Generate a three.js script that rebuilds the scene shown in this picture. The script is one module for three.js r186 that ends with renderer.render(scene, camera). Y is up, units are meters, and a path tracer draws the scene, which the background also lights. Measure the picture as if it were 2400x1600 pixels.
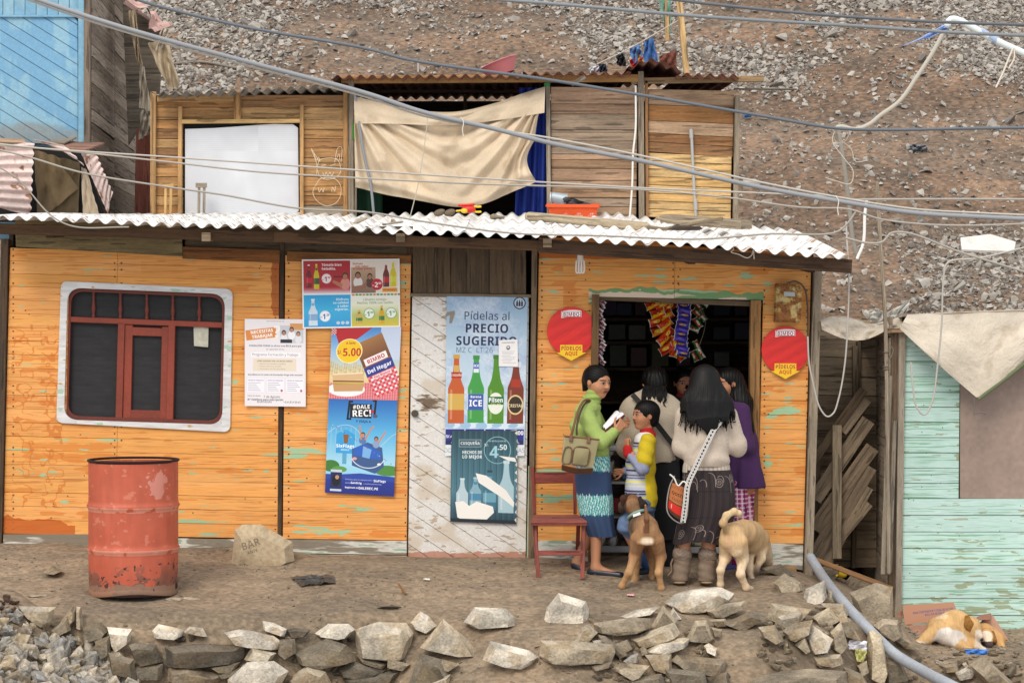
import * as THREE from 'three';
import { mergeGeometries, toCreasedNormals } from 'three/addons/utils/BufferGeometryUtils.js';
import { ConvexGeometry } from 'three/addons/geometries/ConvexGeometry.js';

// ---- camera, sky, sun, exposure -------------------------------------------------------------
const scene = new THREE.Scene();
const camera = new THREE.PerspectiveCamera(2 * Math.atan(800 / 4760) * 180 / Math.PI, 1.5, 0.1, 400);
camera.position.set(0, 1.5, 14);
const renderer = new THREE.WebGLRenderer({ antialias: true });
renderer.toneMapping = THREE.LinearToneMapping;
renderer.toneMappingExposure = 1.25;
renderer.shadowMap.enabled = true;
{ // overcast sky: brightest overhead, veiled sun high behind the camera
  const W = 64, H = 32, d = new Float32Array(W * H * 4);
  for (let j = 0; j < H; j++) for (let i = 0; i < W; i++) {
    const el = ((j + 0.5) / H - 0.5) * Math.PI, s = Math.sin(Math.max(el, 0));
    const L = 1.30 * (0.55 + 0.45 * s), o = (j * W + i) * 4;
    d[o] = L * 0.98; d[o + 1] = L * 0.995; d[o + 2] = L * 1.03; d[o + 3] = 1;
  }
  const t = new THREE.DataTexture(d, W, H, THREE.RGBAFormat, THREE.FloatType);
  t.mapping = THREE.EquirectangularReflectionMapping; t.magFilter = THREE.LinearFilter; t.needsUpdate = true;
  scene.background = t; scene.environment = t;
}
const sun = new THREE.DirectionalLight(0xfff3e2, 1.5);
sun.position.set(-5, 13, 12); sun.target.position.set(0, 1, 0);
sun.castShadow = true; sun.shadow.radius = 44; sun.shadow.mapSize.set(2048, 2048);
Object.assign(sun.shadow.camera, { left: -9, right: 9, top: 9, bottom: -9, near: 1, far: 60 });
scene.add(sun, sun.target);

// ---- helpers --------------------------------------------------------------------------------
const V = (x, y, z) => new THREE.Vector3(x, y, z);
// a pixel of the 2400 x 1600 photograph, at depth z, as a point in metres
const P = (px, py, z = 0) => { const s = (14 - z) / 4760; return V((px - 1200) * s, 1.5 + (800 - py) * s, z); };
const S = (z = 0) => (14 - z) / 4760;
const { lerp, clamp, smoothstep } = THREE.MathUtils;
function rng(seed) { let a = seed >>> 0; return () => { a = (a + 0x6d2b79f5) | 0; let t = Math.imul(a ^ (a >>> 15), 1 | a); t = (t + Math.imul(t ^ (t >>> 7), 61 | t)) ^ t; return ((t ^ (t >>> 14)) >>> 0) / 4294967296; }; }
const R0 = rng(7);
const hash2 = (x, y) => { let h = (Math.imul(x, 374761393) + Math.imul(y, 668265263)) | 0; h = Math.imul(h ^ (h >>> 13), 1274126177); return ((h ^ (h >>> 16)) >>> 0) / 4294967296; };
function vn(x, y, p = 0, q = 0) { // value noise, optional periods
  const ix = Math.floor(x), iy = Math.floor(y), fx = x - ix, fy = y - iy, sx = fx * fx * (3 - 2 * fx), sy = fy * fy * (3 - 2 * fy);
  const m = (a, n) => n ? ((a % n) + n) % n : a, x0 = m(ix, p), x1 = m(ix + 1, p), y0 = m(iy, q), y1 = m(iy + 1, q);
  const a = hash2(x0, y0), b = hash2(x1, y0), c = hash2(x0, y1), d = hash2(x1, y1);
  return a + (b - a) * sx + (c - a) * sy + (a - b - c + d) * sx * sy;
}
function fbm(x, y, o = 4, p = 0, q = 0) { let s = 0, a = 0.5, n = 0; for (let i = 0; i < o; i++) { s += a * vn(x + i * 17, y + i * 31, p, q); n += a; a *= 0.5; x *= 2; y *= 2; p *= 2; q *= 2; } return s / n; }
const mix3 = (a, b, t) => [a[0] + (b[0] - a[0]) * t, a[1] + (b[1] - a[1]) * t, a[2] + (b[2] - a[2]) * t];
const mul3 = (a, k) => [a[0] * k, a[1] * k, a[2] * k];
const ss = (x, a, b) => a < b ? smoothstep(x, a, b) : 1 - smoothstep(x, b, a);
function makeTex(w, h, fn, srgb = true) { // fn(u, v) -> rgb 0..255 (v up)
  const d = new Uint8Array(w * h * 4);
  for (let j = 0; j < h; j++) for (let i = 0; i < w; i++) {
    const c = fn((i + 0.5) / w, (j + 0.5) / h), o = (j * w + i) * 4;
    d[o] = clamp(c[0], 0, 255); d[o + 1] = clamp(c[1], 0, 255); d[o + 2] = clamp(c[2], 0, 255); d[o + 3] = c.length > 3 ? c[3] : 255;
  }
  const t = new THREE.DataTexture(d, w, h); t.wrapS = t.wrapT = THREE.RepeatWrapping; t.magFilter = THREE.LinearFilter; t.minFilter = THREE.LinearFilter;
  if (srgb) t.colorSpace = THREE.SRGBColorSpace; t.needsUpdate = true; return t;
}
function canvasTex(w, h, draw) {
  const c = document.createElement('canvas'); c.width = w; c.height = h; const g = c.getContext('2d'); draw(g, w, h);
  const t = new THREE.CanvasTexture(c); t.colorSpace = THREE.SRGBColorSpace; return t;
}
const mat = (color, o = {}) => new THREE.MeshStandardMaterial({ color, roughness: 0.85, side: THREE.DoubleSide, ...o });

// ---- objects, parts, names ------------------------------------------------------------------
const used = new Map(), base = new WeakMap();
const numbered = (n) => { const k = used.get(n) ?? 0; used.set(n, k + 1); return k ? n + '_' + String(k).padStart(3, '0') : n; };
function tag(o, label, category, group, kind) {
  if (label) o.userData.label = label; if (category) o.userData.category = category; if (group) o.userData.group = group; if (kind) o.userData.kind = kind; return o;
}
function thing(name, label, category, at = V(0, 0, 0), group) { // a Group at the thing's base; parts are authored in world metres
  const o = new THREE.Group(); o.name = numbered(name); o.position.copy(at); base.set(o, at.clone()); scene.add(o); return tag(o, label, category, group);
}
function put(name, geo, material, parent = scene, label) { // one mesh; a child keeps its parent's origin
  const b = base.get(parent), m = new THREE.Mesh(b ? geo.translate(-b.x, -b.y, -b.z) : geo, material);
  m.name = parent === scene ? numbered(name) : name; m.castShadow = m.receiveShadow = true;
  base.set(m, b ?? V(0, 0, 0)); parent.add(m); if (label) m.userData.label = label; return m;
}
function solo(name, geo, material, label, category, group) { return tag(put(name, geo, material), label, category, group); }

// ---- geometry -------------------------------------------------------------------------------
const merge = (list) => { const l = list.map((g) => { const n = g.index ? g.toNonIndexed() : g; for (const k of Object.keys(n.attributes)) if (!['position', 'normal', 'uv', 'color'].includes(k)) n.deleteAttribute(k); return n; }); const col = l.some((g) => g.attributes.color); for (const g of l) { if (!g.attributes.uv) g.setAttribute('uv', new THREE.BufferAttribute(new Float32Array(g.attributes.position.count * 2), 2)); if (col && !g.attributes.color) tint(g, [1, 1, 1]); } return mergeGeometries(l); };
function tint(g, c) { const n = g.attributes.position.count, a = new Float32Array(n * 3); for (let i = 0; i < n; i++) a.set(c, i * 3); g.setAttribute('color', new THREE.BufferAttribute(a, 3)); return g; }
function tris(pos, uv) { const g = new THREE.BufferGeometry(); g.setAttribute('position', new THREE.Float32BufferAttribute(pos, 3)); g.setAttribute('uv', new THREE.Float32BufferAttribute(uv, 2)); g.computeVertexNormals(); return g; }
// a slab under a convex outline (front points, counter-clockwise seen from the front), pushed back along n, edges bevelled
function slab(front, thick, uvFn, bevel = 0.003, dir = null) {
  const n = front.length, c = V(0, 0, 0); front.forEach((p) => c.addScaledVector(p, 1 / n));
  const N = dir ? dir.clone() : V(0, 0, 0).crossVectors(front[1].clone().sub(front[0]), front[n - 1].clone().sub(front[0])).normalize();
  const inset = front.map((p) => { const d = c.clone().sub(p), l = d.length(); return p.clone().addScaledVector(d, Math.min(0.45, bevel * 1.4 / l)); });
  const mid = front.map((p) => p.clone().addScaledVector(N, -bevel)), back = front.map((p) => p.clone().addScaledVector(N, -thick));
  const pos = [], uv = [], add = (...ps) => ps.forEach((p) => { pos.push(p.x, p.y, p.z); const t = uvFn(p); uv.push(t[0], t[1]); });
  for (let i = 1; i < n - 1; i++) { add(inset[0], inset[i], inset[i + 1]); add(back[0], back[i + 1], back[i]); }
  for (let i = 0; i < n; i++) { const j = (i + 1) % n; add(inset[i], mid[i], mid[j]); add(inset[i], mid[j], inset[j]); add(mid[i], back[i], back[j]); add(mid[i], back[j], mid[j]); }
  return tris(pos, uv);
}
const uvRand = () => { const a = R0() * 7, b = R0() * 7; return (p) => [p.x + a, p.y + b]; };
const uvVert = () => { const a = R0() * 7, b = R0() * 7; return (p) => [p.y + a, p.x + p.z + b]; };
// straight beam of square section between two points
function beam(a, b, w, h = w, up = V(0, 0, 1), bevel = 0.003) {
  const d = b.clone().sub(a), L = d.length(); d.normalize();
  const s = V(0, 0, 0).crossVectors(d, up).normalize(), t = V(0, 0, 0).crossVectors(s, d).normalize();
  const o = R0() * 9, f = [[-1, -1], [1, -1], [1, 1], [-1, 1]].map(([i, j]) => a.clone().addScaledVector(s, i * w / 2).addScaledVector(t, j * h / 2));
  const e = f.map((p) => p.clone().addScaledVector(d, L)), pos = [], uv = [];
  const bev = Math.min(bevel, w / 4, h / 4);
  // eight-sided section
  const ring = (q) => { const r = []; for (let i = 0; i < 4; i++) { const p = q[i], n = q[(i + 1) % 4], m = q[(i + 3) % 4]; r.push(p.clone().add(m.clone().sub(p).setLength(bev)), p.clone().add(n.clone().sub(p).setLength(bev))); } return r; };
  const A = ring(f), B = ring(e); let per = 0;
  for (let i = 0; i < 8; i++) { const j = (i + 1) % 8, w2 = A[i].distanceTo(A[j]); pos.push(...A[i].toArray(), ...B[i].toArray(), ...B[j].toArray(), ...A[i].toArray(), ...B[j].toArray(), ...A[j].toArray()); uv.push(o, o + per, o + L, o + per, o + L, o + per + w2, o, o + per, o + L, o + per + w2, o, o + per + w2); per += w2; }
  for (let i = 1; i < 7; i++) { pos.push(...A[0].toArray(), ...A[i].toArray(), ...A[i + 1].toArray(), ...B[0].toArray(), ...B[i + 1].toArray(), ...B[i].toArray()); for (const p of [A[0], A[i], A[i + 1], B[0], B[i + 1], B[i]]) uv.push(o + p.x * 1, o + p.y); }
  return tris(pos, uv);
}
// beam given by pixel ends at depths z1, z2; width in pixels
const pbeam = (x1, y1, x2, y2, z, wpx, d, z2 = z) => beam(P(x1, y1, z), P(x2, y2, z2), wpx * S(z), d ?? wpx * S(z));
function tube(pts, r, seg, rad = 8, closed = false) { const c = new THREE.CatmullRomCurve3(pts, closed, 'centripetal'); const L = c.getLength(), g = new THREE.TubeGeometry(c, seg ?? Math.max(6, Math.ceil(pts.length * 8)), r, rad, closed); const u = g.attributes.uv; for (let i = 0; i < u.count; i++) u.setXY(i, u.getX(i) * L, u.getY(i) * r * 6.28); if (closed) return g; const caps = [[pts[0]], [pts[pts.length - 1]]].map(([p]) => { const s = new THREE.SphereGeometry(r * 0.99, 8, 6); return s.translate(p.x, p.y, p.z); }); return merge([g, ...caps]); }
const ptube = (list, z, r, seg) => tube(list.map((q) => P(q[0], q[1], q[2] ?? z)), r, seg);
// a sheet f(u, v) -> Vector3, with thickness t along its normal when t > 0
function sheet(f, nu, nv, t = 0, uvScale = [1, 1]) {
  const grid = (off) => { const p = [], uv = [], idx = []; for (let j = 0; j <= nv; j++) for (let i = 0; i <= nu; i++) { const q = f(i / nu, j / nv); p.push(q.x, q.y, q.z); uv.push(i / nu * uvScale[0], j / nv * uvScale[1]); }
    for (let j = 0; j < nv; j++) for (let i = 0; i < nu; i++) { const a = j * (nu + 1) + i, b = a + 1, c = a + nu + 1, d = c + 1; idx.push(a, b, d, a, d, c); }
    const g = new THREE.BufferGeometry(); g.setAttribute('position', new THREE.Float32BufferAttribute(p, 3)); g.setAttribute('uv', new THREE.Float32BufferAttribute(uv, 2)); g.setIndex(idx); g.computeVertexNormals(); return g; };
  const g = grid(); if (!t) return g;
  const pa = g.attributes.position, na = g.attributes.normal, b = g.clone(), q = b.attributes.position, bn = b.attributes.normal;
  for (let i = 0; i < q.count; i++) { q.setXYZ(i, pa.getX(i) - na.getX(i) * t, pa.getY(i) - na.getY(i) * t, pa.getZ(i) - na.getZ(i) * t); bn.setXYZ(i, -na.getX(i), -na.getY(i), -na.getZ(i)); }
  const ix = b.index.array; for (let i = 0; i < ix.length; i += 3) { const s = ix[i]; ix[i] = ix[i + 1]; ix[i + 1] = s; }
  const pos = [], uv = [], rim = []; for (let i = 0; i <= nu; i++) rim.push(i); for (let j = 1; j <= nv; j++) rim.push(j * (nu + 1) + nu); for (let i = nu - 1; i >= 0; i--) rim.push(nv * (nu + 1) + i); for (let j = nv - 1; j > 0; j--) rim.push(j * (nu + 1));
  rim.forEach((a, k) => { const c = rim[(k + 1) % rim.length]; for (const [att, i] of [[pa, a], [q, a], [q, c], [pa, a], [q, c], [pa, c]]) { pos.push(att.getX(i), att.getY(i), att.getZ(i)); uv.push(g.attributes.uv.getX(i), g.attributes.uv.getY(i)); } });
  return merge([g, b, tris(pos, uv)]);
}
function box(cx, cy, cz, w, h, d, r = 0.004) { // chamfered block, centre and size
  return slab([V(cx - w / 2, cy - h / 2, cz + d / 2), V(cx + w / 2, cy - h / 2, cz + d / 2), V(cx + w / 2, cy + h / 2, cz + d / 2), V(cx - w / 2, cy + h / 2, cz + d / 2)], d, (p) => [p.x + p.z, p.y], Math.min(r, w / 4, h / 4, d / 3));
}
function lathe(profile, seg = 24) { return new THREE.LatheGeometry(profile.map(([r, y]) => new THREE.Vector2(r, y)), seg); }
// clip a polygon [[x,y],...] to a convex one
function clip(poly, conv) {
  let out = poly; const area = conv.reduce((s, p, i) => { const q = conv[(i + 1) % conv.length]; return s + p[0] * q[1] - q[0] * p[1]; }, 0) > 0 ? 1 : -1;
  for (let i = 0; i < conv.length; i++) { const a = conv[i], b = conv[(i + 1) % conv.length], side = (p) => area * ((b[0] - a[0]) * (p[1] - a[1]) - (b[1] - a[1]) * (p[0] - a[0])), inp = out; out = [];
    for (let k = 0; k < inp.length; k++) { const p = inp[k], q = inp[(k + 1) % inp.length], sp = side(p), sq = side(q); if (sp >= 0) out.push(p); if (sp * sq < 0) { const t = sp / (sp - sq); out.push([p[0] + (q[0] - p[0]) * t, p[1] + (q[1] - p[1]) * t]); } } if (!out.length) return out; }
  return out;
}
// angular stone: convex hull of jittered points in a box of size w h d
function rockGeo(w, h, d, seed, n = 16, sq = 0.75) {
  const r = rng(seed * 7919 + 13), pts = [];
  for (let i = 0; i < n; i++) { const a = [r() * 2 - 1, r() * 2 - 1, r() * 2 - 1], m = Math.max(...a.map(Math.abs)), l = Math.hypot(...a), k = sq / m + (1 - sq) / l, j = 0.86 + r() * 0.14; pts.push(V(a[0] * k * j * w / 2, a[1] * k * j * h / 2, a[2] * k * j * d / 2)); }
  const g = new ConvexGeometry(pts); const p = g.attributes.position, nn = g.attributes.normal, uv = [], o = r() * 5;
  for (let i = 0; i < p.count; i++) { const ax = Math.abs(nn.getX(i)), ay = Math.abs(nn.getY(i)), az = Math.abs(nn.getZ(i)); if (az >= ax && az >= ay) uv.push(p.getX(i) + o, p.getY(i)); else if (ay >= ax) uv.push(p.getX(i) + o, p.getZ(i)); else uv.push(p.getZ(i) + o, p.getY(i)); }
  g.setAttribute('uv', new THREE.Float32BufferAttribute(uv, 2)); return g;
}

// ---- materials ------------------------------------------------------------------------------
const T = {}, M = {};
T.grain = makeTex(512, 512, (u, v) => { // weathered timber, grain along u, one metre square
  const a = fbm(u * 6, v * 96, 3, 6, 96), b = fbm(u * 3, v * 24, 3, 3, 24), c = fbm(u * 40, v * 256, 2, 40, 256), k = 150 + 60 * (a - 0.4) + 70 * (b - 0.5) + 40 * (c - 0.5);
  const crack = fbm(u * 4 + 3, v * 64, 2, 4, 64) > 0.74 ? 0.74 : 1, w = (k + 50) * crack; return [w * 1.0, w * 0.985, w * 0.96];
});
T.dirtGrain = makeTex(1024, 1024, (u, v) => { // trodden earth, three metres square
  const a = fbm(u * 5, v * 8, 5, 5, 8), b = fbm(u * 120, v * 120, 3, 120, 120), c = vn(u * 260, v * 260, 260, 260); let k = 0.72 + 0.30 * (a - 0.5) + 0.42 * (b - 0.5);
  let col = mix3([168, 151, 130], [150, 136, 118], ss(fbm(u * 7 + 4, v * 11, 4, 7, 11), 0.38, 0.62)); k += 0.25;
  if (c > 0.95) col = mix3(col, [215, 205, 190], 0.75); if (c < 0.03) col = mul3(col, 0.6);
  return mul3(col, k);
});
T.dirtBump = makeTex(512, 512, (u, v) => { const k = 255 * (0.5 * fbm(u * 12, v * 12, 4, 12, 12) + 0.5 * fbm(u * 70, v * 70, 3, 70, 70)); return [k, k, k]; }, false);
T.hillGrain = makeTex(1024, 1024, (u, v) => {
  const a = fbm(u * 4, v * 4, 5, 4, 4), b = fbm(u * 80, v * 80, 3, 80, 80), k = 0.75 + 0.5 * (a - 0.5) + 0.6 * (b - 0.5);
  return mul3(mix3([138, 114, 94], [124, 107, 92], ss(fbm(u * 5 + 9, v * 5, 3, 5, 5), 0.4, 0.6)), k + 0.15);
});
T.stone = makeTex(512, 512, (u, v) => { const a = fbm(u * 5, v * 5, 5, 5, 5), b = fbm(u * 60, v * 60, 3, 60, 60), c = fbm(u * 3, v * 22, 3, 3, 22); const k = 196 + 125 * (a - 0.5) + 60 * (b - 0.5) + 45 * (c - 0.5); const d = ss(fbm(u * 4 + 2, v * 4 + 5, 4, 4, 4), 0.5, 0.66); return mix3([k, k * 0.975, k * 0.93], [k * 0.88, k * 0.79, k * 0.66], d * 0.5); });
T.stoneBump = makeTex(512, 512, (u, v) => { const k = 255 * (0.55 * fbm(u * 8, v * 14, 4, 8, 14) + 0.45 * fbm(u * 50, v * 50, 3, 50, 50)); return [k, k, k]; }, false);
T.tin = makeTex(512, 512, (u, v) => { const a = fbm(u * 3, v * 9, 4, 3, 9), b = fbm(u * 50, v * 50, 3, 50, 50), sp = fbm(u * 18, v * 18, 3, 18, 18); let c = mul3([244, 243, 240], 0.90 + 0.28 * (a - 0.5) + 0.16 * (b - 0.5)); if (sp > 0.66) c = mix3(c, [150, 120, 95], ss(sp, 0.66, 0.76)); return c; });
T.rust = makeTex(512, 512, (u, v) => { const a = fbm(u * 6, v * 6, 5, 6, 6), b = fbm(u * 70, v * 70, 3, 70, 70); return mul3(mix3([116, 66, 52], [150, 104, 84], ss(a, 0.4, 0.65)), 0.8 + 0.5 * (b - 0.3)); });
T.canvas = makeTex(512, 512, (u, v) => { const a = fbm(u * 4, v * 4, 5, 4, 4), b = vn(u * 256, v * 256, 256, 256), st = ss(fbm(u * 7 + 3, v * 5, 4, 7, 5), 0.62, 0.8) * 0.6; return mix3(mul3([238, 230, 216], 0.9 + 0.22 * (a - 0.5) + 0.08 * (b - 0.5)), [150, 135, 115], st * 0.5); });
T.knit = makeTex(256, 256, (u, v) => { const x = u * 40, y = v * 56, k = 0.82 + 0.18 * Math.abs(Math.sin(x * Math.PI)) * (0.6 + 0.4 * Math.sin((y + Math.abs((x % 1) - 0.5)) * 6.283)) + 0.08 * (fbm(u * 30, v * 30, 2, 30, 30) - 0.5); return mul3([255, 255, 255], k); });
T.fur = makeTex(512, 512, (u, v) => { const k = 0.72 + 0.4 * (fbm(u * 110, v * 26, 3, 110, 26) - 0.3) + 0.3 * (fbm(u * 6, v * 6, 3, 6, 6) - 0.5); return mul3([255, 255, 255], k); });
T.strand = makeTex(512, 256, (u, v) => { const k = 0.55 + 0.75 * (fbm(u * 120, v * 3, 3, 120, 3) - 0.3); return mul3([255, 255, 255], k); });
T.plain = makeTex(256, 256, (u, v) => { const k = 225 + 50 * (fbm(u * 5, v * 5, 4, 5, 5) - 0.5) + 26 * (fbm(u * 64, v * 64, 2, 64, 64) - 0.5); return [k, k, k]; });
const wood = (color, o = {}) => mat(color, { map: T.grain, bumpMap: T.grain, bumpScale: 0.0015, ...o });
// unpainted timbers: pale to dark
M.woods = [0xd9ae78, 0xcf9f68, 0xc4925c, 0xd2a772, 0xb98a5a].map((c) => wood(c));
M.brown = [0xa8794e, 0x9a6e48, 0xb0845a, 0x94704f].map((c) => wood(c));
M.grey = [0xa39a8c, 0x93897b, 0xb0a595, 0x877c6e].map((c) => wood(c));
M.dull = [0xcfae92, 0xc3a286, 0xc9aa8c, 0xba9878, 0xb39f8a].map((c) => wood(c));
M.pale = [0xf0c888, 0xebc07e, 0xf2ce93].map((c) => wood(c));
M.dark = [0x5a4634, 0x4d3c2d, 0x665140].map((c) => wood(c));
M.greyPost = wood(0xada08d); M.darkPost = wood(0x5c4a38); M.redWood = wood(0x9c3f2a); M.frameRed = mat(0x98402a, { map: T.plain, roughness: 0.6, bumpMap: T.grain, bumpScale: 0.001 });
M.frameShaded = mat(0x7a3526, { map: T.plain, roughness: 0.65 }); M.black = mat(0x0b0b0c); M.tin = mat(0xffffff, { map: T.tin, roughness: 0.75 }); M.rust = mat(0xffffff, { map: T.rust, roughness: 0.9 });  // first one: the frame red darkened, window shade put into its colour
M.stones = [0xf6f1e8, 0xe2dbce, 0xcfc4b2, 0xc0b4a1, 0xa89d8d, 0xe2d6c0].map((c) => mat(c, { map: T.stone, bumpMap: T.stoneBump, bumpScale: 0.012, flatShading: true, roughness: 0.95 }));
M.darkStones = [0x8b8478, 0x7a7369, 0x9a9182, 0x87795f].map((c) => mat(c, { map: T.stone, bumpMap: T.stoneBump, bumpScale: 0.012, flatShading: true, roughness: 0.95 }));
M.bluStones = [0xd2d5d9, 0xe2e0dd, 0xf0ebe2, 0xbfc2c6].map((c) => mat(c, { map: T.stone, bumpMap: T.stoneBump, bumpScale: 0.008, flatShading: true, roughness: 0.95 }));
const pick = (a, r = R0) => a[Math.floor(r() * a.length)];

// ---- ground and hillside ---------------------------------------------------------------------
function edgeZ(x) { // where the terrace breaks off towards the street
  return 1.75 + 0.12 * Math.sin(x * 1.7) + 0.10 * Math.sin(x * 4.1 + 1) - 0.35 * ss(x, 1.6, 2.4) - 0.25 * ss(x, -2.2, -3.2) ;
}
function groundY(x, z) {
  const tilt = -0.028 * x; let y = tilt - 0.05 * Math.max(z, 0) - 0.035 * Math.max(z, 0) ** 2;
  if (x < -0.9) y += 0.012 * ss(z, 0.35, 0.0) * ss(x, -0.9, -1.6); // mud banked against the boards
  y -= 0.26 * ss(x, 2.15, 2.75) + 0.06 * ss(x, 1.75, 2.15); // down to the lower hut
  const e = edgeZ(x), soft = 0.35 + 0.65 * ss(x, -0.9, -0.3) * ss(x, 1.6, 0.6), d = z - e;
  if (d > 0) y -= Math.min(0.62, d / soft * 0.62) * (0.75 + 0.25 * ss(d, 0, soft)) ;
  y -= ss(z, 3.2, 5.5) * 0.5;
  y -= 0.028 * ss(z, 1.16 + 0.05 * Math.sin(x * 5) + 0.05 * x * x, 1.19 + 0.05 * Math.sin(x * 5) + 0.05 * x * x) * ss(x, -0.95, -0.75) * ss(x, 0.3, 0.1);
  y -= 0.02 * ss(z, 0.95 + 0.08 * Math.sin(x * 3 + 1), 1.0 + 0.08 * Math.sin(x * 3 + 1)) * ss(x, -1.1, -1.3);
  { const m = -0.02 - 0.42 * Math.max(0, z - 1.72) - 0.6 * Math.max(0, x + 3.0) - 2 * Math.max(0, 1.72 - z) + 0.05 * (fbm(x * 6, z * 6, 2) - 0.5); if (m > y && z < 4) y = m; }
  y += 0.03 * (fbm(x * 1.6 + 20, z * 2.2 + 9, 3) - 0.5) * 2 + 0.018 * (fbm(x * 8, z * 9, 3) - 0.5) * ss(z, 0.2, 0.9) + 0.05 * (fbm(x * 5 + 3, z * 6, 3) - 0.5) * ss(d, -0.1, 0.2);
  return y;
}
const hillY = (x, z) => { const d = -2.7 - z; return -0.35 + (d > 0 ? d * 0.76 : d * 0.1) + 0.5 * (fbm(x * 0.28 + 5, z * 0.28, 3) - 0.5) * ss(d, 0, 1.5) + 0.16 * (fbm(x * 1.2, z * 1.2 + 4, 4) - 0.5) * ss(d, 0, 1); };
function axisGrid(stops) { const a = []; for (let i = 0; i < stops.length - 1; i++) { const [s, step] = stops[i], e = stops[i + 1][0], n = Math.max(1, Math.round((e - s) / step)); for (let k = 0; k < n; k++) a.push(s + (e - s) * k / n); } a.push(stops[stops.length - 1][0]); return a; }
function field(xs, zs, f, sc) { const p = [], uv = [], idx = []; for (const z of zs) for (const x of xs) { const y = f(x, z); p.push(x, y, z); uv.push(x * sc, (z - y * 1.1) * sc); } const n = xs.length; for (let j = 0; j < zs.length - 1; j++) for (let i = 0; i < n - 1; i++) { const a = j * n + i, b = a + 1, c = a + n, d = c + 1; idx.push(a, c, b, b, c, d); } const g = new THREE.BufferGeometry(); g.setAttribute('position', new THREE.Float32BufferAttribute(p, 3)); g.setAttribute('uv', new THREE.Float32BufferAttribute(uv, 2)); g.setIndex(idx); g.computeVertexNormals(); return g; }
M.dirt = mat(0xdcd6ce, { map: T.dirtGrain, bumpMap: T.dirtBump, bumpScale: 0.022, roughness: 1 });
M.hill = mat(0xf2f0ee, { map: T.hillGrain, bumpMap: T.dirtBump, bumpScale: 0.04, roughness: 1 });
tag(put('ground', field(axisGrid([[-60, 6], [-6, 0.25], [-4, 0.03], [4.2, 0.25], [6, 6], [60, 6]]), axisGrid([[-4.5, 0.2], [-0.2, 0.03], [3.2, 0.25], [6, 2], [80, 2]]), groundY, 0.34), M.dirt), null, null, null, 'structure');
const hill = tag(put('hillside', field(axisGrid([[-60, 4], [-9, 0.09], [9, 4], [60, 4]]), axisGrid([[-70, 3], [-16, 0.09], [-2.6, 1]]), hillY, 0.3), M.hill), null, null, null, 'structure');
// the point of the ground (or hill) seen at a pixel
function G(px, py, f = groundY) { let t0 = f === groundY ? 6 : -2.6, step = f === groundY ? 0.02 : 0.05; let z = t0; for (let i = 0; i < 900; i++, z -= step) { const q = P(px, py, z); if (q.y <= f(q.x, z)) { const s = f(q.x, z); return V(q.x, s, z); } } return P(px, py, 0); }
{ // loose slate on the slope: the largest lie singly, the rest is scree nobody could count
  const r = rng(11), shapes = [0, 1, 2, 3, 4, 5].map((i) => rockGeo(1, 0.34 + 0.12 * (i % 3), 0.7, 40 + i, 9, 0.6));
  const mats = [0xb3aca2, 0x9d958b, 0xc4bdb3, 0x88817a].map((c) => mat(c, { map: T.plain, flatShading: true, roughness: 0.95 }));
  const dense = (x, z) => ss(fbm(x * 0.62 + 2.2, z * 1.1 + 7, 5), 0.38, 0.64) * ss(-z, 7.6, 8.9) * 0.95 + 0.16 + 0.12 * fbm(x * 2, z * 2, 2) + 0.6 * ss(x, 3.6, 4.1) * ss(z, -7.0, -6.4);
  const dummy = new THREE.Object3D(), place = (x, z, s) => { dummy.position.set(x, hillY(x, z) + s * 0.10, z); dummy.rotation.set(0.5 + (r() - 0.5) * 1.5, r() * 6.28, (r() - 0.5) * 1.5); dummy.scale.setScalar(s); dummy.updateMatrix(); };
  for (let k = 0, n = 0; k < 4000 && n < 230; k++) { const x = (r() - 0.5) * 11, z = -3.2 - r() * 9.5; if (Math.abs(x + 0.3) < 2.1 && z > -5.4) continue; if (r() > dense(x, z) * 0.8 + 0.06) continue; const m = new THREE.Mesh(pick(shapes, r), pick(mats, r)); place(x, z, 0.11 + r() * 0.13); m.applyMatrix4(dummy.matrix); m.name = 'stone'; m.castShadow = m.receiveShadow = true; hill.add(m); n++; }
  const lots = mats.map(() => []); let count = 0;
  for (let k = 0; k < 900000 && count < 85000; k++) { const x = (r() - 0.5) * 13, z = -3.2 - r() * 9.6; const dd = dense(x, z); if (r() > dd * dd * 0.9 + 0.05) continue; const q = r(); place(x, z, 0.017 + 0.085 * q * q * q * q + 0.03 * r()); lots[Math.floor(r() * 4)].push([dummy.matrix.clone(), Math.floor(r() * 3) * 2]); count++; }
  lots.forEach((l, i) => { for (const s of [0, 2, 4]) { const ms = l.filter((e) => e[1] === s), im = new THREE.InstancedMesh(shapes[s + (i % 2)], mats[i], ms.length); ms.forEach((e, k) => im.setMatrixAt(k, e[0])); im.name = 'scree'; im.castShadow = im.receiveShadow = true; tag(im, null, null, null, 'stuff'); hill.add(im); } });
}

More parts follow.
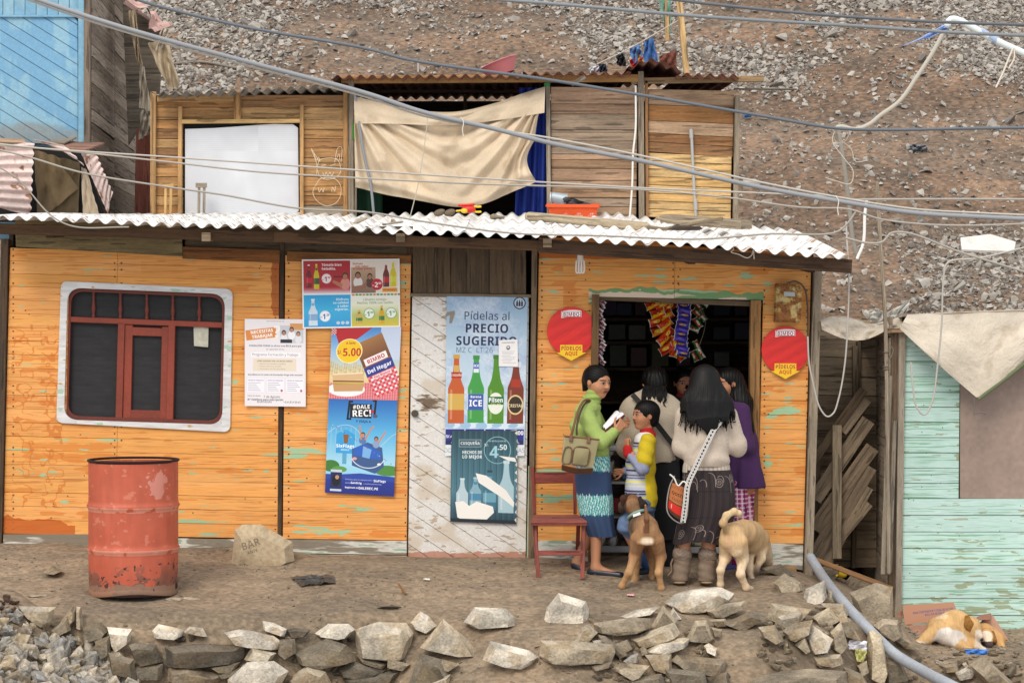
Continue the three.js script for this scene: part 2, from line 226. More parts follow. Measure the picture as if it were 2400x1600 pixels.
// ---- the orange shop --------------------------------------------------------------------------
// paint on the boards, as a map of the facade in photograph millimetres (x 0-1000 left wing, 1240-1940 right wing)
function facadePaint(px, py, spots) {
  const row = Math.floor(py / 32 + 0.35 * Math.floor(px / 330)), rv = hash2(row, Math.floor(px / 330));
  let c = mix3([222, 152, 72], [234, 171, 102], 0.5 * rv + 0.5 * fbm(px * 0.006, py * 0.02, 3));
  const gr = fbm(px * 0.03, py * 0.7, 3); c = mul3(c, 0.93 + 0.15 * gr);
  const streak = fbm(px * 0.012 + 50, py * 0.5, 3); if (streak > 0.67) c = mix3(c, [170, 96, 36], ss(streak, 0.64, 0.74) * 0.55);
  const bare = fbm(px * 0.009 + 9, py * 0.045 + rv * 5, 4); if (bare > 0.66) c = mix3(c, [206, 116, 40], ss(bare, 0.66, 0.685) * 0.55);
  let boost = 0; for (const [sx, sy, rx, ry, a] of spots) { const d = Math.hypot((px - sx) / rx, (py - sy) / ry); boost = Math.max(boost, a * (1 - ss(d, 0.4, 1.2))); }
  const peel = fbm(px * 0.02 + 100, py * 0.13 + 7, 4) + boost * 0.22; if (peel > 0.775) c = mix3(c, mix3([146, 186, 144], [172, 196, 160], gr), ss(peel, 0.775, 0.79));
  if (hash2(Math.floor(px / 3), Math.floor(py / 3)) > 0.9993) c = mul3(c, 0.45);
  const nailx = Math.min(...[30, 268, 284, 645, 676, 950, 1270, 1382, 1578, 1590, 1792, 1892].map((n) => Math.abs(px - n)));
  if (nailx < 1.8 && Math.abs((py % 16) - 8) < 1.8 && hash2(Math.floor(py / 16), Math.floor(px / 12)) > 0.3) c = mul3(c, 0.4);
  return c;
}
const spotsL = [[250, 1035, 60, 14, 0.8], [700, 1055, 60, 10, 1.5], [670, 1068, 70, 7, 2], [440, 1225, 90, 10, 1], [760, 1240, 110, 14, 1.3], [720, 1130, 60, 8, .6], [60, 1050, 40, 8, .8], [300, 560, 50, 20, 0.6], [560, 1026, 30, 6, .8], [945, 660, 12, 20, 1], [940, 930, 14, 18, 1.2], [850, 1190, 60, 10, .8], [940, 1030, 12, 40, .6], [130, 990, 60, 8, .8]];
const spotsR = [[1580, 650, 240, 20, .55], [1585, 683, 240, 7, 1.6], [1710, 665, 16, 7, 2], [1845, 970, 55, 18, 1.9], [1300, 900, 40, 7, 1], [1275, 830, 20, 12, .8], [1320, 1160, 90, 20, .9], [1800, 1085, 12, 30, .8], [1850, 1200, 60, 8, .7], [1640, 640, 60, 10, .8], [1265, 600, 30, 12, .8], [1290, 1105, 40, 8, 1], [1845, 1230, 60, 6, .8]];
T.facL = makeTex(1280, 1024, (u, v) => {
  const px = u * 1000, py = 1340 - v * 800; let c = facadePaint(px, py, spotsL);
  for (const cx of [48, 118]) { const d = Math.abs(px - cx - 9 * fbm(py * 0.05, cx, 2)); if (py > 760 && py < 1190 && d < 26) { const b = fbm(px * 0.05 + cx, py * 0.055, 2), e = Math.abs(b - 0.52); if (e < 0.05) c = mix3(c, [196, 106, 34], 0.6 * (1 - ss(e, 0.03, 0.05))); } }
  if (px < 175 && py > 1196 + 26 * fbm(px * 0.03, 3, 3) + 0.1 * px) c = mix3(c, [188, 90, 24], 0.85);
  if (px > 632 && px < 654 && py > 590 && py < 740 && px > 642 - 12 * fbm(py * 0.05, 8, 3)) c = mix3(c, [166, 84, 26], 0.8);
  return c;
});
T.facR = makeTex(1024, 1024, (u, v) => {
  const px = 1240 + u * 700, py = 1340 - v * 800; let c = facadePaint(px, py, spotsR);
  if (px > 1380 && px < 1790) { const t = py - (682 + (px - 1390) * 0.038) + 9 * (fbm(px * 0.03, 2, 3) - 0.5) * 2; if (t > -8 && py < 712) { c = mix3([108, 150, 96], [124, 160, 108], fbm(px * 0.02, py * 0.2, 3)); if (fbm(px * 0.018 + 4, py * 0.1, 3) > 0.52 && t > -1) c = [214, 196, 172]; } }
  if (px < 1540 && py < 610 && py > 560) { const q = fbm(px * 0.02, py * 0.05, 3); if (py > 583 + 14 * q && py < 600 + 12 * q) c = mix3(c, [176, 92, 30], 0.8); }
  return c;
});
const facBump = { bumpMap: T.grain, bumpScale: 0.0015 };
M.facL = mat(0xffffff, { map: T.facL, roughness: 0.7, vertexColors: true }); M.facR = mat(0xffffff, { map: T.facR, roughness: 0.7, vertexColors: true });
const uvL = (p) => { const q = [p.x / S(0) + 1200, 800 - (p.y - 1.5) / S(0)]; return [q[0] / 1000, (1340 - q[1]) / 800]; };
const uvR = (p) => { const q = [p.x / S(0) + 1200, 800 - (p.y - 1.5) / S(0)]; return [(q[0] - 1240) / 700, (1340 - q[1]) / 800]; };
const bil = (q, u, v) => { const a = [lerp(q[0][0], q[1][0], u), lerp(q[0][1], q[1][1], u)], b = [lerp(q[3][0], q[2][0], u), lerp(q[3][1], q[2][1], u)]; return [lerp(a[0], b[0], v), lerp(a[1], b[1], v)]; };
// horizontal boards over a pixel quad [TL, TR, BR, BL]; vs = row edges 0..1, cuts(v0, v1, i) -> [[u0, u1], ...]
function boards(parent, name, quad, vs, cuts, z, thick, material, uvf, gap = 0.9, jit = 1, bev = 0.003) {
  for (let i = 0; i < vs.length - 1; i++) for (const [u0, u1] of cuts(vs[i], vs[i + 1], i)) {
    const c = [[u0, vs[i + 1]], [u1, vs[i + 1]], [u1, vs[i]], [u0, vs[i]]].map(([u, v]) => bil(quad, u, v)), g2 = gap / 2, j = () => (R0() - 0.5) * 1.6 * jit, top = j(), bot = Math.abs(j()) * 0.4;
    const zo = z + (R0() - 0.5) * 0.004 * jit, lip = 0.005 * R0() * jit;
    const f = [P(c[0][0] + g2, c[0][1] - g2 + bot * 0.3, zo + lip), P(c[1][0] - g2, c[1][1] - g2 + bot, zo + lip), P(c[2][0] - g2, c[2][1] + g2 + Math.abs(top) * 0.4, zo), P(c[3][0] + g2, c[3][1] + g2, zo)];
    const k = 0.93 + R0() * 0.12; const m = Array.isArray(material) ? pick(material) : material;
    put(name, m.vertexColors ? tint(slab(f, thick, uvf ?? uvRand(), bev), [k, k * (0.97 + R0() * 0.05), k]) : slab(f, thick, uvf ?? uvRand(), bev), m, parent);
  }
}
const even = (a, b, n) => Array.from({ length: n }, (_, i) => a + (b - a) * i / n);
const shop = thing('orange_shop', 'single storey shop hut of orange painted boards under a corrugated roof', 'shop hut', V(0, 0, 0));
{ // left wing: section A (with the window) and section B (behind the posters)
  const A = [[22, 580], [654, 600], [650, 1262], [6, 1250]], hole = [[159, 674], [528, 689], [521, 995], [150, 983]];
  const v0 = 0.135, v1 = 0.61, vs = [...even(0, v0, 3), ...even(v0, v1, 10), ...even(v1, 1, 8), 1];
  boards(shop, 'plank', A, vs, (a, b, i) => a >= v0 - 1e-6 && b <= v1 + 1e-6 ? [[0, 0.222], [0.812, 1]] : i < 3 ? [[0, 0.40], [0.40, 1]] : [[0, 0.41], [0.41, 1]], 0, 0.022, M.facL, uvL, 0.5, 0.7, 0.0018);
  const B = [[668, 598], [963, 612], [953, 1266], [662, 1262]];
  boards(shop, 'plank', B, [...even(0, 1, 20), 1], () => [[0, 1]], 0.003, 0.022, M.facL, uvL, 0.5, 0.7, 0.0018);
  put('batten', pbeam(661, 570, 655, 1262, -0.01, 10, 0.02), M.darkPost, shop);
  // top boards and sooty plywood below the eaves
  put('panel', slab([P(36, 578, 0.02), P(427, 601, 0.02), P(424, 520, 0.03), P(34, 515, 0.03)], 0.014, uvRand()), wood(0x9b8a62), shop, 'dirty plywood strip below the eaves');
  put('panel', slab([P(432, 612, -0.02), P(968, 612, -0.02), P(968, 530, -0.02), P(432, 530, -0.02)], 0.014, uvRand()), wood(0x6f5f49), shop);
  put('plank', slab([P(427, 606, 0.012), P(655, 616, 0.012), P(655, 586, 0.012), P(427, 578, 0.012)], 0.02, uvRand()), wood(0x9a6433), shop);
  put('plank', slab([P(672, 612, 0.014), P(962, 618, 0.014), P(964, 598, 0.014), P(672, 589, 0.014)], 0.02, uvRand()), wood(0xa06a38), shop);
  // base boards, limewashed and green
  const lime = (px, py, bias) => { const n = fbm(px * 0.014 + bias, py * 0.09, 4); let c = mix3([150, 140, 124], [226, 224, 214], ss(n, 0.40, 0.52)); if (n > 0.67) c = mix3(c, [150, 190, 160], 0.8); return mul3(c, 0.9 + 0.2 * (fbm(px * 0.1, py * 0.8, 2) - 0.5)); };
  T.lime = makeTex(512, 256, (u, v) => lime(u * 700, v * 120, 1)); T.limeGrey = makeTex(512, 256, (u, v) => mix3([132, 122, 106], lime(u * 700, v * 120, 8), ss(fbm(u * 6, v * 8, 3), 0.5, 0.6)));
  M.lime = mat(0xffffff, { map: T.lime, ...facBump }); M.limeGrey = mat(0xffffff, { map: T.limeGrey, ...facBump });
  const uvB = () => { const a = R0() * 3; return (p) => [p.x / 2.1 + a, p.y / 0.36]; };
  put('base_board', slab([P(6, 1283, 0.02), P(212, 1284, 0.02), P(212, 1252, 0.02), P(6, 1252, 0.02)], 0.03, uvB()), M.limeGrey, shop);
  put('base_board', slab([P(6, 1320, 0.012), P(660, 1330, 0.012), P(660, 1284, 0.012), P(6, 1284, 0.012)], 0.03, uvB()), M.limeGrey, shop);
  put('base_board', slab([P(214, 1284, 0.02), P(660, 1292, 0.02), P(660, 1266, 0.02), P(214, 1258, 0.02)], 0.03, uvB()), M.lime, shop);
  put('base_board', slab([P(662, 1296, 0.022), P(953, 1300, 0.022), P(953, 1268, 0.022), P(662, 1264, 0.022)], 0.03, uvB()), M.lime, shop);
  put('base_board', slab([P(662, 1330, 0.026), P(953, 1333, 0.026), P(953, 1302, 0.026), P(662, 1298, 0.026)], 0.03, uvB()), wood(0xc9b497), shop);
  // right wing round the counter opening
  const C = [[1263, 585], [1903, 600], [1884, 1274], [1251, 1266]];
  const vsC = [...even(0, 0.157, 3), ...even(0.157, 1, 17), 1];
  boards(shop, 'plank', C, vsC, (a, b, i) => i < 3 ? [[0, 0.5], [0.5, 1]] : [[0, 0.202], [0.826, 1]], 0, 0.022, M.facR, uvR, 0.5, 0.7, 0.0018);
  put('plank', slab([P(1262, 584, 0.004), P(1550, 590, 0.004), P(1550, 556, 0.004), P(1263, 556, 0.004)], 0.02, uvR), tintMat(), shop);
  put('plank', slab([P(1554, 596, 0.002), P(1903, 606, 0.002), P(1903, 596, 0.002), P(1554, 572, 0.002)], 0.02, uvR), tintMat(), shop);
  function tintMat() { return M.facRp ??= mat(0xe0d0c0, { map: T.facR, roughness: 0.7 }); }
  put('base_board', slab([P(1784, 1322, 0.01), P(1882, 1336, 0.01), P(1884, 1276, 0.01), P(1783, 1272, 0.01)], 0.025, uvB()), M.lime, shop);
  put('base_board', slab([P(1250, 1325, 0.01), P(1388, 1325, 0.01), P(1388, 1268, 0.01), P(1250, 1266, 0.01)], 0.025, uvB()), M.lime, shop);
  put('base_board', slab([P(1790, 1346, 0.03), P(1870, 1350, 0.03), P(1866, 1328, 0.03), P(1780, 1322, 0.03)], 0.03, uvRand()), wood(0xb79468), shop, 'splintered bare end of the base board');
  // jambs of the opening, posts
  put('jamb', pbeam(1396, 690, 1386, 1322, 0.0, 17, 0.09), wood(0x8a6a46), shop); put('jamb', pbeam(1771, 704, 1762, 1330, -0.01, 24, 0.08), wood(0xb08350), shop);
  put('lintel', pbeam(1392, 697, 1786, 713, -0.03, 12, 0.05), wood(0x6d5a44), shop);
  put('corner_post', pbeam(1917, 612, 1893, 1368, 0.0, 20, 0.07), M.greyPost, shop); put('corner_post', pbeam(12, 560, -4, 1290, 0.0, 17, 0.06), M.darkPost, shop);
  put('door_post', pbeam(1253, 575, 1244, 1325, 0.0, 13, 0.07), wood(0x8f7a62), shop, 'grey door post right of the white door');
  put('door_post', slab([P(1234, 1322, 0.012), P(1246, 1322, 0.012), P(1248, 1092, 0.012), P(1238, 1092, 0.012)], 0.03, uvVert()), wood(0xb9c7ae), shop);
  // sides, back and floor, so that the room is closed
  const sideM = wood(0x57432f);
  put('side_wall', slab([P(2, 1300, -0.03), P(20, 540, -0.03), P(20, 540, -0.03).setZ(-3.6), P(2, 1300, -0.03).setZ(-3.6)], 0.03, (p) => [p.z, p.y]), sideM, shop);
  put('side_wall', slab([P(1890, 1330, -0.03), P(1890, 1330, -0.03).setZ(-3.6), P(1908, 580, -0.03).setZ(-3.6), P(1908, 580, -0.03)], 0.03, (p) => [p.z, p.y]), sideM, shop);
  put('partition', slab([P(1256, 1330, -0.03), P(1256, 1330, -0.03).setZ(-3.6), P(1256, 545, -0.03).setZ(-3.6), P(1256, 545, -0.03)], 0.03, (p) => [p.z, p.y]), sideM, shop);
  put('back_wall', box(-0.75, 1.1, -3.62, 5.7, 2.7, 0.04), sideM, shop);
}
{ // window: white surround, red frame, turned spindles, dark screen
  const win = tag(new THREE.Group(), null); win.name = 'window'; base.set(win, V(0, 0, 0)); shop.add(win);
  const round = (q, r) => { const s = new THREE.Path(); const n = 4, pts = q.map(([x, y]) => P(x, y, 0)); for (let i = 0; i < n; i++) { const p = pts[i], a = pts[(i + 3) % n], b = pts[(i + 1) % n], u = a.clone().sub(p).setLength(r).add(p), w = b.clone().sub(p).setLength(r).add(p); if (i) s.lineTo(u.x, u.y); else s.moveTo(u.x, u.y); s.quadraticCurveTo(p.x, p.y, w.x, w.y); } s.closePath(); return s; };
  const ring = (o, h, ro, rh, z, t) => { const s = new THREE.Shape(); s.curves = round(o, ro).curves; s.holes.push(round(h, rh)); const g = new THREE.ExtrudeGeometry(s, { depth: t, bevelEnabled: true, bevelSize: 0.002, bevelThickness: 0.002, bevelSegments: 1, curveSegments: 8 }); return g.translate(0, 0, z); };
  const inner = [[159, 674], [528, 689], [521, 995], [150, 983]];
  T.surround = makeTex(512, 512, (u, v) => { const n = fbm(u * 9, v * 24, 4), k = 0.9 + 0.16 * (fbm(u * 12, v * 60, 2) - 0.5); let c = mul3([232, 232, 232], k); if (n > 0.72) c = mix3(c, [150, 188, 160], 0.75); if (n < 0.22) c = [190, 160, 110]; return c; });
  M.surround = mat(0xffffff, { map: T.surround, roughness: 0.6 });
  put('surround', ring([[144, 659], [545, 678], [539, 1012], [133, 990]], inner, 0.05, 0.10, 0.006, 0.012), M.surround, win);
  put('frame', ring(inner, [[166, 682], [521, 697], [514, 986], [158, 974]], 0.10, 0.09, -0.05, 0.045), M.frameShaded, win);
  const z = -0.03;
  put('rail', pbeam(158, 748, 524, 762, z, 13, 0.045), M.frameRed, win);
  put('mullion', pbeam(285, 757, 279, 978, z, 16, 0.045), M.frameRed, win); put('mullion', pbeam(403, 763, 398, 985, z, 16, 0.045), M.frameRed, win);
  const cz = -0.034; put('casement', merge([pbeam(302, 761, 297, 980, cz, 19, 0.03), pbeam(388, 766, 383, 984, cz, 17, 0.03), pbeam(306, 776, 385, 779, cz, 20, 0.028), pbeam(302, 971, 380, 973, cz, 22, 0.028)]), M.frameRed, win);
  for (const [x, dy] of [[220, 0], [283, 2], [345, 4], [406, 7], [468, 9]]) { const a = P(x, 678 + dy, z), b = P(x - 1.5, 746 + dy, z), L = a.y - b.y; const g = lathe([[0.011, 0], [0.013, 0.01], [0.013, L * 0.10], [0.008, L * 0.14], [0.013, L * 0.24], [0.016, L * 0.34], [0.011, L * 0.48], [0.008, L * 0.66], [0.012, L * 0.74], [0.008, L * 0.8], [0.013, L * 0.86], [0.013, L]], 10); g.translate(b.x, b.y, z); put('spindle', g, M.frameShaded, win); }
  T.mesh = makeTex(256, 256, (u, v) => { const k = 44 + 16 * fbm(u * 5, v * 20, 3, 5, 20) + (Math.floor(u * 256) % 2 ? 6 : 0) + (Math.floor(v * 256) % 2 ? 4 : 0); return [k, k, k * 1.04]; });
  put('screen', slab([P(150, 990, -0.045), P(526, 1000, -0.045), P(530, 680, -0.045), P(158, 668, -0.045)], 0.01, (p) => [p.x * 3, p.y * 3]), mat(0xd0d0d0, { map: T.mesh, roughness: 0.9 }), win);
  solo('paper_note', sheet((u, v) => P(454 + 33 * u + 2 * v * (u - 0.5), 812 - v * 46 + (u - 0.5) * 3, -0.03 + 0.006 * Math.sin(u * 3)), 6, 6, 0.0012), mat(0xd9d6c4, { roughness: 0.9, map: T.plain }), 'small blank off-white card behind the right pane of the window', 'card');
}
{ // white door of diagonal boards, panel above it
  const door = new THREE.Group(); door.name = 'door'; base.set(door, V(0, 0, 0)); shop.add(door);
  const D = [[966, 690], [1240, 693], [1232, 1312], [956, 1310]];
  T.door = makeTex(640, 1280, (u, v) => { const px = 950 + u * 300, py = 1320 - v * 640, n = fbm(px * 0.02, py * 0.02, 5), m = fbm(px * 0.05 + 4, py * 0.16, 4); let c = mul3([236, 233, 228], 0.93 + 0.1 * (fbm(px * 0.3, py * 0.3, 2) - 0.5));
    const dirt = n + 0.16 * ss(py, 900, 1290) + 0.10 * ss(py, 1200, 1310); if (dirt > 0.58) c = mix3(c, [198, 184, 164], ss(dirt, 0.58, 0.85) * 0.7); if (m > 0.70) c = mix3(c, [150, 128, 100], ss(m, 0.70, 0.74) * 0.6); if (py > 1285 + 18 * m) c = mix3(c, [166, 88, 60], 0.6);
    const k = Math.hypot((px - 1008) / 34, (py - 945) / 18) + (m - 0.5) * 1.6; if (k < 1) c = mix3(c, [92, 70, 48], (1 - ss(k, 0.5, 1)) * 0.85); return c; });
  M.door = mat(0xffffff, { map: T.door, roughness: 0.6 }); const uvD = (p) => [(p.x / S(0) + 1200 - 950) / 300, (1320 - (800 - (p.y - 1.5) / S(0))) / 640];
  put('backing', slab([P(957, 1309, -0.022), P(1231, 1311, -0.022), P(1239, 694, -0.022), P(967, 691, -0.022)], 0.02, uvD), wood(0x3c3129), door);
  const h = 39, sl = 0.66; // boards fall to the right
  for (let k = -6; k < 17; k++) { const y0 = 690 + k * h, strip = [[940, y0 - 16 * sl], [1260, y0 + 304 * sl], [1260, y0 + 304 * sl + h - 1.2], [940, y0 - 16 * sl + h - 1.2]]; const q = clip(strip, D); if (q.length < 3) continue; const f = q.map(([x, y]) => P(x, y, -0.004 + hash2(k + 20, 3) * 0.003)); if (f.length && V(0, 0, 0).crossVectors(f[1].clone().sub(f[0]), f[2].clone().sub(f[0])).z < 0) f.reverse(); put('board', slab(f, 0.016, uvD, 0.0016, V(0, 0, 1)), M.door, door); }
  const kn = P(972, 969, 0.01); put('knob', new THREE.CylinderGeometry(0.022, 0.026, 0.03, 16).rotateX(Math.PI / 2).translate(kn.x, kn.y, kn.z), mat(0x4a4034, { roughness: 0.6 }), door);
  for (let i = 0; i < 3; i++) { const x0 = 967 + i * 90, x1 = x0 + 89; put('panel', slab([P(x0, 688, -0.006), P(Math.min(x1, 1233), 689, -0.006), P(Math.min(x1, 1233), 574, -0.006), P(x0, 573, -0.006)], 0.015, uvVert()), wood([0x6d5a44, 0x665440, 0x735f49][i]), shop); }
  put('door_head', pbeam(962, 691, 1254, 694, -0.02, 8, 0.06), wood(0x8f816c), shop);
  put('door_sill', pbeam(958, 1322, 1236, 1324, -0.08, 14, 0.05), wood(0x5d4c3a), shop);
  put('jamb', pbeam(959, 575, 953, 1326, -0.03, 8, 0.04), wood(0x6b4f33), shop);
}
{ // corrugated roof: sheets with their own tilt, rafters and eaves beam
  const eave = (px) => px < 1280 ? 512 + px * 0.0325 : 553.6 + (px - 1280) * 0.069; // pixel row of the eave at z = 0.6
  const pitch = 0.105, amp = 0.016;
  const sheetRoof = (x0, x1, zf, zb, dy, back, name = 'roof_sheet', m = M.tin) => {
    const W = (x1 - x0) * S(zf), nw = Math.max(8, Math.round(W / pitch * 10));
    const o = R0() * 6, a0 = P(x0, eave(x0), zf), f = (u, v) => { const px = lerp(x0, x1, u), A = P(px, eave(px) + dy, zf), xx = A.x, B = V(xx * (1 - 0.0 * v), 0, zb), yb = back(px); B.y = yb; const q = V(xx + 0.0 * v, lerp(A.y, B.y, v), lerp(zf, zb, v)); q.y += amp * Math.cos((xx / pitch) * 2 * Math.PI) + 0.006 * Math.sin(px * 0.013 + v * 3 + o); return q; };
    put(name, sheet(f, nw, 6, 0.002, [W, 2.6]), m, shop);
  };
  const backY = (px) => 2.50 - Math.max(0, px - 1500) * 0.00027;
  let k = 0; for (const [a, b, dy] of [[-60, 190, -1], [150, 410, 2], [380, 640, -1], [600, 870, 1], [830, 1090, -1], [1060, 1300, 1], [1270, 1520, 0], [1490, 1760, 1], [1720, 1992, -1]]) { sheetRoof(a, b, 0.62 + 0.02 * (k % 2), -2.0, dy - 2 * (k % 2), backY); k++; }
  const pt = (px, z, dy = 0) => P(px, eave(px) + dy, z);
  put('eaves_beam', beam(pt(-40, 0.45, 24), pt(640, 0.45, 22), 0.07, 0.05), wood(0x6e5137), shop); put('eaves_beam', beam(pt(630, 0.44, 22), pt(1270, 0.44, 22), 0.07, 0.05), wood(0x70543a), shop);
  put('eaves_beam', beam(pt(1262, 0.45, 22), pt(1996, 0.47, 21), 0.09, 0.055), wood(0x6a4f39), shop);
  for (const x of [482, 938, 1283]) { const e = P(x, 555 + (x > 1200 ? 14 : x > 900 ? 2 : 0), 0.5); put('rafter', beam(V(e.x, e.y, 0.5), V(e.x, e.y + 0.19, -2.0), 0.058, 0.058, V(1, 0, 0)), wood(0xcdb898), shop); }
  for (const x of [120, 720, 1620, 1900]) { const e = P(x, eave(x) + 34, 0.3); put('rafter', beam(V(e.x, e.y, 0.36), V(e.x, e.y + 0.17, -2.0), 0.05, 0.05, V(1, 0, 0)), M.dark[0], shop); }
  { const q = P(1690, 592, 0.02); put('bracket', box(q.x, q.y, 0.06, 0.07, 0.06, 0.06), mat(0x77736c, { metalness: 0.6, roughness: 0.6 }), shop); }
}

// ---- the bare timber house on the level behind -------------------------------------------------
const ZU = -2.0;
function rag(quad, z, amp, seed, n = 14, zs = [0, 0, 0, 0], t = 0.003) { // crumpled sheet over a pixel quad
  return sheet((u, v) => { const q = bil(quad, u, v), zz = lerp(lerp(zs[0], zs[1], u), lerp(zs[3], zs[2], u), v), e = Math.min(1, 4 * Math.min(u, 1 - u, v, 1 - v) + 0.4); return P(q[0] + 5 * (fbm(v * 5 + seed, u * 2, 2) - 0.5) / (S(z) * 300), q[1] + 6 * (fbm(u * 5 + seed, v * 2, 2) - 0.5), z + zz + amp * e * ((fbm(u * 3 + seed, v * 3 + 2 * seed, 3) - 0.5) * 2 + 0.5 * Math.sin((u * 1.3 + v) * 9 + seed))); }, n, n, t, [1, 1]);
}
const upper = thing('timber_house', 'unpainted wooden upper house with a rusty corrugated roof above the shop', 'house', V(0, 2.4, ZU));
{
  const z = ZU, vr = (n) => [...even(0, 1, n), 1];
  // left bay with the blocked window
  boards(upper, 'plank', [[356, 222], [808, 222], [808, 512], [356, 512]], [0, 0.10, ...even(0.20, 0.97, 10), 0.97, 1.05], (a, b) => b <= 0.21 || a >= 0.96 ? [[0, 0.44], [0.44, 1]] : [[0, 0.16], [0.77, 1]], z, 0.02, [...M.woods, M.woods[1], M.woods[2], M.brown[2], M.grey[2]], null, 1.2);
  const pb = (name, a, b, c, d, w, m, dz = 0.02, th = 0.04) => put(name, pbeam(a, b, c, d, z + dz, w, th), m, upper);
  pb('post', 359, 215, 358, 520, 13, M.woods[0]); pb('post', 422, 250, 421, 515, 9, M.woods[0], 0.024); pb('post', 707, 246, 707, 510, 9, M.woods[3], 0.024);
  pb('rail', 426, 285, 703, 283, 9, M.pale[0], 0.02); pb('post', 557, 214, 556, 280, 16, M.woods[1], 0.022, 0.03); pb('rail', 368, 230, 548, 228, 18, M.woods[3], 0.016, 0.03);
  pb('post', 810, 214, 810, 515, 11, M.woods[1], 0.02); pb('post', 823, 190, 823, 515, 13, M.greyPost, 0.03, 0.06); pb('batten', 833, 325, 833, 515, 6, M.grey[0], 0.02);
  pb('batten', 829, 288, 829, 326, 7, mat(0x3f7a2a), 0.062, 0.01);
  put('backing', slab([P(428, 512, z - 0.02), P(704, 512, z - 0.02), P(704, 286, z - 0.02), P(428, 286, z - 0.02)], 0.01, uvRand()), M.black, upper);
  { const s = new THREE.Shape(), q = [[434, 303], [500, 301], [560, 297], [640, 291], [686, 292], [697, 300], [699, 494], [690, 500], [660, 512], [450, 510], [434, 500]].map(([x, y]) => P(x, y, z)); q.forEach((p, i) => i ? s.lineTo(p.x, p.y) : s.moveTo(p.x, p.y)); const g = new THREE.ExtrudeGeometry(s, { depth: 0.012, bevelEnabled: true, bevelSize: 0.004, bevelThickness: 0.004, bevelSegments: 2 }); g.translate(0, 0, z - 0.012);
    T.foam = makeTex(256, 256, (u, v) => mul3([214, 217, 223], 0.96 + 0.015 * Math.sin(v * 402) + 0.08 * (fbm(u * 6, v * 6, 3) - 0.5)));
    put('window_board', g, mat(0xffffff, { map: T.foam, roughness: 0.8 }), upper, 'white foam board with rounded corners closing the window'); }
  // middle opening: dark room behind the tarpaulin
  pb('beam', 800, 187, 1500, 183, 17, wood(0xb98d57), 0.03, 0.05); pb('beam', 1480, 190, 1790, 184, 14, wood(0xa88b67), 0.02, 0.04);
  pb('post', 1284, 190, 1287, 512, 10, M.grey[2], 0.02); pb('post', 1282, 195, 1282, 202, 14, mat(0x2f8a4a), 0.03, 0.05);
  put('inner_post', pbeam(1090, 220, 1090, 320, z - 0.9, 8, 0.05), M.dark[0], upper); put('inner_beam', pbeam(830, 214, 1290, 214, z - 0.9, 7, 0.05), M.dark[2], upper);
  // right bays
  boards(upper, 'plank', [[1290, 203], [1496, 204], [1492, 512], [1292, 512]], [0, 0.13, 0.205, 0.325, 0.335 + 0.01, 0.41, 0.51, 0.55, 0.62, 0.71, 0.76, 0.84, 0.91, 1].filter((v) => v !== 0.345), () => [[0, 1]], z, 0.02, M.dull, null, 1.2, 1.4);
  pb('post', 1502, 168, 1504, 514, 13, M.greyPost, 0.03, 0.06); pb('post', 1515, 190, 1517, 512, 7, M.brown[2], 0.02);
  boards(upper, 'plank', [[1519, 208], [1722, 212], [1718, 368], [1519, 355]], [0, 0.25, 0.5, 0.7, 0.84, 1], () => [[0, 1]], z, 0.02, [M.brown[0], M.brown[2], wood(0xa87848), M.brown[1], M.dull[2]], null, 1.2, 1.4);
  boards(upper, 'plank', [[1519, 357], [1716, 366], [1714, 515], [1519, 508]], [...even(0, 1, 8), 1], () => [[0, 1]], z, 0.02, M.pale, null, 1.4, 1.2);
  pb('corner_post', 1729, 224, 1724, 514, 12, M.greyPost, 0.02, 0.06); pb('beam', 1720, 208, 1868, 209, 4, M.grey[3], -0.05, 0.02);
  put('drain_pipe', merge([ptube([[1621, 312], [1626, 420], [1631, 506]], z + 0.04, 0.012, 20), ptube([[1620, 306], [1621, 322]], z + 0.04, 0.016, 4), ptube([[1630, 470], [1631, 490]], z + 0.04, 0.016, 4)]), mat(0xa9aaa8, { roughness: 0.6 }), upper);
  // closed behind
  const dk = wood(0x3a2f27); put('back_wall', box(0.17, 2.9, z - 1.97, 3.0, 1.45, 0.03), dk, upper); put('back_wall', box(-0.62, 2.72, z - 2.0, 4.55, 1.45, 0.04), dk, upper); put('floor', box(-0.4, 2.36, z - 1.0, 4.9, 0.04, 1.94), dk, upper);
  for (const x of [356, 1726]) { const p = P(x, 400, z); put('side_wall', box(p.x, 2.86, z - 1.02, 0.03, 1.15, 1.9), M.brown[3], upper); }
  // roof sheets
  const rf = (x0, x1, yl, yr, m, rise, zf = z + 0.3, drop = 0) => { const W = (x1 - x0) * S(zf), n = Math.round(W / 0.09 * 10), o = R0() * 9; put('roof_sheet', sheet((u, v) => { const a = P(lerp(x0, x1, u), lerp(yl, yr, u), zf); return V(a.x, a.y + v * rise + 0.015 * Math.cos(a.x / 0.09 * 6.283) + drop * Math.sin(u * 3.14) * (1 - v), lerp(zf, z - 2.1, v)); }, n, 4, 0.002, [W, 2.4]), m, upper); };
  const darkTin = mat(0x8d8880, { map: T.tin, roughness: 0.85 });
  rf(352, 560, 219, 213, darkTin, 0.06); rf(540, 800, 213, 200, darkTin, 0.06); rf(770, 1010, 180, 178, M.rust, 0.12); rf(990, 1250, 178, 177, M.rust, 0.12); rf(1225, 1480, 172, 171, M.rust, 0.13);
  rf(1455, 1600, 172, 168, M.rust, 0.20, z + 0.3, 0.10); rf(1590, 1740, 174, 178, M.rust, 0.14, z + 0.34);
  put('drift_stick', pbeam(1340, 198, 1372, 180, z + 0.34, 9, 0.02), M.grey[1], upper);
}
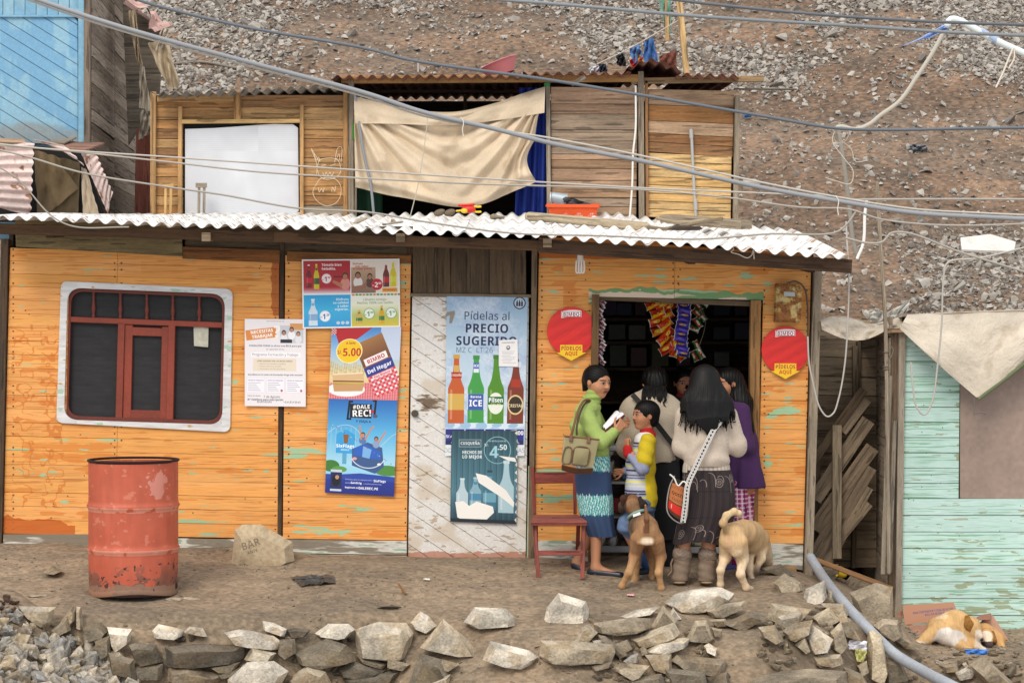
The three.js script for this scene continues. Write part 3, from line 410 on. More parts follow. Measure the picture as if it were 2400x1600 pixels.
{ // tarpaulin across the middle opening
  const cv = (list) => { const c = new THREE.SplineCurve(list.map(([x, y]) => new THREE.Vector2(x, y))); return (t) => c.getPoint(t); };
  const top = cv([[829, 228], [900, 246], [980, 262], [1070, 265], [1160, 245], [1220, 224], [1278, 206]]), bot = cv([[833, 438], [900, 455], [985, 470], [1070, 484], [1130, 478], [1200, 450], [1258, 426]]);
  const ray = (u, v, cu, n) => { const dx = Math.abs(u - cu) * 1.5, dy = v * 0.8, r = Math.hypot(dx, dy), a = Math.atan2(dy, dx); return 0.030 * (Math.sin(a * n + 2.2 * fbm(r * 3, a * 2 + n, 2)) + 0.4 * Math.sin(a * n * 2.3 + 1)) * ss(r, 0.06, 0.3) * (1 - ss(r, 0.75, 1.25)); };
  const fold = (u, v) => ray(u, v, -0.02, 17) + ray(u, v, 1.02, 19) + 0.03 * (fbm(u * 4, v * 4, 2) - 0.5) + 0.05 * Math.exp(-(((v - 0.93 + 0.04 * Math.sin(u * 9)) / 0.05) ** 2));
  const f = (u, v) => { const a = top(u), b = bot(u), side = v > 0.55 ? -18 * Math.sin((v - 0.55) / 0.45 * 3.14) * ss(u, 0.75, 1) : -30 * 0; const x = lerp(a.x, b.x, v) + side - 14 * Math.sin(v * 3.14) * ss(u, 0.8, 1), y = lerp(a.y, b.y, v); return P(x, y, ZU + 0.10 + fold(u, v)); };
  M.tarp = mat(0xefe2d0, { map: T.canvas, roughness: 0.9 });
  const t = thing('tarpaulin', 'beige canvas tarpaulin hung across the open bay of the timber house', 'tarpaulin', P(1050, 480, ZU + 0.1));
  put('cloth', sheet(f, 120, 70, 0.003, [1.6, 0.9]), M.tarp, t);
  const hem = cv([[832, 289], [930, 290], [1010, 293], [1090, 290], [1190, 278], [1276, 264]]);
  put('flap', sheet((u, v) => { const a = top(u), b = hem(u); return P(lerp(a.x, b.x, v), lerp(a.y - 3, b.y, v), ZU + 0.125 + 0.035 * Math.sin(v * 2.4) + 0.012 * Math.sin(u * 30 + v * 3) * v + 0.03 * (fbm(u * 4, v * 4, 2) - 0.5)); }, 70, 10, 0.003, [1.6, 0.25]), M.tarp, t);
  const blue = mat(0x16379b, { roughness: 0.8, map: T.plain });
  solo('blue_curtain', sheet((u, v) => P(lerp(1206, 1281, u) + 12 * (1 - v) * (1 - u), lerp(205, 512, v), ZU - 0.06 + 0.025 * Math.sin(u * 22 + v * 1.5)), 40, 8, 0.003), blue, 'dark blue curtain hanging at the right side of the open bay', 'curtain');
  solo('green_cloth', sheet((u, v) => P(lerp(834, 896, u), lerp(425, 512, v), ZU - 0.12 + 0.02 * Math.sin(u * 16)), 16, 4, 0.003), mat(0x0e3a26, { roughness: 0.9 }), 'dark green cloth in the lower left corner of the open bay', 'cloth');
}
// ---- the blue hut, upper left -----------------------------------------------------------------
{
  const z = -2.2, hut = thing('blue_hut', 'blue boarded hut with a weathered grey plank side, top left', 'hut', P(100, 500, z));
  T.blue = makeTex(512, 512, (u, v) => { const n = fbm(u * 5, v * 5, 4), k = 0.93 + 0.14 * (fbm(u * 40, v * 40, 3) - 0.5); return mul3(mix3([122, 172, 200], [142, 184, 204], ss(n, 0.4, 0.62)), k); });
  T.blueDirty = makeTex(512, 512, (u, v) => { const px = u * 200, py = 340 - v * 340, n = fbm(u * 7, v * 7, 4), d = n * 44 + py; let c = mix3([116, 168, 202], [140, 184, 206], ss(n, 0.4, 0.62)); if (d > 312) c = mix3(c, [140, 146, 146], ss(d, 312, 332) * 0.8); return mul3(c, 0.95 + 0.1 * (fbm(px * 0.3, py * 0.3, 2) - 0.5)); });
  const bm = mat(0xffffff, { map: T.blue, roughness: 0.6 }), bd = mat(0xffffff, { map: T.blueDirty, roughness: 0.6 }), uvb = (p) => [(p.x / S(z) + 1200) / 200, (340 - (800 - (p.y - 1.5) / S(z))) / 340];
  put('backing', slab([P(-400, 560, z - 0.03), P(206, 560, z - 0.03), P(206, -140, z - 0.03), P(-400, -140, z - 0.03)], 0.03, uvRand()), mat(0x4f6e80), hut);
  for (let k = -2; k < 8; k++) { const x = 6 + k * 26; put('board', slab([P(x, 36, z - 0.004), P(Math.min(x + 25, 197), 36, z - 0.004), P(Math.min(x + 25, 197), -60, z - 0.004), P(x, -60, z - 0.004)], 0.02, uvRand()), bm, hut); }
  const panel = [[-60, 40], [172, 40], [181, 50], [182, 336], [-60, 336]];
  for (let k = -9; k < 13; k++) { const y0 = 40 + k * 31, s = 0.62, q = clip([[-60, y0 - 60 * s], [200, y0 + 200 * s], [200, y0 + 200 * s + 29.6], [-60, y0 - 60 * s + 29.6]], panel); if (q.length < 3) continue; const f = q.map(([x, y]) => P(x, y, z - 0.006)); if (V(0, 0, 0).crossVectors(f[1].clone().sub(f[0]), f[2].clone().sub(f[0])).z < 0) f.reverse(); put('board', slab(f, 0.016, uvb, 0.003, V(0, 0, 1)), bd, hut); }
  put('frame', merge([pbeam(190, -60, 190, 340, z + 0.004, 14, 0.03), pbeam(-60, 38, 184, 38, z + 0.003, 5, 0.028)]), bm, hut);
  put('corner_post', pbeam(205, -60, 205, 560, z - 0.01, 14, 0.08), wood(0x8f8072), hut);
  // receding side wall: grey boards, split by a seam
  const xa = P(212, 0, z).x, xb = P(315, 0, -5).x, pt = (t, y, dz = 0) => V(lerp(xa, xb, t) + 0.01, y, lerp(z - 0.02, -5, t));
  for (let i = 0; i < 23; i++) for (const [t0, t1] of [[0, 0.47], [0.475, 1]]) { const y = 2.2 + i * 0.105 + (t0 ? 0.02 : 0), j = () => (R0() - 0.5) * 0.012, dip = R0() > 0.75 ? -0.02 * R0() : 0; put('plank', slab([pt(t0, y + j()), pt(t1, y + j() + dip), pt(t1, y + 0.1 + j() + dip), pt(t0, y + 0.1 + j())], 0.02, (p) => [p.z + i * 0.37, p.y * 1.3 + i], 0.004, V(1, 0, 0.05).normalize()), pick([wood(0xa5988a), wood(0x94877a), wood(0x857868), wood(0xb0a496)]), hut); }
  put('side_backing', slab([pt(0, 2), pt(1, 2), pt(1, 4.7), pt(0, 4.7)].map((p) => p.add(V(-0.04, 0, 0))), 0.03, uvRand(), 0.003, V(1, 0, 0.05).normalize()), M.dark[1], hut);
  put('red_plank', slab([P(314, 505, -3.2), P(354, 505, -3.2), P(350, 300, -3.2), P(318, 300, -3.2)], 0.03, uvVert()), wood(0xa8685a), hut, 'faded red upright plank at the far end');
  put('roof_edge', merge([sheet((u, v) => { const a = P(lerp(300, 402, u), lerp(-14, 62, u), -3.4); return V(a.x + v * 0.1 * Math.sin(u * 5), a.y + 0.02 * Math.cos(u * 20) - v * 0.10, a.z + v * 0.28); }, 30, 3, 0.003), pbeam(290, 8, 384, 72, -3.5, 14, 0.05)]), mat(0xd8b0a8, { map: T.tin }), hut, 'pinkish corrugated roof edge');
  put('gable_board', slab([P(300, 340, -3.45), P(372, 232, -3.45), P(384, 70, -3.45), P(286, 6, -3.45)], 0.02, uvRand()), M.grey[1], hut);
  const rags = [[[[300, 26], [316, 26], [332, 150], [322, 152]], 1, 0xcabba4], [[[346, 102], [392, 92], [420, 200], [398, 214]], 2, 0xd8cbb6], [[[328, 152], [338, 158], [354, 262], [326, 254]], 3, 0xd9d4c9], [[[378, 66], [394, 66], [390, 106], [362, 124]], 6, 0xe8dfd8], [[[330, 256], [346, 262], [352, 310], [324, 330]], 4, 0xc9c4bb]];
  for (const [q, s, c] of rags) put('tarp_scrap', rag(q, -3.05, 0.06, s, 16), mat(c, { map: T.canvas }), hut);
}
{ // scrap lean-to on the shop roof, far left
  const z = -1.5, sh = thing('scrap_lean_to', 'lean-to of bent pinkish corrugated sheets and dark plywood, far left above the roof', 'lean-to', P(120, 495, z));
  const pink = mat(0xf2dcd8, { map: T.tin, roughness: 0.7 });
  const cor = (q, n, zz, am, ph) => sheet((u, v) => { const b = bil(q, u, v), w = Math.sin((v * n + u * 0.35 * n * 0.4 + ph) * 6.283); return P(b[0] + w * 2.2 * u, b[1], zz + am * w + 0.10 * Math.sin(u * 1.6)); }, 12, n * 10, 0.002, [0.4, 0.6]);
  put('corrugated_sheet', cor([[-60, 326], [78, 336], [70, 506], [-60, 470]], 8, z + 0.1, 0.02, 0), pink, sh); put('corrugated_sheet', cor([[188, 356], [222, 356], [262, 450], [252, 500]], 7, z + 0.12, 0.02, 0.3), pink, sh);
  put('corrugated_sheet', cor([[78, 326], [150, 340], [196, 388], [150, 352]], 3, z + 0.2, 0.01, 0.1), pink, sh);
  const ply = mat(0x8a7a60, { map: T.canvas, roughness: 0.9 });
  put('plywood', rag([[80, 352], [130, 366], [182, 440], [88, 520]], z - 0.1, 0.05, 3, 12), ply, sh); put('plywood', rag([[128, 366], [186, 380], [182, 510], [86, 512]], z - 0.2, 0.04, 5, 12), ply, sh);
  put('plywood', rag([[190, 392], [202, 396], [232, 505], [192, 505]], z + 0.02, 0.03, 8, 10), mat(0xcfc3b4, { map: T.canvas }), sh);
  put('backing', slab([P(-60, 520, z - 0.3), P(250, 520, z - 0.3), P(190, 350, z - 0.3), P(-60, 330, z - 0.3)], 0.02, uvRand()), M.black, sh);
  put('board', slab([P(-40, 330, z + 0.2), P(60, 335, z + 0.2), P(56, 325, z), P(-40, 322, z)], 0.012, uvRand()), M.dull[1], sh); put('board', slab([P(118, 344, z + 0.2), P(200, 350, z + 0.2), P(244, 334, z - 0.1), P(140, 330, z - 0.1)], 0.012, uvRand()), wood(0x9c7462), sh); put('board', slab([P(96, 334, z + 0.1), P(150, 334, z + 0.1), P(178, 321, z - 0.1), P(128, 326, z - 0.1)], 0.012, uvRand()), M.grey[1], sh);
}
// ---- the turquoise hut and the passage, right --------------------------------------------------
{
  const z = 0.3, hut = thing('turquoise_hut', 'low hut of flaking turquoise boards under a draped tarpaulin, right', 'hut', P(2250, 1440, z));
  T.turq = makeTex(1024, 1024, (u, v) => { const px = 2090 + u * 400, py = 1480 - v * 740; const n = fbm(px * 0.02, py * 0.12, 4), m = fbm(px * 0.012, py * 0.5, 3), k = 0.94 + 0.12 * (fbm(px * 0.05, py * 0.6, 2) - 0.5); let c = mul3(mix3([188, 222, 211], [202, 230, 221], fbm(px * 0.01, py * 0.02, 3)), k); if (m > 0.6) c = mix3(c, [116, 160, 130], ss(m, 0.6, 0.72) * 0.8); const low = ss(py, 1180, 1420) * 0.10 + 0.12 * (ss(px, 2232, 2246) - ss(px, 2246, 2262)) * (py < 1180 ? 1 : 0); if (n + low > 0.74) c = mix3(c, [136, 140, 104], 0.7); if (n - low > 0.78) c = mix3(c, [176, 170, 150], 0.8); if (hash2(Math.floor(px / 2.2), Math.floor(py / 2.2)) > 0.9992) c = mul3(c, .4); return c; });
  const tm = mat(0xffffff, { map: T.turq, roughness: 0.8, vertexColors: true, ...facBump }), uvt = (p) => [(p.x / S(z) + 1200 - 2090) / 400, (1480 - (800 - (p.y - 1.5) / S(z))) / 740];
  boards(hut, 'plank', [[2122, 775], [2460, 775], [2460, 1168], [2116, 1168]], [...even(0, 1, 11), 1], () => [[0, 0.385]], z, 0.02, tm, uvt, 1.2, 1.5);
  boards(hut, 'plank', [[2116, 1168], [2460, 1168], [2460, 1480], [2108, 1480]], [...even(0, 1, 8), 1], () => [[0, 1]], z, 0.02, tm, uvt, 1.2, 1.5);
  put('hardboard', slab([P(2251, 1168, z - 0.004), P(2470, 1170, z - 0.004), P(2470, 770, z - 0.004), P(2251, 770, z - 0.004)], 0.01, (p) => [p.y * 0.6, p.x * 0.6]), mat(0xb09a8c, { map: T.plain, bumpMap: T.grain, bumpScale: 0.001 }), hut, 'plain brown hardboard panel in the upper right');
  put('corner_post', pbeam(2114, 772, 2104, 1456, z, 15, 0.08), M.grey[2], hut); put('corner_post', pbeam(2098, 770, 2090, 1440, z - 0.04, 16, 0.06), wood(0x8a755f), hut); put('batten', pbeam(2098, 986, 2086, 1340, z + 0.02, 9, 0.03), M.grey[2], hut);
  // side wall along the passage: boards receding to the left
  const xa = P(2090, 0, z).x, xb = P(2018, 0, -2.2).x, pt = (t, y) => V(lerp(xa, xb, t), y, lerp(z - 0.06, -2.2, t));
  for (let i = 0; i < 15; i++) { const y = -0.45 + i * 0.142, j = () => (R0() - 0.5) * 0.015; put('plank', slab([pt(1, y + j()), pt(0, y + j()), pt(0, y + 0.137 + j()), pt(1, y + 0.137 + j())], 0.02, (p) => [p.z + i * 0.7, p.y + i * 0.3], 0.004, V(-1, 0, 0.1).normalize()), pick([wood(0xd0c0ae), wood(0xc2b19e), wood(0xb3a18d)]), hut); }
  put('back_wall', box(3.6, 0.45, -2.1, 2.4, 2.0, 0.04), M.dark[0], hut); put('side_wall', box(4.6, 0.4, -0.9, 0.04, 2.0, 2.2), M.dark[0], hut);
  put('roof', slab([P(2092, 772, z + 0.08), P(2480, 765, z + 0.08), P(2480, 765, z + 0.08).add(V(0, -0.10, -2.4)), P(2092, 772, z + 0.08).add(V(-0.05, -0.10, -2.4))], 0.02, uvRand(), 0.003, V(0, 1, 0.05)), M.dull[3], hut);
  // rear boards closing the passage
  const fe = thing('passage_fence', 'rough grey plank fence closing the dark passage between the huts', 'fence', P(2000, 1280, -2.4));
  boards(fe, 'plank', [[1900, 745], [2120, 752], [2110, 1330], [1890, 1330]], [...even(0, 1, 13), 1], () => [[0, 1]], -0.8, 0.02, [wood(0xb8a48a), wood(0xc4b095), wood(0xa5927a)], null, 1.6, 2);
  put('post', pbeam(2004, 810, 2008, 1140, -0.72, 12, 0.05), wood(0x95866f), fe); put('post', pbeam(2013, 800, 2000, 1330, -0.76, 10, 0.05), wood(0x7d6c58), fe);
}
{ // tarpaulins over the hut
  M.tarpG = mat(0xe6e0d8, { bumpMap: T.stoneBump, bumpScale: 0.012, map: T.canvas, roughness: 0.75 });
  const t = thing('roof_tarpaulin', 'dirty pale tarpaulin draped over the turquoise hut, its corner hanging in a point', 'tarpaulin', P(2250, 800, 0.45));
  const top = (u) => [2128 + u * 330, 738 - 12 * Math.sin(u * 1.6)], low = (u) => u < 0.52 ? [lerp(2108, 2290, u / 0.52), lerp(768, 932, Math.pow(u / 0.52, 0.95))] : [lerp(2290, 2470, (u - 0.52) / 0.48), lerp(934, 800, (u - 0.52) / 0.48)];
  put('cloth', sheet((u, v) => { const a = top(u), b = low(u); return P(lerp(a[0], b[0], v), lerp(a[1], b[1], v), 0.34 + 0.16 * Math.sin(v * 1.5) + 0.03 * Math.sin(u * 14 + v * 5) * v + 0.03 * (fbm(u * 6, v * 6, 3) - 0.5)); }, 60, 30, 0.004, [1.2, 0.6]), M.tarpG, t);
  put('cloth_top', sheet((u, v) => { const a = top(u); const q = P(a[0], a[1], 0.35); return V(q.x - v * 0.1, q.y - 0.07 * v + 0.03 * (fbm(u * 6, v * 5, 2) - 0.5) * v, q.z - v * 1.6); }, 30, 8, 0.004, [1.2, 1]), M.tarpG, t);
  put('hem', tube([P(2296, 934, 0.52), P(2350, 893, 0.52), P(2460, 806, 0.52)], 0.012, 12), mat(0x7d8f6c, { map: T.canvas }), t);
  put('tie', ptube([[2284, 932], [2286, 958], [2283, 970], [2300, 966], [2312, 970]], 0.53, 0.004), mat(0x6d675e), t);
  const q = thing('passage_tarpaulin', 'small crumpled whitish tarpaulin sagging over the passage', 'tarpaulin', P(2010, 780, 0));
  put('cloth', sheet((u, v) => { const tx = 1924 + u * 190, ty = 752 - 4 * u - 10 * Math.sin(u * 7) * (1 - v), by = 772 + 38 * Math.sin(Math.min(1, u * 1.25) * 2.6) * 0.95 - u * 22; return P(tx + v * 3, lerp(ty, by, v), 0.1 + 0.03 * Math.sin(u * 22 + v * 4) * v + 0.04 * (fbm(u * 8, v * 5, 3) - 0.5) + 0.08 * v); }, 50, 14, 0.003, [0.7, 0.3]), M.tarpG, q);
  put('cloth_top', sheet((u, v) => { const q2 = P(1924 + u * 190, 752 - 4 * u - 10 * Math.sin(u * 7), 0.1); return V(q2.x, q2.y - 0.02 * v + 0.06 * (fbm(u * 7, v * 4, 3) - 0.4) * v, q2.z - v * 0.5); }, 24, 8, 0.003, [0.7, 0.8]), M.tarpG, q);
  const r = thing('crumpled_plastic_sheet', 'crumpled white plastic sheet lying on the hut roof beside the pole', 'plastic sheet', P(2080, 745, -0.4));
  put('fold', rag([[2022, 730], [2060, 722], [2090, 748], [2040, 756]], -0.3, 0.06, 4, 12), mat(0xe4e2dc, { map: T.plain }), r); put('fold', rag([[2066, 742], [2132, 704], [2128, 730], [2092, 762]], -0.2, 0.06, 6, 12), mat(0xd8d6cf, { map: T.plain }), r);
}

// ---- stones ------------------------------------------------------------------------------------
// angular stone from its outline: full outline in the middle, smaller worn faces in front and behind
function pstone(poly, seed, depth, z0) {
  const r = rng(seed * 31 + 5), xs = poly.map((p) => p[0]), ys = poly.map((p) => p[1]), cx = (Math.min(...xs) + Math.max(...xs)) / 2, y0 = Math.min(...ys), y1 = Math.max(...ys), cy = (y0 + y1) / 2;
  const w = Math.max(...xs) - Math.min(...xs), g = 0.03 + (z0 ?? G(cx, Math.min(1640, y1 - 0.22 * (y1 - y0))).z), d = depth ?? clamp((0.45 * w + 0.5 * (y1 - y0)) * S(g) * 0.8, 0.05, 0.26);
  const pts = [], put3 = (k, dz, lift) => poly.forEach(([x, y]) => { const q = P(cx + (x - cx) * k * (1.01 + r() * 0.07), cy + lift * (y1 - y0) + (y - cy) * k * 1.05, g + 0.02); q.z += dz * d * (0.85 + r() * 0.3); pts.push(q); });
  put3(0.74, 0.42, 0.07 + 0.05 * r()); put3(1, 0.10 - 0.25 * r(), 0); put3(0.8, -0.55, 0.02);
  const gm = new ConvexGeometry(pts), p = gm.attributes.position, n = gm.attributes.normal, uv = [], o = r() * 5, a = r() * 6.28, c = Math.cos(a), s = Math.sin(a);
  for (let i = 0; i < p.count; i++) { const ax = Math.abs(n.getX(i)), ay = Math.abs(n.getY(i)), az = Math.abs(n.getZ(i)); const q = az >= ax && az >= ay ? [p.getX(i), p.getY(i)] : ay >= ax ? [p.getX(i), p.getZ(i)] : [p.getZ(i), p.getY(i)]; uv.push((q[0] * c - q[1] * s) * 1.6 + o, (q[0] * s + q[1] * c) * 1.6); }
  gm.setAttribute('uv', new THREE.Float32BufferAttribute(uv, 2)); return gm;
}
const rockMat = { L: M.stones[0], K: M.stones[1], T: M.stones[2], U: M.stones[3], M: M.stones[4], W: M.stones[5], D: M.darkStones[0], E: M.darkStones[1], F: M.darkStones[2], B: M.bluStones[0] };
const wallT = thing('dry_stone_wall', 'low dry stone retaining wall of mixed grey blocks along the terrace edge, left of centre', 'stone wall', V(-1.4, -0.3, 1.9));
const heapM = thing('stone_heap', 'heap of flat brown and grey stones below the dogs', 'stone heap', V(1.0, -0.3, 1.9));
const heapR = thing('stone_heap', 'heap of angular pale stones between the shop post and the grey pipe', 'stone heap', V(2.1, -0.3, 1.5));
const heapP = thing('stone_heap', 'large buried brown stones behind the grey pipe at the passage mouth', 'stone heap', V(2.4, -0.3, 0.8));
let sk = 0;
for (const [k, pts] of [['F', [[192, 1468], [205, 1460], [235, 1460], [252, 1478], [245, 1492], [205, 1502]]], ['L', [[252, 1470], [308, 1475], [303, 1502], [270, 1526], [258, 1505]]], ['F', [[222, 1503], [256, 1490], [258, 1532], [236, 1545]]], ['D', [[302, 1512], [318, 1508], [365, 1512], [380, 1550], [330, 1560], [312, 1540]]], ['L', [[358, 1478], [370, 1463], [427, 1475], [425, 1490], [415, 1497], [362, 1493]]], ['K', [[430, 1479], [445, 1468], [475, 1472], [484, 1491], [465, 1488]]], ['E', [[392, 1516], [440, 1511], [568, 1512], [570, 1540], [560, 1550], [450, 1562], [394, 1560]]], ['D', [[312, 1560], [380, 1556], [378, 1592], [318, 1592]]], ['M', [[395, 1567], [440, 1564], [520, 1582], [500, 1612], [395, 1594]]], ['L', [[526, 1482], [560, 1475], [640, 1490], [660, 1505], [653, 1519], [580, 1512], [545, 1506]]], ['L', [[615, 1455], [640, 1460], [670, 1474], [665, 1490], [618, 1474]]], ['E', [[672, 1475], [690, 1472], [728, 1475], [715, 1490], [680, 1494]]], ['L', [[740, 1484], [770, 1462], [815, 1462], [830, 1475], [815, 1492], [795, 1497], [742, 1489]]], ['F', [[692, 1530], [765, 1497], [810, 1512], [824, 1530], [830, 1547], [800, 1553], [750, 1565], [698, 1552]]], ['K', [[832, 1477], [885, 1460], [948, 1462], [968, 1485], [952, 1540], [930, 1545], [880, 1537], [838, 1533]]], ['U', [[836, 1535], [850, 1537], [905, 1555], [898, 1566], [845, 1549]]], ['U', [[910, 1544], [960, 1556], [945, 1571], [908, 1563]]], ['D', [[790, 1567], [830, 1549], [890, 1575], [860, 1591], [800, 1583]]], ['D', [[800, 1588], [940, 1571], [925, 1592], [890, 1605], [810, 1608]]], ['L', [[535, 1592], [580, 1553], [640, 1550], [672, 1573], [650, 1612], [540, 1618]]], ['T', [[675, 1592], [720, 1561], [760, 1576], [782, 1615], [680, 1615]]], ['K', [[572, 1545], [590, 1517], [645, 1531], [635, 1546], [600, 1551]]], ['F', [[490, 1562], [560, 1552], [545, 1577], [510, 1574]]], ['F', [[958, 1610], [985, 1532], [1035, 1546], [1064, 1610]]], ['D', [[380, 1520], [394, 1512], [396, 1560], [384, 1552]]], ['D', [[575, 1560], [560, 1580], [515, 1590], [505, 1578]]], ['F', [[655, 1500], [690, 1498], [692, 1530], [668, 1545], [650, 1530]]], ['E', [[865, 1560], [905, 1570], [890, 1585], [850, 1575]]], ['U', [[1036, 1545], [1075, 1556], [1050, 1572], [1028, 1566]]], ['F', [[255, 1530], [312, 1545], [318, 1590], [262, 1575]]], ['K', [[990, 1605], [1055, 1581], [1050, 1606], [1012, 1616]]], ['U', [[120, 1476], [158, 1448], [165, 1476], [135, 1490]]]]) put('stone', pstone(pts, ++sk), rockMat[k], wallT);
for (const [k, pts] of [['U', [[1392, 1462], [1480, 1448], [1522, 1450], [1526, 1470], [1500, 1481], [1440, 1488], [1396, 1480]]], ['L', [[1456, 1445], [1490, 1430], [1545, 1423], [1530, 1437], [1475, 1446]]], ['T', [[1656, 1431], [1700, 1415], [1745, 1409], [1748, 1421], [1690, 1447], [1670, 1446]]], ['U', [[1525, 1471], [1555, 1420], [1587, 1455], [1560, 1469], [1530, 1477]]], ['L', [[1572, 1438], [1578, 1424], [1597, 1450], [1586, 1454]]], ['T', [[1480, 1496], [1580, 1460], [1592, 1485], [1575, 1493], [1500, 1516], [1487, 1509]]], ['L', [[1511, 1524], [1540, 1505], [1600, 1495], [1613, 1498], [1610, 1513], [1560, 1531], [1525, 1534]]], ['M', [[1403, 1488], [1420, 1491], [1472, 1533], [1458, 1541]]], ['T', [[1345, 1508], [1365, 1470], [1378, 1464], [1400, 1482], [1378, 1506]]], ['L', [[1388, 1501], [1420, 1499], [1418, 1513], [1390, 1513]]], ['T', [[1440, 1561], [1458, 1554], [1522, 1560], [1500, 1586], [1482, 1593], [1445, 1571]]], ['B', [[1461, 1549], [1480, 1535], [1496, 1531], [1494, 1551], [1470, 1557]]], ['U', [[1513, 1535], [1573, 1534], [1573, 1579], [1530, 1566]]], ['M', [[1576, 1549], [1590, 1536], [1702, 1547], [1698, 1576], [1680, 1581], [1590, 1561]]], ['D', [[1555, 1566], [1650, 1576], [1655, 1600], [1570, 1606]]], ['U', [[1608, 1501], [1630, 1455], [1655, 1454], [1674, 1496], [1660, 1506], [1625, 1503]]], ['L', [[1650, 1513], [1662, 1507], [1681, 1520], [1679, 1537], [1655, 1526]]], ['U', [[1662, 1452], [1700, 1450], [1704, 1467], [1680, 1469]]], ['U', [[1668, 1470], [1693, 1475], [1691, 1491], [1674, 1491]]], ['F', [[1700, 1462], [1760, 1433], [1795, 1443], [1738, 1478]]], ['T', [[1265, 1537], [1272, 1503], [1340, 1504], [1433, 1512], [1437, 1530], [1430, 1549], [1330, 1554], [1278, 1549]]], ['M', [[1440, 1510], [1470, 1500], [1482, 1520], [1462, 1530]]], ['M', [[1386, 1560], [1435, 1550], [1430, 1562], [1392, 1571]]], ['F', [[1470, 1592], [1550, 1580], [1560, 1610], [1480, 1614]]], ['F', [[1655, 1585], [1705, 1575], [1712, 1605], [1660, 1612]]], ['M', [[1745, 1606], [1800, 1582], [1900, 1570], [1982, 1576], [1985, 1620], [1760, 1625]]], ['U', [[1500, 1520], [1512, 1512], [1520, 1530], [1502, 1536]]]]) put('stone', pstone(pts, ++sk), rockMat[k], heapM);
for (const [k, pts] of [['T', [[1814, 1366], [1840, 1344], [1876, 1365], [1883, 1381], [1845, 1391], [1825, 1386]]], ['L', [[1881, 1416], [1890, 1380], [1932, 1361], [1939, 1400], [1925, 1413]]], ['K', [[1940, 1406], [1942, 1382], [1966, 1398], [1965, 1413]]], ['T', [[1799, 1451], [1809, 1414], [1902, 1428], [1880, 1451], [1830, 1467]]], ['K', [[1814, 1472], [1825, 1446], [1880, 1434], [1876, 1455], [1830, 1474]]], ['U', [[1837, 1479], [1860, 1462], [1906, 1454], [1901, 1480], [1860, 1502], [1845, 1497]]], ['W', [[1903, 1447], [1945, 1424], [1969, 1453], [1940, 1468], [1915, 1462]]], ['L', [[1887, 1490], [1906, 1467], [1953, 1499], [1941, 1526], [1905, 1531], [1894, 1515]]], ['U', [[1865, 1511], [1885, 1486], [1901, 1525], [1890, 1532]]], ['T', [[1899, 1535], [1970, 1534], [1978, 1555], [1955, 1562], [1910, 1555]]], ['U', [[1778, 1470], [1815, 1465], [1837, 1500], [1820, 1508], [1785, 1486]]], ['T', [[1922, 1413], [1978, 1415], [1990, 1441], [1965, 1443]]], ['U', [[1962, 1446], [1985, 1444], [2018, 1499], [1980, 1489]]], ['T', [[1948, 1482], [1972, 1458], [1988, 1512], [1970, 1532], [1952, 1520]]], ['W', [[2037, 1482], [2048, 1478], [2066, 1490], [2080, 1572], [2070, 1604], [2034, 1586]]], ['T', [[2010, 1560], [2032, 1548], [2036, 1575], [2020, 1585]]], ['U', [[1976, 1560], [2020, 1580], [2046, 1620], [1982, 1625]]], ['F', [[1785, 1331], [1830, 1322], [1862, 1345], [1828, 1350]]], ['K', [[1896, 1480], [1915, 1466], [1930, 1478], [1908, 1490]]], ['U', [[1820, 1500], [1832, 1492], [1838, 1508], [1826, 1512]]]]) put('stone', pstone(pts, ++sk), rockMat[k], heapR);
for (const [k, pts] of [['U', [[1995, 1391], [2055, 1368], [2093, 1379], [2093, 1445], [2042, 1457], [2008, 1425]]], ['M', [[1970, 1377], [2000, 1343], [2052, 1362], [2000, 1397]]], ['U', [[2048, 1466], [2070, 1450], [2105, 1454], [2117, 1490], [2095, 1502], [2060, 1482]]], ['F', [[1920, 1330], [1965, 1322], [1975, 1350], [1935, 1362]]], ['U', [[2100, 1500], [2118, 1494], [2160, 1520], [2120, 1518]]], ['L', [[2240, 1576], [2265, 1564], [2284, 1574], [2281, 1586], [2250, 1593]]], ['L', [[2257, 1556], [2265, 1552], [2270, 1560], [2262, 1566]]], ['F', [[2070, 1540], [2110, 1545], [2130, 1590], [2075, 1600]]], ['U', [[2280, 1560], [2310, 1540], [2345, 1580], [2420, 1640], [2330, 1620]]], ['U', [[2210, 1560], [2245, 1552], [2250, 1572], [2215, 1575]]]]) put('stone', pstone(pts, ++sk), rockMat[k], heapP);
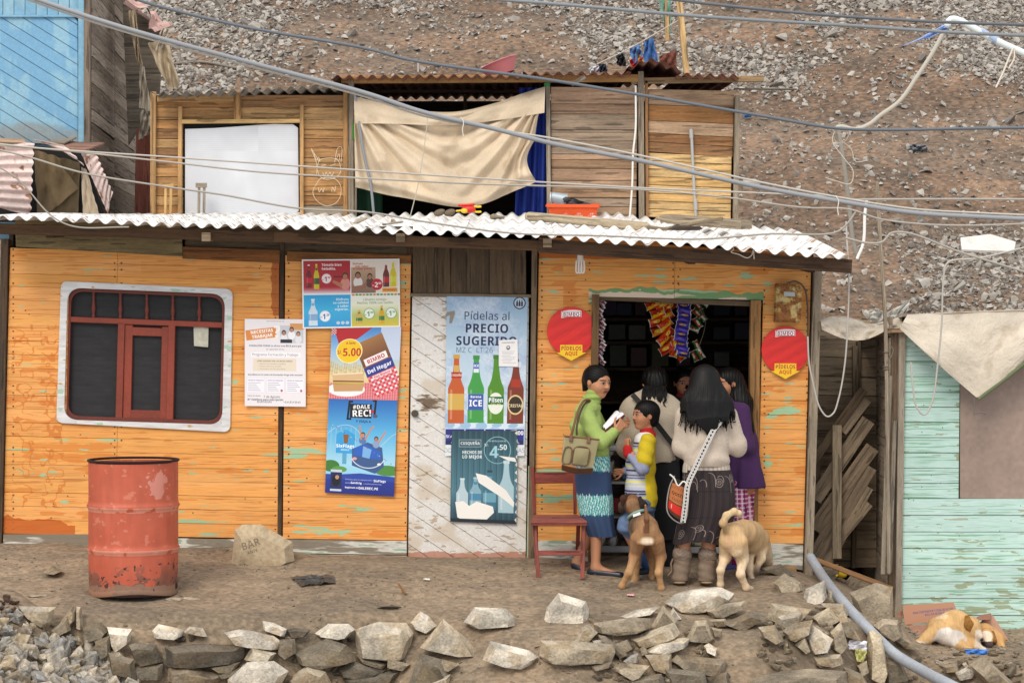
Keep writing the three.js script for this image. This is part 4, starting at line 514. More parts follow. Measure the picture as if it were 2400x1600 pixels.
for (const [k, pts, d, label] of [['L', [[1090, 1458], [1113, 1424], [1185, 1427], [1204, 1446], [1204, 1466], [1115, 1472]], 0.16, 'flat topped pale stone alone on the dirt bank below the chair'], ['L', [[1276, 1457], [1284, 1425], [1310, 1392], [1373, 1411], [1379, 1430], [1377, 1456], [1350, 1459]], 0.2, 'upright pale boulder with a slanted top at the terrace edge, left of the brown dog'], ['L', [[1134, 1546], [1152, 1504], [1240, 1525], [1261, 1540], [1245, 1556], [1225, 1567], [1180, 1561]], 0.14, 'whitish slanting slab low on the dirt bank near the bottom centre'], ['L', [[1561, 1413], [1580, 1395], [1620, 1385], [1690, 1378], [1719, 1392], [1716, 1403], [1650, 1428], [1610, 1436], [1580, 1427]], 0.3, 'long white flat stone lying in front of the two standing dogs'], ['K', [[985, 1517], [1038, 1453], [1098, 1500], [1122, 1537], [1080, 1538], [1000, 1523]], 0.16, 'peaked triangular stone on the bank right of the stone wall'], ['L', [[963, 1458], [985, 1433], [1005, 1444], [1022, 1466], [1000, 1484], [970, 1472]], 0.1, 'small pale stone just left above the peaked stone'], ['K', [[44, 1421], [128, 1423], [119, 1456], [100, 1470], [60, 1442]], 0.1, 'white pointed slab half buried behind the gravel heap'], ['T', [[134, 1467], [172, 1416], [178, 1428], [177, 1450], [150, 1480]], 0.1, 'brown wedge shaped stone standing right of the white pointed slab'], ['T', [[179, 1422], [188, 1423], [191, 1476], [180, 1471]], 0.08, 'narrow upright brown stone between the wedge stone and the wall'], ['U', [[102, 1340], [122, 1325], [146, 1338], [130, 1345], [108, 1345]], 0.1, 'small grey stone on the dirt left of the oil drum']]) solo('loose_stone', pstone(pts, ++sk, d), rockMat[k], label, 'stone');
{ // smaller stones wedged between the named ones
  const r = rng(41), shapes = Array.from({ length: 8 }, (_, i) => rockGeo(1, 0.45 + 0.06 * (i % 4), 0.75, 500 + i, 12, 0.75));
  for (const [h, n, x0, x1, y0, y1, ms] of [[wallT, 60, 380, 960, 1498, 1612, ['D', 'F', 'M', 'U', 'E']], [heapM, 75, 1380, 1710, 1452, 1612, ['U', 'M', 'T', 'F', 'K']], [heapR, 60, 1785, 1985, 1425, 1575, ['U', 'T', 'M', 'K', 'F']], [heapP, 46, 2085, 2400, 1530, 1620, ['U', 'T', 'K', 'L', 'F']]]) for (let k = 0; k < n; k++) { const q = G(x0 + r() * (x1 - x0), y0 + r() * (y1 - y0)), b = base.get(h), m = new THREE.Mesh(pick(shapes, r), rockMat[pick(ms, r)]); m.name = 'stone'; m.position.set(q.x - b.x, q.y - b.y + 0.005, q.z - b.z + 0.01); m.rotation.set((r() - 0.5) * 1.0, (r() - 0.5) * 1.6, (r() - 0.5) * 0.9); m.scale.setScalar(0.045 + 0.085 * r() * r()); m.castShadow = m.receiveShadow = true; h.add(m); }
}
{ // heap of broken stone, bottom left
  const heap = thing('gravel_heap', 'heap of broken blue grey and white stone in the bottom left corner', 'gravel heap', V(-3.1, -0.4, 2.4)), r = rng(5), e = new THREE.Euler();
  const top = (x) => x < 60 ? 1418 + x * 0.25 : x < 240 ? 1433 + (x - 60) * 0.55 : 1532 + (x - 240) * 0.9, shapes = Array.from({ length: 10 }, (_, i) => rockGeo(1, 0.62 + 0.05 * (i % 4), 0.8, 100 + i, 12, 0.7)), mats = [...M.bluStones, M.stones[0], M.stones[5], M.bluStones[0], M.bluStones[1], M.stones[2]];
  const add = (x, y, s, up, name = 'stone') => { const q = G(x, y), b = base.get(heap), m = new THREE.Mesh(pick(shapes, r), pick(mats, r)); m.name = name; m.position.set(q.x - b.x, q.y + up - b.y, q.z - b.z); m.rotation.set((r() - 0.5) * 1.8, r() * 6.28, (r() - 0.5) * 1.6); m.scale.setScalar(s); m.castShadow = m.receiveShadow = true; heap.add(m); };
  for (let k = 0; k < 230; k++) { const x = -30 + r() * 350, y = top(x) + 6 + Math.pow(r(), 0.8) * (1625 - top(x)); if (y > 1640) continue; const s = (0.06 + 0.10 * r() * r()) * (0.75 + 0.5 * ss(y, 1420, 1600)); add(x, y, s, 0.012 + 0.02 * r()); }
  for (const [x, y, s] of [[130, 1530, 0.15], [72, 1545, 0.14], [35, 1545, 0.13], [215, 1572, 0.15], [265, 1550, 0.12], [258, 1590, 0.17], [105, 1590, 0.14], [20, 1500, 0.12], [170, 1525, 0.1], [60, 1500, 0.1], [12, 1580, 0.14]]) add(x, y, s, 0.04);
  const bits = []; for (let k = 0; k < 520; k++) { const x = -30 + r() * 360, y = top(x) + r() * 190; if (y < 1645) bits.push([x, y, 0.012 + 0.02 * r()]); }
  const im = new THREE.InstancedMesh(shapes[0], M.stones[5], bits.length), d = new THREE.Object3D(), b = base.get(heap); bits.forEach(([x, y, s], i) => { const q = G(x, y); d.position.set(q.x - b.x, q.y - b.y + 0.008, q.z - b.z); d.rotation.set(r() * 6, r() * 6, r() * 6); d.scale.setScalar(s); d.updateMatrix(); im.setMatrixAt(i, d.matrix); }); im.name = 'gravel'; im.castShadow = im.receiveShadow = true; tag(im, null, null, null, 'stuff'); heap.add(im);
  const dk = thing('dirt_clods', 'dark reddish clods of earth at the left edge above the gravel heap', 'dirt clods', G(10, 1440)); for (let k = 0; k < 16; k++) { const x = -15 + r() * 55, y = 1405 + r() * 36, q = G(x, y); put('clod', rockGeo(0.05, 0.04, 0.05, 300 + k, 10, 0.3).translate(q.x, q.y + 0.01, q.z), mat(0x6b5548, { map: T.stone, flatShading: true, roughness: 1 }), dk); }
}
{ // pebbles and grit trodden into the terrace, rubble by the lower hut
  const r = rng(77), g = ground(), shapes = [rockGeo(1, 0.5, 0.8, 900, 9, 0.5), rockGeo(1, 0.35, 0.7, 901, 9, 0.6)], lots = [[], [], []];
  function ground() { return scene.children.find((o) => o.name === 'ground'); }
  for (let k = 0; k < 9500; k++) { const x = -4 + r() * 8, z = 0.05 + r() * 2.9, d = fbm(x * 2.4, z * 3, 3), bank = ss(z, edgeZ(x) - 0.1, edgeZ(x) + 0.2); if (r() > 0.12 + 0.5 * ss(d, 0.5, 0.65) + 0.35 * bank + 0.5 * ss(x, 2.5, 3) * ss(z, 0.5, 0.7)) continue; lots[Math.floor(r() * 3)].push([x, z, (0.008 + 0.022 * r() ** 3) * (1 + 0.8 * bank)]); }
  for (let k = 0; k < 380; k++) { const x = 2.55 + r() * 1.1, z = 0.5 + r() * 1.9; lots[k % 3].push([x, z, 0.015 + 0.05 * r() ** 2]); }
  const d = new THREE.Object3D(); lots.forEach((l, i) => { const im = new THREE.InstancedMesh(shapes[i % 2], [M.stones[0], M.stones[2], M.stones[5]][i], l.length); l.forEach(([x, z, s], k) => { d.position.set(x, groundY(x, z) + s * 0.1, z); d.rotation.set((r() - 0.5) * 1.2, r() * 6.28, (r() - 0.5) * 1.2); d.scale.setScalar(s); d.updateMatrix(); im.setMatrixAt(k, d.matrix); }); im.name = 'pebbles'; im.castShadow = im.receiveShadow = true; tag(im, null, null, null, 'stuff'); g.add(im); });
}

// ---- posters, signs and notices -----------------------------------------------------------------
function poster(name, label, cat, quad, z, w, h, draw, amp = 0.002, n = 8) {
  const t = canvasTex(w, h, draw), se = R0() * 9;
  return solo(name, sheet((u, v) => { const q = bil(quad, u, 1 - v); return P(q[0], q[1], z + amp * (2 * (fbm(u * 3 + se, v * 3, 2) - 0.5) + Math.pow(Math.abs(2 * u - 1), 6) * 1.2)); }, n, n, 0.0012), mat(0xffffff, { map: t, roughness: 0.45 }), label, cat);
}
const font = (g, px, bold, fam = 'sans-serif') => { g.font = (bold ? 'bold ' : '') + px + 'px ' + fam; };
const txt = (g, s, x, y, px, color, bold = true, align = 'center', maxW) => { font(g, px, bold); g.fillStyle = color; g.textAlign = align; g.textBaseline = 'middle'; if (maxW) g.fillText(s, x, y, maxW); else g.fillText(s, x, y); };
const rect = (g, x, y, w, h, c) => { g.fillStyle = c; g.fillRect(x, y, w, h); };
const oval = (g, x, y, rx, ry, c, a = 0) => { g.fillStyle = c; g.beginPath(); g.ellipse(x, y, rx, ry, a, 0, 7); g.fill(); };
const poly = (g, pts, c) => { g.fillStyle = c; g.beginPath(); pts.forEach(([x, y], i) => i ? g.lineTo(x, y) : g.moveTo(x, y)); g.closePath(); g.fill(); };
const vgrad = (g, x, y, w, h, ...cs) => { const l = g.createLinearGradient(0, y, 0, y + h); cs.forEach((c, i) => l.addColorStop(i / (cs.length - 1), c)); g.fillStyle = l; g.fillRect(x, y, w, h); };
function bottle(g, x, y, w, h, glass, label, cap, neck = 0.32) { // x centre, y base
  const n = w * 0.16, s = h * neck; g.fillStyle = glass; g.beginPath(); g.moveTo(x - w / 2, y); g.lineTo(x - w / 2, y - h * 0.5); g.bezierCurveTo(x - w / 2, y - h + s, x - n, y - h + s, x - n, y - h); g.lineTo(x + n, y - h); g.bezierCurveTo(x + n, y - h + s, x + w / 2, y - h + s, x + w / 2, y - h * 0.5); g.lineTo(x + w / 2, y); g.closePath(); g.fill();
  if (cap) rect(g, x - n * 1.25, y - h - h * 0.02, n * 2.5, h * 0.06, cap); if (label) { rect(g, x - w / 2, y - h * 0.44, w, h * 0.24, label); rect(g, x - n, y - h * 0.86, n * 2, h * 0.1, label); }
  g.fillStyle = 'rgba(255,255,255,.28)'; g.fillRect(x - w * 0.36, y - h * 0.5, w * 0.12, h * 0.44);
}
function person2(g, x, y, s, hair, skin, shirt) { oval(g, x, y + s * 1.5, s * 1.0, s * 1.2, shirt); oval(g, x, y - s * 0.08, s * 0.62, s * 0.74, hair); oval(g, x, y + s * 0.1, s * 0.48, s * 0.58, skin); }
const price = (g, x, y, r, disc, ring, big, small, col) => { oval(g, x, y, r, r, ring); oval(g, x, y, r * 0.9, r * 0.9, disc); txt(g, big, x - r * 0.12, y + r * 0.08, r * 1.2, col); txt(g, small, x + r * 0.5, y - r * 0.22, r * 0.5, col); txt(g, 'S/.', x - r * 0.62, y + r * 0.2, r * 0.32, col); };
poster('drinks_poster', 'four part soft drinks price poster in red and blue, topmost of the poster stack', 'poster', [[707, 608], [936, 606], [938, 766], [709, 770]], 0.03, 720, 500, (g, w, h) => {
  rect(g, 0, 0, w, h, '#f4f4f2'); const a = 10, mx = 356, my = 252;
  rect(g, a, a, mx - a, my - a - 4, '#b3202a'); vgrad(g, a, 200, mx - a, 48, '#b3202a', '#e6e2e4'); bottle(g, 50, 205, 42, 165, '#7a1820', '#c8202a', '#eee'); bottle(g, 106, 215, 40, 178, '#d3c31c', '#3b5a30', '#e8d92a'); txt(g, 'Tómala bien', 145, 40, 25, '#fff', true, 'left'); txt(g, 'heladita.', 145, 68, 25, '#fff', true, 'left'); price(g, 180, 140, 38, '#f6eef0', '#d8707a', '1', '00', '#a8182a');
  person2(g, 318, 125, 36, '#4a241c', '#b87858', '#d89080'); rect(g, 232, 122, 62, 10, '#5a1a14'); poly(g, [[230, 150], [300, 180], [290, 210], [222, 168]], '#b87858');
  rect(g, mx + 6, a, w - mx - 16, my - a - 4, '#eee4d8'); vgrad(g, mx + 6, 60, 180, 188, '#c9a98a', '#8a6a58'); txt(g, 'Disfruta', mx + 18, 34, 19, '#b0362c', true, 'left'); txt(g, 'más sabor', mx + 36, 52, 20, '#b0362c', true, 'left'); txt(g, 'al mejor precio.', mx + 20, 70, 19, '#b0362c', true, 'left');
  person2(g, 412, 120, 34, '#2c1c16', '#a87052', '#e8e0dc'); person2(g, 500, 128, 30, '#2a1a14', '#b27a5a', '#5a3a34'); poly(g, [[362, 200], [440, 190], [480, 160], [470, 210], [362, 246]], '#9a6a52'); price(g, 552, 186, 42, '#c4202c', '#c4202c', '2', '50', '#fff'); bottle(g, 620, 205, 46, 165, '#6a2a1e', '#c2252c', '#ddd'); bottle(g, 672, 205, 46, 175, '#d8c81e', '#d8d83a', '#e6d82a'); rect(g, 590, 212, 112, 30, '#e8a22a'); txt(g, 'RETORNABLES', 646, 227, 14, '#b02020');
  vgrad(g, a, my + 6, mx - a, h - my - 16, '#2aa6e2', '#3cb8ea', '#2f9ad8'); bottle(g, 78, 480, 66, 190, '#cfe4f2', '#8ab0da', '#eef6ff', 0.4); [['Disfruta', 300], ['su calidad', 324], ['y sabor', 348], ['superior.', 372]].forEach(([s, y]) => txt(g, s, mx - 14, y - 8, 24, '#e8f6ff', true, 'right')); price(g, 166, 412, 42, '#f4f8fc', '#9cc6ea', '1', '20', '#3a4ea0'); for (let i = 0; i < 3; i++) oval(g, 262 + i * 34, 462, 14, 12, '#c8d8e4');
  vgrad(g, mx + 6, my + 6, w - mx - 16, h - my - 16, '#f2f4ee', '#eef0d8', '#b7c26a', '#d9c23a'); for (let i = 0; i < 14; i++) oval(g, mx + 20 + i * 26, my + 8, 12, 7, i % 3 ? '#6a9a3a' : '#d8842a'); txt(g, 'Llévalos contigo.', 538, 296, 24, '#5a7a34', false); txt(g, 'Hechos 100% con cariño.', 538, 320, 24, '#5a7a34', false, 'center', 320); bottle(g, 418, 470, 48, 96, '#cfae5a', '#3d7a3a', '#c8b46a', 0.2); bottle(g, 584, 474, 40, 130, '#d8a81e', '#3d7a3a', '#e0b53a', 0.25); price(g, 492, 398, 40, '#eef4e8', '#4a9a58', '1', '00', '#3a8a48'); price(g, 654, 396, 40, '#eef4e8', '#4a9a58', '1', '50', '#3a8a48');
}, 0.003);
poster('bread_poster', 'sliced bread poster with a yellow five soles price oval, middle of the stack of posters', 'poster', [[777, 770], [940, 766], [932, 938], [770, 934]], 0.027, 560, 580, (g, w, h) => {
  vgrad(g, 0, 0, w, h, '#4a8ad0', '#9cc4e8', '#e8d8a8', '#c8a45a'); for (let i = 0; i < 90; i++) rect(g, (i * 37) % 330, 270 + (i * 53) % 110, 3, 46, i % 2 ? '#b08a3a' : '#d8b45a');
  poly(g, [[20, 0], [330, 0], [210, 90], [120, 100], [70, 150]], '#b8202a'); rect(g, 0, 0, 40, 50, '#d8c8c8'); for (let i = 0; i < 4; i++) for (let j = 0; j < 5; j++) if ((i + j) % 2) rect(g, i * 10, j * 10, 10, 10, '#c0303a');
  poly(g, [[0, 450], [560, 440], [560, 580], [0, 580]], '#d05058'); for (let i = 0; i < 28; i++) { g.fillStyle = 'rgba(240,200,200,.45)'; g.fillRect(i * 20, 445, 9, 140); g.fillRect(0, 445 + i * 12, 560, 5); }
  rect(g, 400, 0, 160, 260, '#c6d4ea');
  g.save(); g.translate(390, 300); g.rotate(-0.42); rect(g, -120, -230, 240, 470, '#8a5a34'); vgrad(g, -120, -230, 240, 200, '#a87848', '#6a4024'); rect(g, -120, -18, 240, 78, '#2a3a8c'); txt(g, 'Del Hogar', 0, 22, 44, '#fff'); rect(g, -96, -86, 192, 58, '#f4ecec'); txt(g, 'BIMBO', 0, -56, 46, '#b0202c'); for (let i = 0; i < 12; i++) for (let j = 0; j < 9; j++) rect(g, -120 + i * 20, 62 + j * 20, 20, 20, (i + j) % 2 ? '#d0404c' : ((i % 2) ? '#f4e4e4' : '#e28a92')); rect(g, -80, 66, 160, 30, '#f2d0d4'); txt(g, 'Pan Blanco', 0, 81, 26, '#c02030'); g.restore();
  oval(g, 150, 186, 106, 100, '#fff4c0'); oval(g, 150, 186, 100, 94, '#f2c81e'); txt(g, 'A Solo', 160, 122, 26, '#b0202a'); txt(g, '5.00', 172, 196, 88, '#b8202a', true, 'center', 150); txt(g, 'S/.', 74, 196, 44, '#b8202a', true, 'center', 40);
  oval(g, 140, 500, 150, 60, '#eef0f2'); poly(g, [[20, 385], [270, 370], [280, 420], [30, 430]], '#d8b488'); poly(g, [[24, 385], [268, 370], [262, 360], [40, 372]], '#f0dcb8'); rect(g, 28, 428, 250, 30, '#8a4a34'); rect(g, 28, 440, 250, 12, '#c8b84a'); poly(g, [[28, 456], [282, 450], [270, 512], [40, 520]], '#c89a66');
}, 0.004);
poster('theme_park_poster', 'blue amusement park prize poster with a coaster car, lowest of the stack of posters', 'poster', [[770, 933], [931, 938], [923, 1163], [761, 1154]], 0.025, 560, 800, (g, w, h) => {
  vgrad(g, 0, 0, w, h, '#2a6ab8', '#58b0e0', '#a4d8ee', '#7cc0e6'); g.lineWidth = 5; g.strokeStyle = '#b8ccd8'; g.beginPath(); g.moveTo(0, 300); g.bezierCurveTo(120, 170, 260, 200, 300, 380); g.bezierCurveTo(360, 560, 480, 300, 560, 280); g.stroke(); for (let i = 0; i < 6; i++) rect(g, 30 + i * 40, 240, 3, 300, '#b4ccdc');
  rect(g, 178, 40, 176, 118, '#0c0c10'); g.save(); g.translate(270, 66); g.rotate(-0.06); txt(g, '#DALE', 0, -2, 46, '#fff'); txt(g, 'REC!', 0, 52, 76, '#fff', true, 'center', 160); g.restore(); g.strokeStyle = '#0c0c10'; g.lineWidth = 16; g.beginPath(); g.moveTo(200, 22); g.lineTo(172, 22); g.lineTo(160, 168); g.lineTo(190, 168); g.moveTo(360, 10); g.lineTo(386, 10); g.lineTo(378, 130); g.stroke(); oval(g, 384, 138, 20, 16, '#556'); oval(g, 360, 100, 14, 14, '#c02030'); txt(g, 'Y VIAJA A', 290, 186, 28, '#102a50');
  poly(g, [[74, 300], [150, 256], [226, 300], [226, 460], [74, 460]], '#38a0dc'); poly(g, [[130, 300], [176, 300], [168, 376], [140, 376]], '#8a5a34'); txt(g, 'SixFlags', 150, 398, 40, '#fff', true, 'center', 150); txt(g, 'MEXICO', 150, 430, 18, '#d8eefa'); rect(g, 130, 460, 34, 90, '#5aa4c8');
  oval(g, 40, 570, 70, 50, '#3f7a34'); oval(g, 500, 590, 110, 44, '#4c8a3a'); oval(g, 110, 596, 60, 26, '#5a9a44');
  poly(g, [[206, 420], [330, 360], [450, 400], [470, 560], [400, 620], [210, 560]], '#3a5a8c'); poly(g, [[226, 410], [320, 376], [446, 440], [440, 500], [216, 470]], '#2a62c0'); poly(g, [[296, 392], [366, 420], [350, 496], [290, 484]], '#7ab0e4'); g.strokeStyle = '#dfe8f0'; g.lineWidth = 7; g.beginPath(); g.moveTo(206, 500); g.bezierCurveTo(260, 600, 420, 600, 470, 500); g.stroke(); oval(g, 230, 500, 18, 12, '#e8a0a0'); oval(g, 430, 540, 16, 10, '#e8e8f0');
  person2(g, 290, 300, 30, '#3a1c14', '#c88a68', '#5a78b0'); person2(g, 400, 330, 28, '#2a1c18', '#b87a5a', '#8aa0c8'); g.strokeStyle = '#c88a68'; g.lineWidth = 13; g.beginPath(); g.moveTo(276, 340); g.lineTo(262, 218); g.moveTo(310, 340); g.lineTo(350, 250); g.lineTo(378, 220); g.moveTo(420, 360); g.lineTo(474, 262); g.stroke();
  for (let i = 0; i < 24; i++) oval(g, (i * 97) % 540, 200 + (i * 61) % 340, 5, 4, ['#d04040', '#50a050', '#e0c040', '#4060c0'][i % 4]);
  vgrad(g, 0, 640, w, 160, '#243c9a', '#1c2a80'); poly(g, [[0, 650], [280, 622], [560, 640], [560, 680], [0, 680]], '#2a46a4'); rect(g, 40, 600, 92, 180, '#1a2a5c'); rect(g, 40, 600, 92, 22, '#c8d0e0'); rect(g, 40, 764, 92, 18, '#c8d0e0'); oval(g, 86, 690, 34, 50, '#0e1020'); oval(g, 94, 664, 16, 18, '#c0906a');
  txt(g, 'Participa y gana un viaje para dos a', 160, 676, 15, '#cfd8f4', false, 'left', 220); txt(g, 'SixFlags', 440, 680, 26, '#fff'); txt(g, 'consume', 160, 706, 16, '#cfd8f4', false, 'left'); txt(g, 'SanGrig', 250, 704, 24, '#fff'); txt(g, 'y muchos premios más.', 310, 706, 15, '#cfd8f4', false, 'left', 150); txt(g, 'Regístrate en', 160, 744, 20, '#fff', true, 'left', 110); txt(g, 'DALEREC.PE', 350, 746, 28, '#fff');
}, 0.003);
poster('job_flyer', 'white printed job training flyer with an orange banner and handwriting, left of the poster stack', 'flyer', [[573, 747], [716, 748], [716, 953], [573, 951]], 0.024, 580, 820, (g, w, h) => {
  rect(g, 0, 0, w, h, '#ebe7ea'); txt(g, 'www.fundacionforge.org', 290, 18, 15, '#889', false); g.save(); g.translate(150, 138); g.rotate(-0.12); rect(g, -140, -46, 290, 96, '#dc8a44'); txt(g, 'NECESITAS', 14, -20, 42, '#fff'); txt(g, 'TRABAJAR', 14, 24, 42, '#fff'); g.restore(); txt(g, '?', 306, 118, 150, '#f8f4f0');
  rect(g, 336, 60, 222, 164, '#c8ccd4'); rect(g, 430, 40, 130, 60, '#d89a5a'); person2(g, 372, 130, 34, '#1c1412', '#b08068', '#e8e8ec'); person2(g, 446, 100, 34, '#1c1412', '#b8886a', '#f2f2f4'); person2(g, 510, 140, 32, '#3a2418', '#c09070', '#e4e4ea'); rect(g, 340, 190, 110, 34, '#2a2a34');
  txt(g, 'FUNDACIÓN FORGE te ofrece una BECA para que', 290, 252, 24, '#556', true, 'center', 500); txt(g, 'te capacites en tu', 290, 284, 22, '#778', false); rect(g, 60, 312, 470, 44, '#f6f4f6'); txt(g, 'Programa Formación y Trabajo', 290, 334, 32, '#667', false, 'center', 440); rect(g, 80, 372, 410, 118, '#e6d8c4'); txt(g, '¿PARA QUIENES SON LAS BECAS FORGE?', 285, 394, 20, '#776', true, 'center', 340); ['• Jóvenes con estudios completos', '• Tienes entre 16 y 22 años', '• Terminaron 5to de secundaria'].forEach((s, i) => txt(g, s, 130, 420 + i * 24, 18, '#998', false, 'left', 260)); txt(g, 'Inscríbete en el centro de Formación Forge más cercano!', 290, 524, 22, '#445', true, 'center', 520);
  for (let i = 0; i < 3; i++) { rect(g, 18 + i * 186, 552, 174, 142, '#d4d4e2'); rect(g, 21 + i * 186, 555, 168, 136, '#f2f0f6'); txt(g, 'CENTRO DE FORMACIÓN', 105 + i * 186, 576, 15, '#779', true, 'center', 150); for (let k = 0; k < 5; k++) rect(g, 32 + i * 186, 598 + k * 18, 120 - 13 * ((k * 7 + i) % 4), 5, '#aab'); if (i) oval(g, 165 + i * 186, 672, 11, 12, '#c05060'); }
  txt(g, 'Inicio de clases:', 90, 722, 18, '#445', false); g.save(); g.fillStyle = '#223'; g.font = 'italic 30px sans-serif'; g.textAlign = 'left'; g.fillText('1 de Agosto', 175, 730); g.font = 'italic bold 25px sans-serif'; g.fillText('Nº Teléfono para inscripción', 24, 758); g.restore(); g.strokeStyle = '#223'; g.lineWidth = 3.5; for (let i = 0; i < 22; i++) { const x = i < 11 ? 116 + i * 13 : 370 + (i - 11) * 15, y = 780; g.beginPath(); g.moveTo(x, y - 8); g.quadraticCurveTo(x + 10, y - 12 + (i % 3) * 6, x + 4, y + 4); g.lineTo(x + 9, y + 8 - (i % 2) * 8); g.stroke(); }
}, 0.003);
poster('beer_poster', 'tall pale blue beer price poster with four bottles on the white door', 'poster', [[1047, 694], [1237, 697], [1229, 1068], [1043, 1068]], 0.012, 600, 1180, (g, w, h) => {
  vgrad(g, 0, 0, w, h, '#8fb0cc', '#b4cbde', '#c8dae6', '#a8c4da'); for (let i = 0; i < 900; i++) { g.fillStyle = i % 2 ? 'rgba(255,255,255,.10)' : 'rgba(90,130,180,.08)'; g.beginPath(); g.ellipse((i * 127) % 600, (i * 211) % 1000, 30 + (i * 13) % 50, 16 + (i * 7) % 30, i, 0, 7); g.fill(); }
  oval(g, 540, 42, 46, 46, '#141c34'); oval(g, 540, 42, 38, 38, '#b8c8d8'); [-18, 0, 18].forEach((d) => bottle(g, 540 + d, 66, 14, 48, '#141c34'));
  txt(g, 'Pídelas al', 300, 142, 82, '#242c48', false, 'center', 380); txt(g, 'PRECIO', 300, 234, 92, '#141a44', true, 'center', 400); txt(g, 'SUGERIDO', 300, 328, 92, '#141a44', true, 'center', 560); g.strokeStyle = '#5a6f88'; txt(g, 'MZ C  LT 26', 210, 396, 54, 'rgba(70,90,115,.75)', false, 'center', 320); poly(g, [[-6, 120], [60, 105], [62, 130], [40, 200], [20, 200], [24, 140], [-6, 150]], '#8a8070');
  for (let i = 0; i < 40; i++) oval(g, (i * 61) % 600, 890 + (i * 37) % 70, 40, 26, i % 2 ? '#d4e6f2' : '#9cc0dc');
  bottle(g, 78, 940, 122, 500, '#c05a24', '#d0a850', '#c8a040', 0.42); rect(g, 40, 560, 78, 44, '#a8202a'); txt(g, 'CUSQUEÑA', 79, 583, 24, '#f2e4c0', true, 'center', 76); bottle(g, 226, 935, 122, 490, '#3f9a44', '#dfe8f2', '#3a8a40', 0.4); rect(g, 168, 720, 116, 120, '#3a5aa8'); txt(g, 'ICE', 226, 790, 64, '#fff'); txt(g, 'Barena', 226, 742, 24, '#fff', true, 'center', 100); rect(g, 204, 490, 44, 44, '#4a62b0'); txt(g, 'ICE', 226, 512, 26, '#fff'); bottle(g, 376, 940, 122, 500, '#4f8a1c', null, '#3a7a2a', 0.42); oval(g, 376, 790, 58, 80, '#e8ece0'); rect(g, 316, 740, 120, 60, '#2a6a34'); txt(g, 'Pilsen', 376, 766, 46, '#fff', true, 'center', 110); txt(g, 'CALLAO', 376, 796, 20, '#e8e0a0'); bottle(g, 524, 940, 122, 500, '#7a3016', null, '#c8ccd0', 0.4); rect(g, 488, 610, 72, 60, '#a83018'); oval(g, 524, 800, 60, 74, '#e0c890'); oval(g, 524, 800, 50, 62, '#34200e'); txt(g, 'CRISTAL', 524, 806, 32, '#e8d8b0', true, 'center', 112); rect(g, 488, 480, 72, 40, '#d8dce0');
  for (let i = 0; i < 4; i++) { rect(g, i * 150 + 2, 982, 140, 116, '#2c2c84'); rect(g, i * 150 + 2, 1066, 140, 32, '#1e2060'); txt(g, 'S/.', i * 150 + 22, 1036, 28, '#fff'); txt(g, '4', i * 150 + 62, 1028, 82, '#fff'); txt(g, i ? '.00' : '.90', i * 150 + 112, 1010, 42, '#fff', true, 'center', 56); txt(g, i ? '650 ML.' : '620 ML.', i * 150 + 78, 1082, 22, '#fff', true, 'center', 70); } poly(g, [[494, 990], [540, 986], [520, 1050], [502, 1062]], '#d8d4cc'); rect(g, 0, 1098, w, 82, '#dfe4e8'); txt(g, 'TODAS', 34, 1140, 46, '#9aa2ae', false); txt(g, 'LAS', 566, 1140, 46, '#9aa2ae', false);
}, 0.003);
poster('torn_beer_poster', 'torn dark teal beer poster with white bottles, on the lower half of the white door', 'poster', [[1058, 1009], [1213, 1009], [1210, 1228], [1055, 1222]], 0.017, 560, 780, (g, w, h) => {
  vgrad(g, 0, 0, w, h, '#23424e', '#3a6472', '#4a7888', '#1e3a4a'); for (let i = 0; i < 12; i++) { rect(g, i * 48, 0, 3, h, '#1a3440'); rect(g, i * 48 + 8, 0, 18, h, 'rgba(120,170,180,.12)'); }
  rect(g, 64, 74, 190, 66, '#8aa0a8'); rect(g, 70, 80, 178, 54, '#34505c'); txt(g, 'CUSQUEÑA', 160, 108, 36, '#d8e4e4', true, 'center', 164); txt(g, 'HECHOS DE', 178, 184, 38, '#e4ecec', true, 'center', 170); txt(g, 'LO MEJOR', 178, 222, 38, '#e4ecec', true, 'center', 170); g.strokeStyle = '#8ab8c4'; g.lineWidth = 6; g.beginPath(); g.arc(392, 164, 112, 0, 7); g.stroke(); txt(g, '4', 364, 180, 140, '#9ccbd8'); txt(g, '.50', 432, 140, 60, '#d8ecf0'); txt(g, 'S/.', 298, 120, 30, '#c8dce0'); txt(g, 'EN BOTELLA 620 ML', 392, 88, 17, '#a8c8d0', true, 'center', 150);
  bottle(g, 98, 660, 100, 250, '#b8ccd4', null, '#c8d8dc', 0.44); bottle(g, 210, 640, 96, 240, '#86aebf', '#4a86a8', '#a8c4cc', 0.4); bottle(g, 330, 670, 110, 330, '#3a7288', '#6aa0b4', '#24404c', 0.36); bottle(g, 470, 690, 130, 430, '#a8c6d0', null, '#c4d6dc', 0.44);
  poly(g, [[210, 360], [300, 380], [470, 500], [540, 600], [536, 640], [430, 560], [300, 480], [236, 440]], '#efece6'); poly(g, [[40, 610], [110, 600], [160, 640], [220, 600], [360, 640], [370, 690], [300, 760], [120, 770], [60, 740]], '#f0ede6'); poly(g, [[400, 210], [540, 226], [556, 262], [480, 250]], '#ece8e0'); rect(g, 0, 750, w, 30, '#16222c'); for (let i = 0; i < 12; i++) poly(g, [[560, i * 66], [536 + (i * 17) % 20, i * 66 + 20], [560, i * 66 + 40]], '#dcd6cc');
}, 0.003);
